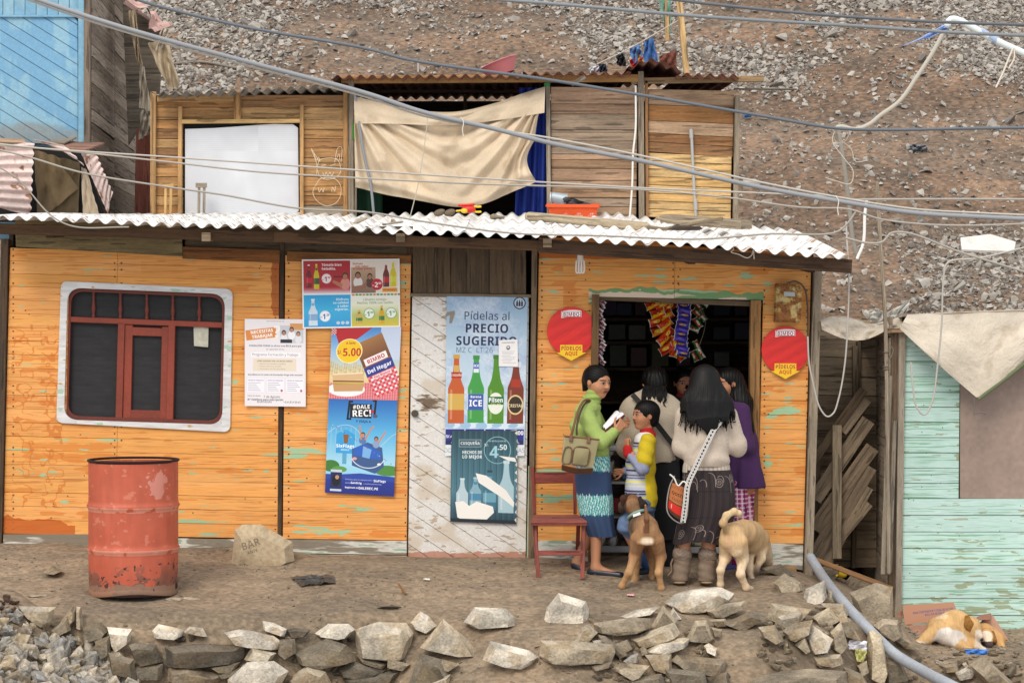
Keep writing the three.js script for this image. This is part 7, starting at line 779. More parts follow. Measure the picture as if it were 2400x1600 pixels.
  const hf = { f: (x, y, zz) => { let d = smin(cr.d(x, y, zz), C0.d(x, y, zz), 0.03); d = Math.max(d, -face.d(x, y, zz)); for (const e of earCut) d = Math.max(d, -e.d(x, y, zz)); const p = V(x, y, zz).sub(L(0, 0, 0)); const u = p.dot(fr[1]) / h, fw = p.dot(fr[2]) / h, rt = p.dot(fr[0]) / h; d = Math.max(d, (-0.20 - u - Math.max(0, -fw) * 0.3) * h); const part = Math.exp(-((rt / 0.02) ** 2)) * ss(u, 0.3, 0.45) * 0.006; return d + part + 0.0010 * Math.sin(Math.atan2(u, rt + 0.001) * 40 + fw * 12); }, lo: cr.lo.clone().subScalar(0.05), hi: cr.hi.clone().addScalar(0.03) }; const C0 = C(L(0, 0.0, -0.42), 0.035, L(0, -0.3, -0.42), 0.025);
  put('hair', nets(hf, 0.004, null, 0.01, 9), hairM, t);
  // shoulder bag and book are things of their own
  const bag = thing('handbag', 'striped woven handbag with brown leather trim hanging from the shoulder of the person in green', 'handbag', q(1360, 1095, 0.26)), bt = canvasTex(512, 512, (g, w, h2) => { rect(g, 0, 0, w, h2, '#a39878'); for (let y = 0; y < h2; y += 5) { g.fillStyle = ['#857d58', '#cabd9c', '#6f7752', '#d2c4a6', '#96704f', '#8a9070', '#b8957a'][(y * 7 / 5 | 0) % 7]; for (let x = 0; x < w; x += 22) g.fillRect(x + (y * 3) % 13, y, 14 + (x * 7 + y) % 9, 4.5); } }), bm = mat(0xffffff, { map: bt, roughness: 0.9, bumpMap: T.knit, bumpScale: 0.002 }), le = mat(0x7d5438, { roughness: 0.6, map: T.plain }), zb = z + 0.25;
  const bagQ = [[1324, 1022], [1404, 1030], [1390, 1096], [1317, 1088]], face2 = (uu, vv, zo) => { const b = bil(bagQ, uu, vv); return P(b[0], b[1], zb + zo + 0.02 * Math.sin(uu * 3.14) * Math.sin(vv * 3.14) + 0.03 * vv); };
  put('bag_body', merge([sheet((u, v) => face2(u, 1 - v, 0.02), 14, 12, 0.012), sheet((u, v) => { const a = face2(u, 1 - v, 0.02); a.z -= 0.07 + 0.03 * Math.sin(u * 3.14); return a; }, 14, 12, 0.006), sheet((u, v) => { const a = face2(0.0, 1 - v, 0.02), b = a.clone(); b.z -= 0.07; return a.lerp(b, u); }, 3, 8, 0.004), sheet((u, v) => { const a = face2(1, 1 - v, 0.02), b = a.clone(); b.z -= 0.07; return a.lerp(b, u); }, 3, 8, 0.004)]), bm, bag);
  put('bag_base', sheet((u, v) => { const a = face2(u, 1, 0.025), w = v * 3.1416; a.y += 0.022 * Math.cos(w * 0.9) - 0.02 - 0.012 * Math.sin(u * 3.14); a.z += 0.006 - 0.09 * (1 - Math.cos(w)) / 2; return a; }, 16, 8, 0.004), le, bag);
  const bord = (l) => tube(l.map(([u, v]) => face2(u, v, 0.028)), 0.0042, 50, 6, true); put('pocket', merge([sheet((u, v) => face2(lerp(0.34, 0.78, u), lerp(0.94, 0.36, v), 0.03 + 0.012 * Math.sin(u * 3.14) * Math.sin(v * 3.14)), 8, 8, 0.006)]), bm, bag); put('pocket_piping', bord([[0.33, 0.92], [0.31, 0.45], [0.40, 0.33], [0.72, 0.33], [0.80, 0.44], [0.78, 0.92], [0.6, 0.97], [0.42, 0.97]]), le, bag); put('pocket_piping', bord([[0.03, 0.94], [0.05, 0.42], [0.12, 0.36], [0.22, 0.38], [0.25, 0.46], [0.23, 0.94]]), le, bag); put('top_trim', tube([0, 0.25, 0.5, 0.75, 1].map((u) => face2(u, 0.0, 0.02)), 0.006, 20), le, bag);
  const st1 = [[1338, 1024, 0.28], [1342, 1010, 0.28], [1356, 960, 0.24], [1368, 940, 0.2], [1380, 937, 0.14], [1386, 943, 0.06]], st2 = [[1352, 1018, 0.26], [1352, 1000, 0.26], [1362, 962, 0.22], [1374, 943, 0.17], [1388, 945, 0.08]]; put('strap', tube(st1.map(([x, y, d]) => q(x, y, d)), 0.008, 40), le, bag); put('strap', tube(st2.map(([x, y, d]) => q(x, y, d)), 0.007, 40), mat(0x4d3626, { roughness: 0.6 }), bag); for (const [x, y] of [[1338, 1026], [1379, 1030]]) put('strap_tab', slab([q(x - 4, y + 8, 0.30), q(x + 4, y + 9, 0.30), q(x + 5, y - 8, 0.29), q(x - 2, y - 9, 0.29)], 0.006, uvRand()), le, bag);
  const bk = thing('open_book', 'open white book with a dark red cover held by the person in green', 'book', q(1436, 990, 0.05)), pg = [[1412, 1002], [1420, 1008], [1463, 973], [1442, 966]], pz = [0.10, 0.15, 0.0, -0.06], bs = (u, v, up) => { const b = bil(pg, u, v), zz = lerp(lerp(pz[0], pz[1], u), lerp(pz[3], pz[2], u), v); const p = q(b[0], b[1], zz); p.y += up + 0.008 * Math.sin(Math.abs(u - 0.5) * 6.28); return p; };
  put('pages', merge([sheet((u, v) => bs(u * 0.5, v, 0.008), 6, 6, 0.008), sheet((u, v) => bs(0.5 + u * 0.5, v, 0.008), 6, 6, 0.008)]), mat(0xe9eaf0, { roughness: 0.8 }), bk); put('cover', sheet((u, v) => { const p = bs(-0.05 + u * 1.1, -0.04 + v * 1.08, -0.004); return p; }, 8, 6, 0.003), mat(0x5a1a20, { roughness: 0.6 }), bk);
}
{ // boy in yellow and stripes, facing left
  const z = 0.42, t = thing('person', 'small person with short black hair in a yellow and striped shirt and jeans', 'person', P(1505, 1350, z)), q = (x, y, dz = 0) => P(x, y, z + dz);
  const fr = frame(V(-0.92, 0.10, 0.36)), hd = makeHead(q(1512, 974, 0.0), fr, 0.195, SK[1], q(1518, 1024), 0.038);
  const sh = q(1519, 1034, 0.10), el = q(1507, 1097, 0.14), wr = q(1472, 1056, 0.10), sh2 = q(1502, 1036, -0.10), el2 = q(1490, 1098, -0.12), wr2 = q(1462, 1104, -0.06);
  const bp = [C(q(1512, 1030), 0.06, q(1502, 1090), 0.075), C(q(1502, 1090), 0.075, q(1502, 1170), 0.08), C(q(1498, 1180, 0.05), 0.055, q(1468, 1236, 0.06), 0.045), C(q(1468, 1236, 0.06), 0.042, q(1496, 1300, 0.02), 0.03), C(q(1510, 1180, -0.05), 0.055, q(1514, 1250, -0.05), 0.042), C(q(1514, 1250, -0.05), 0.04, q(1512, 1320, -0.06), 0.028), C(sh, 0.035, el, 0.03), C(el, 0.03, wr, 0.022), C(sh2, 0.035, el2, 0.03), C(el2, 0.03, wr2, 0.022)];
  bodyMesh(t, bp, 0.03, SK[1], [hd.geo, makeHand(q(1470, 1050, 0.10), V(-0.05, 0.95, -0.1), V(0.9, 0.1, -0.5), 0.11, 1.1, lin(SK[1]), -1), makeHand(wr2, V(-1, -0.1, 0.1), V(0, -0.3, 1), 0.115, 0.8, lin(SK[1]))]);
  // shirt: striped front, yellow back and short sleeve, red collar
  const Y = lin(0xd9bf22), W = lin(0xdcdcdc), Lv = lin(0xb9bdd4), N = lin(0x30344e), Pl = lin(0xd8d484);
  const shirtCol = (x, y, zz) => { const py = 800 + (1.5 - y) / S(z), px = 1200 + x / S(z), edge = 1505 + (py - 1020) * 0.05 + 0 * zz; if (px > edge) return py < 1040 && px < edge + 18 && py < 1052 - (px - edge) ? W : Y; if (py < 1036) return W; const b = (py - 1036) % 37, j = Math.floor((py - 1036) / 37); return b < 3 || (b > 7 && b < 10) ? N : b > 14 && b < 20 ? Pl : b > 26 && b < 29 ? (j % 2 ? N : Pl) : Lv; };
  put('shirt', nets(field3([C(q(1513, 1034), 0.07, q(1502, 1090), 0.092), C(q(1502, 1090), 0.092, q(1502, 1150), 0.098), C(q(1502, 1150), 0.098, q(1508, 1172), 0.095), C(q(1515, 1036, 0.05), 0.055, q(1508, 1036, -0.06), 0.055)], 0.04, (s, x, y, zz) => Math.max(s + 0.0018 * Math.sin(y * 60 + x * 40 + 5 * fbm(x * 12, y * 9 + zz * 5, 2)), P(1500, 1184 - 0.0, z).y - y - 0.12 * (x - P(1502, 0, z).x))), 0.006, shirtCol, 0.02, 6), new THREE.MeshStandardMaterial({ vertexColors: true, roughness: 0.95, side: THREE.DoubleSide, bumpMap: T.knit, bumpScale: 0.001 }), t);
  put('yellow_sleeve', nets(field3([C(sh, 0.054, sh.clone().lerp(el, 0.72), 0.058)], 0.01, (s, x, y, zz) => s + 0.003 * Math.sin(y * 80 + x * 40)), 0.006, null, 0.02, 6), clothM(0xd9bf22), t); put('sleeve', nets(field3([C(sh.clone().lerp(el, 0.6), 0.042, el, 0.043), C(el, 0.043, q(1474, 1064, 0.10), 0.03)], 0.02, (s, x, y) => s + 0.003 * Math.sin(x * 110 + y * 60)), 0.006, null, 0.02, 6), clothM(0x9ba0bc), t); put('sleeve', nets(field3([C(sh2, 0.045, el2, 0.04), C(el2, 0.04, q(1468, 1103, -0.06), 0.028)], 0.02), 0.008), clothM(0x9ba0bc), t);
  put('cuff', nets(field3([C(q(1473, 1062, 0.10), 0.034, q(1471, 1052, 0.10), 0.031)], 0.01), 0.005), clothM(0xc01a1a), t); put('collar', nets(field3([C(q(1519, 1021), 0.053, q(1516, 1012), 0.047)], 0.01), 0.005), clothM(0xc01a1a), t);
  put('jeans', nets(field3([C(q(1504, 1168), 0.092, q(1504, 1186), 0.09), C(q(1500, 1184, 0.045), 0.07, q(1470, 1232, 0.06), 0.062), C(q(1470, 1232, 0.06), 0.06, q(1482, 1250, 0.045), 0.055), C(q(1510, 1184, -0.05), 0.07, q(1515, 1252, -0.05), 0.056)], 0.03, (s, x, y, zz) => s + 0.003 * Math.sin(y * 90 + 5 * fbm(x * 14, y * 10, 2))), 0.008, null, 0.02, 8), mat(0x6f87ad, { map: T.plain, roughness: 0.95 }), t);
  const cm = mat(0x3f6fb0, { roughness: 0.5 }); put('shoe', nets(field3([C(q(1500, 1306, 0.02), 0.034, q(1516, 1326, -0.06), 0.03), C(q(1498, 1300, 0.02), 0.03, q(1494, 1322, 0.06), 0.026)], 0.03), 0.006), cm, t); put('shoe', nets(field3([C(q(1522, 1338, -0.08), 0.036, q(1496, 1344, 0.0), 0.03)], 0.03), 0.006), mat(0x1b2438, { roughness: 0.5 }), t);
  const L = hd.L, h = hd.h, cr = E(L(0, 0.16, -0.07), [0.41 * h, 0.40 * h, 0.46 * h], fr), nape = E(L(0, -0.12, -0.26), [0.30 * h, 0.26 * h, 0.24 * h], fr), face = E(L(0, -0.16, 0.40), [0.38 * h, 0.36 * h, 0.44 * h], fr), ears = [1, -1].map((s) => E(L(0.38 * s, -0.06, 0.0), [0.09 * h, 0.13 * h, 0.10 * h], fr));
  put('hair', nets({ f: (x, y, zz) => { let d = smin(cr.d(x, y, zz), nape.d(x, y, zz), 0.02); d = Math.max(d, -face.d(x, y, zz) + 0.004 * Math.sin(x * 260 + zz * 200)); for (const e of ears) d = Math.max(d, -e.d(x, y, zz)); const p = V(x, y, zz).sub(hd.c), u = p.dot(fr[1]) / h, rt = p.dot(fr[0]) / h, fw = p.dot(fr[2]) / h; return d + 0.0014 * Math.sin(Math.atan2(rt, -fw) * 34 + u * 5) * ss(u, 0.5, 0.1); }, lo: cr.lo.clone().subScalar(0.05), hi: cr.hi.clone().addScalar(0.02) }, 0.004, null, 0.01, 9), hairM, t);
}
{ // woman in beige seen from behind, hair tied
  const z = 0.12, t = thing('person', 'person seen from behind in a beige sweater and black skirt with tied black hair', 'person', P(1540, 1330, z)), q = (x, y, dz = 0) => P(x, y, z + dz), fr = frame(V(-0.15, -0.22, -1)), hd = makeHead(q(1534, 898, -0.06), fr, 0.22, SK[0], q(1530, 945, -0.02), 0.05);
  const shL = q(1478, 968, -0.02), elL = q(1470, 1050, -0.06), shR = q(1578, 966, -0.02), elR = q(1590, 1046, -0.06);
  bodyMesh(t, [C(q(1528, 950), 0.10, q(1524, 1060), 0.12), C(q(1524, 1060), 0.11, q(1540, 1110), 0.085), C(q(1528, 1110), 0.07, q(1545, 1310), 0.035), C(q(1562, 1110), 0.07, q(1566, 1310), 0.035), C(shL, 0.05, elL, 0.04), C(shR, 0.05, elR, 0.04), C(elL, 0.04, q(1500, 1040, -0.24), 0.03), C(elR, 0.04, q(1572, 1040, -0.24), 0.03)], 0.04, SK[0], [hd.geo, makeHand(q(1500, 1040, -0.25), V(0.3, 0, -1), V(0, -1, 0), 0.15, 0.4, lin(SK[0])), makeHand(q(1572, 1040, -0.25), V(-0.3, 0, -1), V(0, -1, 0), 0.15, 0.4, lin(SK[0]))]);
  put('sweater', nets(field3([C(q(1500, 968), 0.125, q(1556, 968), 0.12, V(0, 0, 1), 1.25), C(q(1526, 960), 0.15, q(1520, 1040), 0.165, V(0, 0, 1), 1.2), C(q(1520, 1040), 0.165, q(1530, 1064), 0.16, V(0, 0, 1), 1.15), C(q(1527, 940), 0.07, q(1530, 925, -0.02), 0.058), C(shL, 0.075, elL, 0.062), C(shR, 0.075, elR, 0.062), C(elL, 0.06, q(1498, 1040, -0.22), 0.045), C(elR, 0.06, q(1572, 1040, -0.22), 0.045)], 0.06, (s, x, y, zz) => Math.max(s + 0.006 * Math.sin(y * 34 + 7 * fbm(x * 6, y * 6, 2)) * fbm(x * 5 + 4, y * 5, 2), P(1540, 1088, z).y - y + 0.02 * Math.sin(x * 20))), 0.010, null, 0.02, 5), clothM(0xd2c4ae), t);
  put('skirt', hangTube([[1078, 1470, 1592], [1130, 1474, 1594], [1250, 1490, 1590], [1262, 1492, 1588]], z, 0.6, 6, 0.04, 3), mat(0x101116, { roughness: 0.95 }), t); put('legging', nets(field3([C(q(1545, 1250), 0.05, q(1548, 1318), 0.04), C(q(1566, 1250), 0.05, q(1566, 1318), 0.04)], 0.01), 0.01), mat(0x0d0d11, { roughness: 0.9 }), t);
  const L = hd.L, h = hd.h, cr = E(L(0, 0.13, -0.07), [0.42 * h, 0.42 * h, 0.45 * h], fr), bun = E(L(0.02, -0.08, -0.38), [0.26 * h, 0.34 * h, 0.2 * h], fr); put('hair', merge([nets({ f: (x, y, zz) => Math.max(smin(cr.d(x, y, zz), bun.d(x, y, zz), 0.05) + 0.002 * Math.sin(x * 240 + 7 * fbm(x * 20, y * 14, 2)), -E(L(0, -0.2, 0.42), [0.3 * h, 0.36 * h, 0.3 * h], fr).d(x, y, zz)), lo: cr.lo.clone().subScalar(0.06), hi: cr.hi.clone().addScalar(0.06) }, 0.006, null, 0.01, 9), strands(Array.from({ length: 26 }, (_, i) => { const a = (i / 25 - 0.5), x0 = 1534 + a * 50, r1 = hash2(i, 3), r2 = hash2(i, 8); return [[q(x0, 905, 0.06), q(x0 + a * 8, 922 + 6 * r1, 0.10), q(x0 + a * 6 + (r1 - 0.5) * 12, 930 + 18 * r2, 0.11), q(x0 - a * 10 + (r2 - 0.5) * 14, 936 + 18 * r2, 0.10)], 0.005]; }))]), hairM, t);
  const sg = (l) => sheet((u, v) => { const c = l(u), d = l(Math.min(1, u + 0.01)).sub(l(Math.max(0, u - 0.01))).normalize(), s = V(-d.y, d.x, 0).normalize(); return c.addScaledVector(s, (v - 0.5) * 0.036); }, 30, 2, 0.004); const cv = new THREE.CatmullRomCurve3([q(1482, 924, 0.10), q(1504, 948, 0.148), q(1540, 994, 0.16), q(1562, 1022, 0.15), q(1580, 1046, 0.125), q(1592, 1078, 0.08)]); solo('shoulder_strap', sg((u) => cv.getPoint(u)), mat(0x24221f, { roughness: 0.8 }), 'dark diagonal bag strap across the back of the beige sweater', 'strap');
}
{ // woman with long loose hair, back to us
  const z = 0.72, t = thing('person', 'person seen from behind with long loose black hair, beige sweater and dark skirt', 'person', P(1640, 1368, z)), q = (x, y, dz = 0) => P(x, y, z + dz), fr = frame(V(-0.1, -0.1, -1)), hd = makeHead(q(1652, 905, -0.02), fr, 0.215, SK[0], q(1652, 950), 0.048);
  const shL = q(1606, 974), elL = q(1598, 1050, -0.04), shR = q(1706, 974), elR = q(1728, 1046, -0.04), wL = q(1624, 1040, -0.22), wR = q(1700, 1036, -0.22);
  bodyMesh(t, [C(q(1655, 960), 0.09, q(1655, 1060), 0.105), C(q(1655, 1060), 0.105, q(1652, 1130), 0.09), C(q(1625, 1130, -0.02), 0.07, q(1608, 1240, 0), 0.046), C(q(1607, 1240), 0.048, q(1600, 1300), 0.044), C(q(1600, 1300), 0.044, q(1592, 1350), 0.036), C(q(1675, 1130, -0.02), 0.08, q(1664, 1240), 0.052), C(q(1664, 1240), 0.054, q(1660, 1300), 0.044), C(q(1660, 1300), 0.044, q(1658, 1350), 0.036), C(shL, 0.045, elL, 0.038), C(shR, 0.045, elR, 0.038), C(elL, 0.036, wL, 0.026), C(elR, 0.036, wR, 0.026)], 0.035, SK[0], [hd.geo, makeHand(wL, V(0.3, 0.2, -1), V(0, 1, 0), 0.15, 0.6, lin(SK[0]), 1), makeHand(wR, V(-0.3, 0.2, -1), V(0, 1, 0), 0.15, 0.6, lin(SK[0]), -1)]);
  const fold = (s, x, y, zz) => s + 0.006 * Math.sin(y * 46 + 8 * fbm(x * 7, y * 5, 2)) * ss(y, P(0, 1000, z).y, P(0, 1050, z).y) * (0.4 + fbm(x * 6 + 2, y * 6, 2));
  put('sweater', nets(field3([C(q(1630, 972), 0.085, q(1682, 972), 0.085, V(0, 0, 1), 1.1), C(q(1655, 970), 0.125, q(1656, 1040), 0.135, V(0, 0, 1), 1.2), C(q(1656, 1040), 0.135, q(1656, 1072), 0.152, V(0, 0, 1), 1.15), C(q(1653, 950), 0.06, q(1653, 940), 0.055), C(shL, 0.066, elL, 0.058), C(shR, 0.066, elR, 0.062), C(elL, 0.056, wL, 0.038), C(elR, 0.060, wR, 0.038)], 0.04, (s, x, y, zz) => Math.max(fold(s, x, y, zz), P(1655, 1092, z).y - y)), 0.008, null, 0.02, 6), clothM(0xd8c8b6), t);
  const rt = makeTex(256, 64, (u) => { const k = 0.74 + 0.2 * Math.abs(Math.sin(u * 100)); return mul3([204, 190, 174], k); }); put('sweater_hem', hangTube([[1082, 1604, 1708], [1092, 1601, 1711], [1106, 1600, 1713]], z, 0.70, 5, 0.006, 1, 5), mat(0xffffff, { map: rt, roughness: 0.95 }), t);
  const sk = canvasTex(1024, 700, (g, w, h) => { rect(g, 0, 0, w, h, '#2d2325'); for (let i = 0; i < 160; i++) rect(g, (i * 67) % w, 0, 3 + i % 5, h, i % 2 ? 'rgba(70,56,58,.35)' : 'rgba(14,10,12,.35)'); for (const y of [225, 420]) rect(g, 0, y, w, 6, '#171114'); g.strokeStyle = '#80746d'; g.lineWidth = 6; for (let i = 0; i < 26; i++) { const x = (i * 151 + 20) % w, y = [30, 480][i % 2] + (i * 37) % 90; g.beginPath(); if (i % 3 === 0) { for (let a = 0; a < 15; a += 0.4) g.lineTo(x + Math.cos(a) * a * 2.2, y + 40 + Math.sin(a) * a * 3.2); } else { g.moveTo(x, y); g.bezierCurveTo(x + 50, y + 10, x + 44, y + 80, x + 40, y + 150); g.moveTo(x + 60, y + 60); g.bezierCurveTo(x + 80, y + 20, x + 110, y + 50, x + 100, y + 110); } g.stroke(); } });
  put('skirt', hangTube([[1100, 1601, 1714], [1125, 1600, 1720], [1165, 1600, 1724], [1210, 1592, 1722], [1240, 1584, 1712], [1270, 1577, 1700]], z, 0.72, 9, 0.075, 5, 34, 5), mat(0xffffff, { map: sk, roughness: 0.95 }), t);
  const bm = mat(0x8f7b69, { roughness: 0.9, map: T.plain }), fm = mat(0xa08d7c, { roughness: 1, map: T.fur }); for (const [x, dx, s] of [[1599, -6, -1], [1659, -2, 1]]) { put('boot', nets(field3([C(q(x, 1306), 0.058, q(x - 3, 1340), 0.052), C(q(x - 4, 1338), 0.05, q(x + dx - 2, 1357, 0.02), 0.048), C(q(x + dx, 1357, 0.03), 0.045, q(x + dx, 1360, -0.10), 0.042)], 0.03, (d, xx, y, zz) => Math.max(d + 0.0035 * Math.sin(y * 120 + xx * 30 + 4 * fbm(xx * 9, y * 12, 2)) * ss(y, 0.22, 0.06) * 0.6, groundYAt(y))), 0.006, null, 0.02, 5), bm, t); put('sole', nets(field3([C(q(x + dx, 1364, 0.04), 0.042, q(x + dx, 1366, -0.10), 0.04, V(0, 1, 0), 3.4)], 0.01), 0.006), mat(0x9b8468, { roughness: 0.9 }), t); put('fur_cuff', nets(field3([C(q(x, 1303), 0.062, q(x, 1298), 0.062)], 0.01, (d, xx, y, zz) => d + 0.008 * (fbm(xx * 160, y * 160 + zz * 130, 2) - 0.5)), 0.005, null, 0.02, 10), fm, t); put('boot_lace', tube([q(x + s * 22, 1310, 0.02), q(x + s * 26, 1322, 0.05), q(x + s * 25, 1338, 0.05), q(x + s * (s < 0 ? 33 : 26), 1348, 0.05)], 0.006), bm, t); }
  function groundYAt(y) { return -0.062 - y; }
  const L = hd.L, h = hd.h, cr = E(L(0, 0.12, -0.05), [0.40 * h, 0.41 * h, 0.45 * h], fr), hp = [cr, C(q(1652, 885, 0.02), 0.072, q(1655, 945, 0.06), 0.115, V(0, 0, 1), 1.25), C(q(1655, 945, 0.06), 0.115, q(1660, 985, 0.09), 0.15, V(0, 0, 1), 2.0), C(q(1620, 950, 0.05), 0.05, q(1616, 985, 0.06), 0.045, V(0, 0, 1), 1.3), C(q(1694, 950, 0.05), 0.055, q(1704, 985, 0.06), 0.05, V(0, 0, 1), 1.3)];
  put('hair', merge([nets(field3(hp, 0.10, (s, x, y, zz) => { const py = 800 + (1.5 - y) / S(z), px = 1200 + x / S(z), end = 1000 - 0.010 * (px - 1660) ** 2 * 0.9 + 46 * (fbm(px * 0.11, 3, 2) - 0.45); return Math.max(s + (0.0018 * Math.sin(1.7 * (px - 1655) * (1.4 - 0.0035 * (py - 860)) + 2.5 * fbm(px * 0.06, py * 0.012, 2)) + 0.010 * (fbm(px * 0.09, py * 0.02 + 4, 2) - 0.5)) * ss(py, 868, 930), (py - end) * S(z)); }), 0.005, null, 0.02, 7), strands(Array.from({ length: 44 }, (_, i) => { const a = i / 43 - 0.5, r1 = hash2(i, 31), r2 = hash2(i, 77), x1 = 1656 + a * 116, x2 = x1 + a * 14 + (r1 - 0.5) * 10, yy = 1010 - 60 * a * a + (r2 - 0.5) * 26; return [[q(1654 + a * 74, 930, 0.11 - 0.16 * a * a), q(x1, 968, 0.145 - 0.30 * a * a), q((x1 + x2) / 2, 990, 0.145 - 0.30 * a * a), q(x2, yy, 0.125 - 0.30 * a * a)], 0.0036]; }))]), new THREE.MeshPhysicalMaterial({ color: 0x120f0f, roughness: 0.5, specularIntensity: 0.45, map: T.strand, side: THREE.DoubleSide }), t);
  // woven shoulder bag
  const bg = thing('woven_bag', 'woven wool shoulder bag in orange, black and red with a patterned strap', 'shoulder bag', q(1590, 1225, 0.2)), bt = canvasTex(256, 512, (g, w, h2) => { rect(g, 0, 0, w, h2, '#a9663a'); rect(g, 0, 0, w, 70, '#241c18'); rect(g, 0, 350, w, 110, '#c22618'); rect(g, 0, 330, w, 16, '#3a241a'); rect(g, 0, 460, w, 52, '#4a2a1c'); g.save(); txt(g, 'QOSTO', 128, 200, 62, '#3a2216', true, 'center', 220); txt(g, 'CUSCO', 128, 280, 54, '#6d3b22', true, 'center', 220); g.restore(); g.strokeStyle = '#7a4426'; g.lineWidth = 5; for (let i = 0; i < 8; i++) { g.beginPath(); g.moveTo(i * 34, 100); g.lineTo(i * 34 + 17, 140); g.lineTo(i * 34 + 34, 100); g.stroke(); } rect(g, 40, 370, 14, 60, '#e8a090'); }), zb = z + 0.17, bq = [[1579, 1120], [1612, 1132], [1604, 1220], [1566, 1196]];
  put('bag_body', merge([sheet((u, v) => { const b = bil(bq, u, 1 - v); return P(b[0] - 3 * Math.sin(v * 3.1) * (1 - u), b[1] + 5 * Math.sin(u * 3.1) * (1 - v), zb + 0.03 * Math.sin(u * 3.14) + 0.0); }, 12, 14, 0.02)]), mat(0xffffff, { map: bt, roughness: 0.95 }), bg); put('trim', tube([[1581, 1116], [1570, 1140], [1564, 1196], [1575, 1214], [1598, 1226], [1608, 1216], [1614, 1150], [1616, 1134]].map(([x, y]) => P(x, y, zb + 0.005)), 0.0045, 60), mat(0x8d8780, { roughness: 0.9 }), bg); put('drawstring', tube([[1571, 1112], [1580, 1120], [1590, 1138], [1602, 1128], [1613, 1136]].map(([x, y]) => P(x, y, zb + 0.03)), 0.005, 30), mat(0xdcd8d0), bg);
  const stt = canvasTex(128, 1024, (g, w, h2) => { rect(g, 0, 0, w, h2, '#d6d2cc'); for (let y = 0; y < h2; y += 26) { rect(g, 42, y, 44, 15, '#26242a'); rect(g, 50, y + 17, 10, 6, '#26242a'); rect(g, 70, y + 17, 10, 6, '#26242a'); } rect(g, 16, 0, 9, h2, '#4a484c'); rect(g, 103, 0, 9, h2, '#4a484c'); }); const cv = new THREE.CatmullRomCurve3([q(1708, 962, 0.08), q(1690, 985, 0.125), q(1674, 1006, 0.155), q(1650, 1054, 0.175), q(1630, 1096, 0.19), q(1613, 1134, 0.20), q(1607, 1180, 0.20), q(1601, 1224, 0.19)]);
  put('strap', sheet((u, v) => { const c = cv.getPoint(v), d = cv.getTangent(v), s = V(d.y, -d.x, 0).normalize(); return c.addScaledVector(s, (0.5 - u) * 0.034); }, 2, 50, 0.004), mat(0xffffff, { map: stt, roughness: 0.95 }), bg);
}
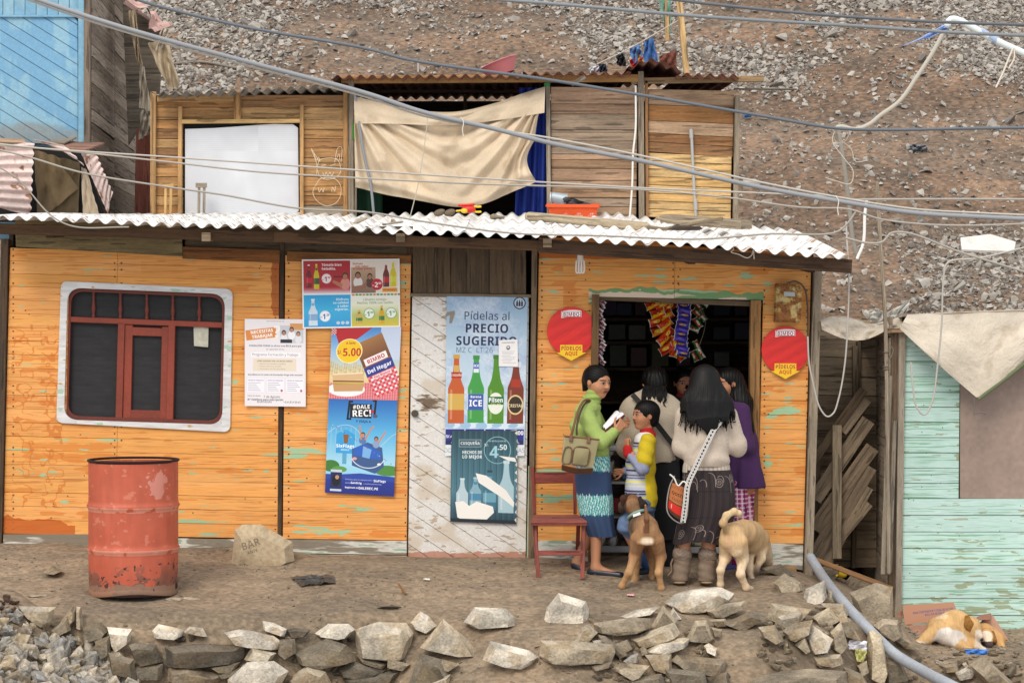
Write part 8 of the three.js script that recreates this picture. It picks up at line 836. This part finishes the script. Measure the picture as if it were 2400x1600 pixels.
{ // woman in purple, at the right jamb
  const z = 0.10, t = thing('person', 'person in a long purple coat with long black hair at the right of the opening', 'person', P(1740, 1335, z)), q = (x, y, dz = 0) => P(x, y, z + dz), fr = frame(V(-0.80, -0.08, 0.58)), hd = makeHead(q(1704, 898), fr, 0.205, SK[1], q(1722, 942), 0.045);
  const sh = q(1738, 962, 0.08), el = q(1746, 1046, 0.12), wr = q(1704, 1030, 0.06), sh2 = q(1706, 960, -0.10), el2 = q(1700, 1040, -0.1), wr2 = q(1668, 1020, -0.1);
  bodyMesh(t, [C(q(1726, 950), 0.085, q(1732, 1060), 0.10), C(q(1732, 1060), 0.10, q(1740, 1130), 0.10), C(q(1732, 1130, 0.05), 0.06, q(1728, 1316, 0.05), 0.035), C(q(1746, 1130, -0.05), 0.06, q(1742, 1316, -0.05), 0.035), C(sh, 0.04, el, 0.035), C(el, 0.034, wr, 0.025), C(sh2, 0.04, el2, 0.035), C(el2, 0.034, wr2, 0.025)], 0.035, SK[1], [hd.geo, makeHand(wr, V(-1, 0.2, 0), V(0, 1, 0), 0.14, 0.6, lin(SK[1])), makeHand(wr2, V(-1, 0.2, 0), V(0, 1, 0), 0.14, 0.6, lin(SK[1]))]);
  put('coat', nets(field3([C(q(1724, 956), 0.095, q(1734, 1040), 0.12), C(q(1734, 1040), 0.12, q(1744, 1140), 0.145), C(sh, 0.06, el, 0.055), C(el, 0.055, wr, 0.04), C(sh2, 0.06, el2, 0.055), C(el2, 0.055, wr2, 0.04), C(q(1722, 944), 0.06, q(1720, 936), 0.055)], 0.04, (s, x, y, zz) => Math.max(s + 0.006 * Math.sin(x * 70 + zz * 60 + 2 * fbm(x * 8, y * 3, 2)) * ss(y, P(0, 1030, z).y, P(0, 1100, z).y), P(1740, 1142, z).y - y)), 0.009, null, 0.02, 5), clothM(0x4c2a5c), t);
  const pl = canvasTex(128, 128, (g) => { rect(g, 0, 0, 128, 128, '#a8386a'); for (let i = 0; i < 4; i++) { rect(g, i * 32, 0, 10, 128, 'rgba(230,220,225,.75)'); rect(g, 0, i * 32, 128, 10, 'rgba(230,220,225,.75)'); rect(g, i * 32 + 16, 0, 4, 128, 'rgba(40,20,60,.8)'); } }); pl.wrapS = pl.wrapT = THREE.RepeatWrapping; put('trousers', nets(field3([C(q(1730, 1130, 0.05), 0.075, q(1728, 1300, 0.05), 0.05), C(q(1746, 1130, -0.05), 0.075, q(1742, 1300, -0.05), 0.05)], 0.02), 0.01, null, 0.02, 8), mat(0xffffff, { map: pl, roughness: 0.95 }), t);
  for (const [x, dz] of [[1726, 0.05], [1746, -0.04]]) { put('sock', nets(field3([C(q(x, 1302, dz), 0.034, q(x, 1324, dz), 0.032)], 0.01), 0.006), clothM(0xb01878), t); put('shoe', nets(field3([C(q(x + 8, 1331, dz), 0.034, q(x - 34, 1333, dz + 0.06), 0.03, V(0, 1, 0), 1.3)], 0.01), 0.006), mat(0x4a4a8c, { roughness: 0.6 }), t); }
  const L = hd.L, h = hd.h, cr = E(L(0, 0.14, -0.08), [0.40 * h, 0.40 * h, 0.45 * h], fr), hf = [cr, C(q(1722, 895, -0.02), 0.07, q(1738, 945, 0.02), 0.075), C(q(1738, 945, 0.03), 0.075, q(1748, 1010, 0.05), 0.055, V(0, 0, 1), 1.1), C(q(1748, 1010, 0.05), 0.055, q(1752, 1042, 0.05), 0.02)]; const face = E(L(0, -0.16, 0.36), [0.32 * h, 0.40 * h, 0.36 * h], fr), ear = E(L(-0.36, -0.04, 0.02), [0.08 * h, 0.12 * h, 0.08 * h], fr), ear2 = E(L(0.36, -0.04, 0.02), [0.08 * h, 0.12 * h, 0.08 * h], fr);
  put('hair', nets(field3(hf, 0.04, (s, x, y, zz) => Math.max(s + 0.0015 * Math.sin(x * 300 + 3 * fbm(x * 20, y * 6, 2)), -face.d(x, y, zz), -ear.d(x, y, zz), -ear2.d(x, y, zz))), 0.005, null, 0.02, 8), hairM, t);
}
{ // man behind the counter
  const z = -0.75, t = thing('person', 'person in dark clothes with a red collar standing inside the dark shop behind the counter', 'person', P(1606, 1300, z)), q = (x, y, dz = 0) => P(x, y, z + dz), fr = frame(V(0.05, -0.05, 1)), hd = makeHead(q(1606, 897), fr, 0.215, SK[2], q(1605, 950, -0.03), 0.052);
  bodyMesh(t, [C(q(1605, 960), 0.11, q(1605, 1080), 0.13, V(0, 0, 1), 1.2), C(q(1590, 1090), 0.08, q(1588, 1280), 0.05), C(q(1622, 1090), 0.08, q(1624, 1280), 0.05), C(q(1560, 972), 0.05, q(1552, 1060), 0.04), C(q(1650, 972), 0.05, q(1658, 1060), 0.04), C(q(1552, 1060), 0.04, q(1572, 1040, 0.2), 0.03), C(q(1658, 1060), 0.04, q(1640, 1040, 0.2), 0.03)], 0.04, SK[2], [hd.geo, makeHand(q(1572, 1040, 0.2), V(0.3, 0, 1), V(0, -1, 0), 0.16, 0.4, lin(SK[2])), makeHand(q(1640, 1040, 0.2), V(-0.3, 0, 1), V(0, -1, 0), 0.16, 0.4, lin(SK[2]))]);
  put('jacket', nets(field3([C(q(1580, 972), 0.10, q(1630, 972), 0.10), C(q(1605, 970), 0.15, q(1605, 1090), 0.15, V(0, 0, 1), 1.2), C(q(1560, 972), 0.075, q(1552, 1060), 0.06), C(q(1650, 972), 0.075, q(1658, 1060), 0.06), C(q(1552, 1060), 0.055, q(1572, 1040, 0.18), 0.045), C(q(1658, 1060), 0.055, q(1640, 1040, 0.18), 0.045)], 0.05), 0.012), clothM(0x14141a), t); put('collar', nets(field3([C(q(1604, 944, 0.0), 0.068, q(1604, 932, 0.01), 0.062)], 0.01), 0.007), clothM(0x8a1420), t); put('trousers', nets(field3([C(q(1590, 1090), 0.10, q(1588, 1280), 0.07), C(q(1622, 1090), 0.10, q(1624, 1280), 0.07)], 0.03), 0.014), mat(0x15161c), t);
  const cr = E(hd.L(0, 0.16, -0.07), [0.39 * hd.h, 0.39 * hd.h, 0.45 * hd.h], fr), face = E(hd.L(0, -0.18, 0.4), [0.36 * hd.h, 0.42 * hd.h, 0.44 * hd.h], fr); put('hair', nets({ f: (x, y, zz) => Math.max(cr.d(x, y, zz), -face.d(x, y, zz), (hd.c.y - 0.02) - y), lo: cr.lo, hi: cr.hi }, 0.005, null, 0.01, 8), hairM, t);
}

// ---- dogs ---------------------------------------------------------------------------------------
const furM = new THREE.MeshStandardMaterial({ vertexColors: true, roughness: 0.9, side: THREE.DoubleSide });
const furCol = (c, x, y, z) => mul3(c, (0.72 + 0.5 * fbm(x * 130, y * 70 + z * 100, 3)) * (0.8 + 0.4 * fbm(x * 16 + 3, y * 14 + z * 16, 3)));
{ // brown dog seen from behind, looking up to the left
  const t = thing('dog', 'short haired brown dog with a collar, seen from behind looking up at the child', 'dog', G(1510, 1385)), zr = G(1556, 1386).z - 0.02, zf = G(1530, 1360).z, q = (x, y, z) => P(x, y, z), zm = (zr + zf) / 2;
  const pr = [C(q(1520, 1248, zr - 0.02), 0.076, q(1513, 1238, zm), 0.082), C(q(1513, 1238, zm), 0.082, q(1505, 1234, zf - 0.02), 0.092), C(q(1512, 1262, zm), 0.06, q(1504, 1258, zf), 0.075), C(q(1506, 1228, zf), 0.08, q(1492, 1200, zf - 0.02), 0.055),
    C(q(1497, 1262, zr - 0.02), 0.053, q(1488, 1302, zr - 0.09), 0.036), C(q(1488, 1302, zr - 0.09), 0.033, q(1474, 1342, zr + 0.02), 0.023), C(q(1474, 1342, zr + 0.02), 0.022, q(1458, 1372, zr - 0.02), 0.019), C(q(1458, 1374, zr - 0.02), 0.021, q(1452, 1379, zr - 0.07), 0.018),
    C(q(1538, 1264, zr - 0.02), 0.053, q(1549, 1304, zr - 0.09), 0.036), C(q(1549, 1304, zr - 0.09), 0.033, q(1544, 1342, zr + 0.03), 0.023), C(q(1544, 1342, zr + 0.03), 0.022, q(1550, 1376, zr + 0.01), 0.019), C(q(1550, 1380, zr + 0.01), 0.021, q(1557, 1385, zr - 0.05), 0.018),
    C(q(1494, 1270, zf), 0.045, q(1492, 1320, zf), 0.025), C(q(1492, 1320, zf), 0.024, q(1490, 1352, zf + 0.01), 0.021), C(q(1490, 1360, zf + 0.01), 0.025, q(1484, 1365, zf + 0.03), 0.02), C(q(1526, 1270, zf - 0.05), 0.045, q(1530, 1318, zf - 0.06), 0.025), C(q(1530, 1318, zf - 0.06), 0.024, q(1530, 1346, zf - 0.05), 0.021), C(q(1530, 1350, zf - 0.05), 0.025, q(1530, 1355, zf - 0.02), 0.02),
    C(q(1517, 1249, zr + 0.05), 0.016, q(1516, 1216, zr + 0.08), 0.015), C(q(1516, 1216, zr + 0.08), 0.015, q(1513, 1184, zr + 0.04), 0.008), C(q(1498, 1272, zr + 0.055), 0.018, q(1528, 1272, zr + 0.055), 0.018),
    E(q(1482, 1180, zf - 0.03), [0.062, 0.062, 0.066]), C(q(1476, 1184, zf - 0.05), 0.042, q(1462, 1184, zf - 0.10), 0.032), C(q(1462, 1186, zf - 0.10), 0.032, q(1458, 1194, zf - 0.13), 0.025)];
  const col = (x, y, z) => { const px = 1200 + x / S(z), py = 800 + (1.5 - y) / S(z); let c = [0.33, 0.175, 0.08]; if (py < 1215 && z < zf + 0.02) c = px < 1468 ? [0.07, 0.035, 0.02] : [0.25, 0.105, 0.04]; const sad = ss(py, 1275, 1235) * ss(z, zr - 0.02, zr - 0.14) * ss(px, 1525, 1500) * (py > 1200 ? 1 : 0.3); c = mix3(c, [0.075, 0.05, 0.035], sad * 0.8); const w = Math.hypot((px - 1517) / 20, (py - 1268) / 14); if (z > zr + 0.02 && w < 1) c = mix3(c, [0.62, 0.5, 0.36], 1 - ss(w, 0.5, 1)); if (py > 1300) c = mix3(c, [0.44, 0.25, 0.115], ss(py, 1300, 1345)); if (py > 1185 && py < 1250 && px > 1508 && px < 1522 && z > zr + 0.03) c = [0.16, 0.07, 0.03]; return furCol(c, x, y, z); };
  put('body', nets(field3(pr, 0.022), 0.006, col, 0.02, 9), furM, t); const em = mat(0x5a3520, { roughness: 0.95, map: T.fur }); put('ear', nets(field3([C(q(1500, 1168, zf + 0.0), 0.018, q(1509, 1184, zf + 0.03), 0.032, V(0.7, -0.2, 0.6), 2.0), C(q(1509, 1184, zf + 0.03), 0.028, q(1512, 1199, zf + 0.03), 0.012, V(0.7, -0.2, 0.6), 2)], 0.02), 0.005), mat(0x33231a, { roughness: 0.95, map: T.fur }), t); put('ear', nets(field3([C(q(1472, 1163, zf - 0.02), 0.018, q(1462, 1168, zf + 0.01), 0.022, V(0, 0, 1), 2), C(q(1462, 1168, zf + 0.01), 0.02, q(1459, 1182, zf), 0.012, V(0, 0, 1), 2)], 0.02), 0.005), em, t);
  const n1 = q(1495, 1207, zf + 0.0); put('collar', new THREE.TorusGeometry(0.066, 0.011, 8, 40).rotateX(1.15).rotateY(0.1).rotateZ(0.35).translate(n1.x, n1.y, n1.z), mat(0x7f9c92, { roughness: 0.7 }), t); put('collar_tag', slab([q(1484, 1212, zf + 0.072), q(1502, 1206, zf + 0.078), q(1500, 1199, zf + 0.07), q(1483, 1204, zf + 0.065)], 0.006, uvRand()), mat(0xe8e6e0, { roughness: 0.6 }), t); put('nose', new THREE.SphereGeometry(0.014, 12, 8).translate(...q(1456, 1191, zf - 0.15).toArray()), mat(0x0e0c0b, { roughness: 0.4 }), t);
}
{ // tan dog with a curled tail, its head lowered towards the counter
  const t = thing('dog', 'sandy yellow dog with a curled up tail walking towards the shop', 'dog', G(1735, 1380)), zr = G(1745, 1384).z, q = (x, y, z) => P(x, y, z), zf = zr - 0.42;
  const pr = [C(q(1716, 1252, zr - 0.02), 0.076, q(1742, 1248, zr - 0.18), 0.083), C(q(1742, 1248, zr - 0.18), 0.083, q(1762, 1252, zf + 0.02), 0.092), C(q(1760, 1268, zf + 0.08), 0.075, q(1768, 1274, zf - 0.02), 0.072), C(q(1776, 1262, zf - 0.03), 0.08, q(1792, 1300, zf - 0.16), 0.058), E(q(1794, 1312, zf - 0.22), [0.058, 0.052, 0.075]), C(q(1794, 1318, zf - 0.26), 0.04, q(1796, 1332, zf - 0.34), 0.026),
    C(q(1704, 1268, zr), 0.052, q(1700, 1306, zr - 0.07), 0.038), C(q(1700, 1306, zr - 0.07), 0.034, q(1689, 1336, zr + 0.02), 0.023), C(q(1689, 1336, zr + 0.02), 0.023, q(1689, 1366, zr - 0.01), 0.019), C(q(1689, 1371, zr - 0.01), 0.022, q(1690, 1377, zr - 0.05), 0.018),
    C(q(1732, 1270, zr + 0.01), 0.06, q(1741, 1312, zr - 0.05), 0.042), C(q(1741, 1312, zr - 0.05), 0.036, q(1736, 1346, zr + 0.05), 0.025), C(q(1736, 1346, zr + 0.05), 0.025, q(1748, 1374, zr + 0.02), 0.021), C(q(1750, 1378, zr + 0.02), 0.023, q(1761, 1380, zr - 0.03), 0.018),
    C(q(1757, 1290, zf), 0.04, q(1755, 1330, zf + 0.04), 0.025), C(q(1755, 1330, zf + 0.04), 0.024, q(1763, 1356, zf + 0.06), 0.02), C(q(1764, 1361, zf + 0.06), 0.022, q(1770, 1367, zf + 0.05), 0.018), C(q(1785, 1288, zf - 0.03), 0.04, q(1785, 1308, zf + 0.02), 0.028), C(q(1785, 1308, zf + 0.02), 0.024, q(1772, 1336, zf + 0.05), 0.02), C(q(1772, 1338, zf + 0.05), 0.02, q(1769, 1346, zf + 0.03), 0.018),
    C(q(1704, 1242, zr + 0.04), 0.022, q(1695, 1226, zr + 0.08), 0.022), C(q(1695, 1226, zr + 0.08), 0.022, q(1703, 1208, zr + 0.08), 0.021), C(q(1703, 1208, zr + 0.08), 0.021, q(1721, 1198, zr + 0.07), 0.019), C(q(1721, 1198, zr + 0.07), 0.019, q(1732, 1202, zr + 0.06), 0.016), C(q(1733, 1203, zr + 0.06), 0.016, q(1734, 1212, zr + 0.05), 0.008), C(q(1716, 1275, zr + 0.03), 0.05, q(1726, 1292, zr + 0.03), 0.04)];
  const col = (x, y, z) => { const px = 1200 + x / S(z), py = 800 + (1.5 - y) / S(z); let c = mix3([0.50, 0.32, 0.155], [0.56, 0.38, 0.195], fbm(x * 9, y * 9 + z * 7, 3)); if (py > 1270) c = mix3(c, [0.68, 0.52, 0.34], ss(py, 1270, 1310)); const pnk = Math.hypot((px - 1710) / 9, (py - 1270) / 22); if (z > zr + 0.02 && pnk < 1) c = mix3(c, [0.5, 0.27, 0.18], 0.6 * (1 - ss(pnk, 0.4, 1))); if (py < 1243 && px < 1740 && z > zr + 0.02 && py < 1216) c = mix3(c, [0.62, 0.47, 0.27], 0.7); if (px > 1764 && py > 1318) c = mix3(c, [0.12, 0.08, 0.05], ss(py, 1312, 1340) * 0.9 * ss(px, 1764, 1768) * (z < zf + 0.075 ? 1 : 0)); return furCol(c, x, y, z); };
  put('body', nets(field3(pr, 0.022), 0.006, col, 0.02, 9), furM, t); for (const dx of [-12, 10]) put('ear', nets(field3([C(q(1794 + dx, 1300, zf - 0.21), 0.02, q(1794 + dx * 1.6, 1318, zf - 0.2), 0.016, V(1, 0, 0), 2)], 0.02), 0.006), mat(0xa9804f, { map: T.fur }), t);
}
{ // lying dogs in front of the turquoise hut
  const z = G(2240, 1522).z - 0.12, q = (x, y, dz = 0) => P(x, y, z + dz), t = thing('dog', 'tan and white dog curled up asleep by the cardboard at the turquoise hut', 'dog', q(2230, 1520));
  const pr = [C(q(2200, 1472, -0.04), 0.075, q(2240, 1462, -0.06), 0.085), C(q(2240, 1462, -0.06), 0.085, q(2270, 1470, -0.02), 0.07), C(q(2196, 1478, 0.02), 0.058, q(2172, 1496, 0.06), 0.034), C(q(2172, 1496, 0.06), 0.030, q(2150, 1510, 0.10), 0.020), C(q(2150, 1511, 0.10), 0.02, q(2132, 1515, 0.11), 0.016), C(q(2222, 1490, 0.02), 0.07, q(2240, 1500, 0.05), 0.055), C(q(2242, 1484, 0.06), 0.045, q(2248, 1510, 0.10), 0.030), C(q(2248, 1510, 0.10), 0.026, q(2272, 1523, 0.14), 0.019), C(q(2264, 1486, 0.05), 0.035, q(2286, 1512, 0.10), 0.022), C(q(2286, 1512, 0.10), 0.020, q(2308, 1523, 0.12), 0.017), E(q(2277, 1464, 0.05), [0.056, 0.056, 0.056]), C(q(2284, 1474, 0.08), 0.042, q(2298, 1492, 0.12), 0.024)];
  const col = (x, y, zz) => { const px = 1200 + x / S(zz), py = 800 + (1.5 - y) / S(zz); let c = [0.56, 0.35, 0.15]; const n = fbm(px * 0.06, py * 0.06, 3); const w = Math.hypot((px - 2228) / 38, (py - 1494) / 22) + (n - 0.5) * 0.8; if (w < 1) c = mix3([0.66, 0.6, 0.54], c, ss(w, 0.8, 1)); if (px > 2286 && py > 1476 && zz > z + 0.06) c = mix3(c, [0.66, 0.58, 0.5], 0.8); if (px < 2178 && py > 1502) c = mix3(c, [0.62, 0.5, 0.36], 0.8); if (px > 2195 && px < 2222 && py < 1450) c = mix3(c, [0.66, 0.52, 0.34], 0.6); return furCol(c, x, y, zz); };
  put('body', nets(field3(pr, 0.04), 0.007, col, 0.02, 9), furM, t); put('ear', nets(field3([C(q(2268, 1448, 0.09), 0.02, q(2272, 1464, 0.11), 0.030, V(0, 0, 1), 2.2), C(q(2272, 1464, 0.11), 0.028, q(2276, 1478, 0.11), 0.012, V(0, 0, 1), 2.2)], 0.02), 0.005), mat(0xb27a34, { map: T.fur, roughness: 0.95 }), t); put('nose', new THREE.SphereGeometry(0.012, 12, 8).translate(...q(2302, 1498, 0.135).toArray()), mat(0x0e0c0b, { roughness: 0.4 }), t); put('eye', new THREE.SphereGeometry(0.008, 10, 8).translate(...q(2287, 1476, 0.112).toArray()), mat(0x120e0b, { roughness: 0.3 }), t);
  const t2 = thing('dog', 'smaller orange and white dog with a dark muzzle lying at the far right', 'dog', q(2325, 1520)), p2 = [C(q(2310, 1478, -0.06), 0.05, q(2338, 1500, -0.04), 0.055), E(q(2312, 1490, 0.02), [0.048, 0.046, 0.05]), C(q(2314, 1498, 0.05), 0.036, q(2320, 1510, 0.09), 0.026), C(q(2340, 1500, 0.0), 0.036, q(2348, 1516, 0.05), 0.02), C(q(2348, 1516, 0.05), 0.02, q(2348, 1524, 0.07), 0.017)];
  put('body', nets(field3(p2, 0.035), 0.006, (x, y, zz) => { const px = 1200 + x / S(zz), py = 800 + (1.5 - y) / S(zz); let c = [0.52, 0.29, 0.11]; if (Math.hypot((px - 2312) / 16, (py - 1492) / 14) < 1 && zz > z) c = [0.68, 0.56, 0.42]; if (py > 1503 && px < 2330 && zz > z + 0.03) c = [0.06, 0.04, 0.04]; return furCol(c, x, y, zz); }, 0.02, 9), furM, t2); put('ear', nets(field3([C(q(2326, 1484, 0.03), 0.018, q(2332, 1500, 0.06), 0.016, V(0, 0, 1), 2)], 0.02), 0.005), mat(0xa5702e, { map: T.fur }), t2);
}

// ---- inside the shop ------------------------------------------------------------------------------
{
  const z = -0.42, t = thing('glass_counter', 'white framed glass display counter across the shop opening', 'counter', P(1570, 1300, z)), w = mat(0xc9ccd0, { roughness: 0.5 }); const pb = (n, a, b, c, d, wd, dp) => put(n, pbeam(a, b, c, d, z, wd, dp), w, t);
  pb('bottom_rail', 1400, 1286, 1770, 1290, 14, 0.04); pb('top_rail', 1400, 1050, 1770, 1052, 14, 0.04); for (const x of [1406, 1570, 1768]) pb('frame_post', x, 1056, x, 1284, x === 1570 ? 26 : 12, 0.035);
  put('countertop', slab([P(1398, 1046, z + 0.04), P(1774, 1048, z + 0.04), P(1774, 1048, z + 0.04).add(V(0, 0.0, -0.42)), P(1398, 1046, z + 0.04).add(V(0, 0.0, -0.42))], 0.025, uvRand(), 0.004, V(0, 1, 0)), w, t);
  put('glass_pane', slab([P(1404, 1284, z + 0.005), P(1766, 1287, z + 0.005), P(1766, 1054, z + 0.005), P(1404, 1052, z + 0.005)], 0.005, uvRand()), new THREE.MeshPhysicalMaterial({ color: 0xffffff, transmission: 1, thickness: 0, roughness: 0.05, ior: 1.5 }), t);
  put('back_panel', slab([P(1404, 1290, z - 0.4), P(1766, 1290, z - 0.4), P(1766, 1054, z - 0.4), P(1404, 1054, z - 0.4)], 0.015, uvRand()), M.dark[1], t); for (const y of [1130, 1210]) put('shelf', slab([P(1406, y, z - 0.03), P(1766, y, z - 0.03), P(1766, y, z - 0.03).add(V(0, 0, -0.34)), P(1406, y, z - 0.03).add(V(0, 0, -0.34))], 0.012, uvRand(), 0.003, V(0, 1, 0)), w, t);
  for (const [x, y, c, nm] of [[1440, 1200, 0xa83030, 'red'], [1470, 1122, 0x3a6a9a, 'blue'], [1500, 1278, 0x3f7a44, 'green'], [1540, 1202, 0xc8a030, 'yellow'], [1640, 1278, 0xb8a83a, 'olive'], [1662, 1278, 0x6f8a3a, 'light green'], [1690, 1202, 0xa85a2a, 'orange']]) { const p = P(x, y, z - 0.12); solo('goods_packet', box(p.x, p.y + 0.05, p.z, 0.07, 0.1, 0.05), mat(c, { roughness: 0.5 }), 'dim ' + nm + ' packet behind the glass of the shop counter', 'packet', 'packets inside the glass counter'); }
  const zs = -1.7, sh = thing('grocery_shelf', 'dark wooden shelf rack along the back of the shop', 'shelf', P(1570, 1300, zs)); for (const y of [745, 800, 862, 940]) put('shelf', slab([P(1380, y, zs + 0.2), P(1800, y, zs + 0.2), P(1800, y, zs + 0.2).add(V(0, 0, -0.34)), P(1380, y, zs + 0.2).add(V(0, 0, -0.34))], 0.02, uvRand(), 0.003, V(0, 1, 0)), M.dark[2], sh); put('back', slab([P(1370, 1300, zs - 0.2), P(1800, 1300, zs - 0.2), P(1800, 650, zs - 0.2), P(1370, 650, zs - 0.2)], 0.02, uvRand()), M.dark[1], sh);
  for (const [y, row, lv] of [[740, [[1430, 30, 40, 0x6a3a8a], [1462, 34, 30, 0x3a5a8a], [1500, 26, 34, 0x8a3a4a], [1690, 40, 44, 0x2f4a7a], [1735, 30, 40, 0x5a5a6a]], 'top'], [796, [[1445, 40, 36, 0x8a8a80], [1492, 40, 34, 0xb0aca0], [1690, 40, 30, 0x4a6a5a], [1740, 40, 40, 0x6a6a8a]], 'middle'], [858, [[1448, 40, 50, 0x7a8a5a], [1496, 38, 44, 0xa8606a], [1546, 40, 52, 0x9a9a4a], [1600, 34, 40, 0x6a5a4a], [1690, 36, 34, 0xa0a09a]], 'lowest']]) row.forEach(([x, wd, h, c], k) => { const p = P(x, y, zs + 0.08), s = S(zs); solo('grocery_box', box(p.x, p.y + h * s / 2, p.z, wd * s, h * s, 0.14), mat(new THREE.Color(c).multiplyScalar(0.25), { map: T.plain, roughness: 0.6 }), 'dim grocery package, ' + ['first', 'second', 'third', 'fourth', 'fifth'][k] + ' from the left on the ' + lv + ' visible back shelf', 'package', 'packages on the back shelves'); });  // package colours scaled down so the dimness of the shop sits in them
  // strings of snack packets hanging in the opening
  const pillow = (c, w, h, ang, tilt) => { const g = sheet((u, v) => { const e = Math.min(u, 1 - u), f = Math.min(v, 1 - v), b = 0.26 * w * Math.pow(Math.sin(u * 3.14) * Math.sin(v * 3.14), 0.6); return V((u - 0.5) * w * (1 - 0.08 * Math.sin(v * 3.14)), (v - 0.5) * h, b + 0.03 * w * Math.sin(u * 9 + v * 7) * e * 4); }, 10, 8, 0.002, [1, 1]), b = sheet((u, v) => V((0.5 - u) * w * (1 - 0.08 * Math.sin(v * 3.14)), (v - 0.5) * h, -0.22 * w * Math.pow(Math.sin(u * 3.14) * Math.sin(v * 3.14), 0.6)), 10, 8, 0.002, [1, 1]); return merge([g, b]).rotateZ(ang).rotateY(tilt).translate(c.x, c.y, c.z); };
  const pack = (c1, c2, c3) => mat(0xffffff, { roughness: 0.22, map: canvasTex(128, 96, (g, w, h) => { rect(g, 0, 0, w, h, c1); poly(g, [[0, 60], [128, 30], [128, 70], [0, 96]], c2); oval(g, 64, 42, 34, 18, c3); rect(g, 0, 0, 6, h, '#d8d4cc'); rect(g, 122, 0, 6, h, '#d8d4cc'); for (let i = 0; i < 8; i++) oval(g, 20 + (i * 47) % 90, 20 + (i * 29) % 60, 5, 3, c2); }) });
  const str = (label, spots, mats, w, h, zz) => { const s = thing('snack_strip', label, 'snack packets', P(spots[0][0], spots[0][1], zz)); spots.forEach(([x, y, a], i) => put('packet', pillow(P(x, y - (zz < -0.2 ? 8 : 0), zz + 0.03 * Math.sin(i * 2.3)), w, h, a, 0.25 * Math.sin(i * 1.7)), mats[i % mats.length], s)); put('string', tube([P(spots[0][0], spots[0][1] - 12, zz), P(spots[spots.length >> 1][0] + 8, spots[spots.length >> 1][1], zz - 0.02), P(spots[spots.length - 1][0], spots[spots.length - 1][1], zz)], 0.002, 12), M.grey[0], s); };
  const o = [pack('#d6441a', '#e8b020', '#b8281a'), pack('#c8361a', '#e89a20', '#d8c030'), pack('#dc5a1c', '#b02018', '#e8c040')], p = [pack('#4a3aa0', '#3a2a88', '#c8a040'), pack('#4434a4', '#5a4ab8', '#6a5ac8')], g = [pack('#2f6a34', '#b83020', '#d8d0b0'), pack('#3a7a3a', '#e0d8c8', '#b82a20')], r = [pack('#d8d2d6', '#7a2038', '#8a3048'), pack('#e2dce0', '#9a4058', '#601828')];
  str('string of orange crisp packets hanging in the shop opening', [[1530, 706, .3], [1545, 702, .2], [1566, 704, .35], [1530, 722, .35], [1552, 722, .5], [1570, 726, .6], [1542, 742, .3], [1562, 748, .5], [1538, 762, .25], [1560, 768, .6], [1544, 784, .3], [1566, 790, .9], [1556, 802, .7], [1570, 816, 1.1], [1562, 826, .5], [1582, 828, 1.3], [1592, 838, 2.2], [1584, 812, 1.6]], o, 0.11, 0.06, -0.42);
  str('string of purple biscuit packets hanging beside the orange crisps', Array.from({ length: 13 }, (_, i) => [1597 + 6 * Math.sin(i * 0.5) + i * 0.5, 702 + i * 11.2, -0.15 - 0.1 * (i % 2)]), p, 0.105, 0.04, -0.36);
  str('string of green and red packets hanging right of the purple ones', [[1628, 704, -.6], [1642, 708, -.8], [1636, 724, -.9], [1650, 716, -.7], [1634, 742, -.8], [1646, 748, -.9], [1636, 764, -1], [1626, 778, -.4], [1634, 818, 2], [1642, 836, 2.1], [1628, 842, 2]], g, 0.085, 0.04, -0.44);
  str('narrow strip of white and dark red sachets hanging at the left jamb', Array.from({ length: 16 }, (_, i) => [1409 + 4 * Math.sin(i * 1.3), 698 + i * 10, -0.9 + 0.3 * (i % 2)]), r, 0.05, 0.03, -0.08);
}

renderer.render(scene, camera);
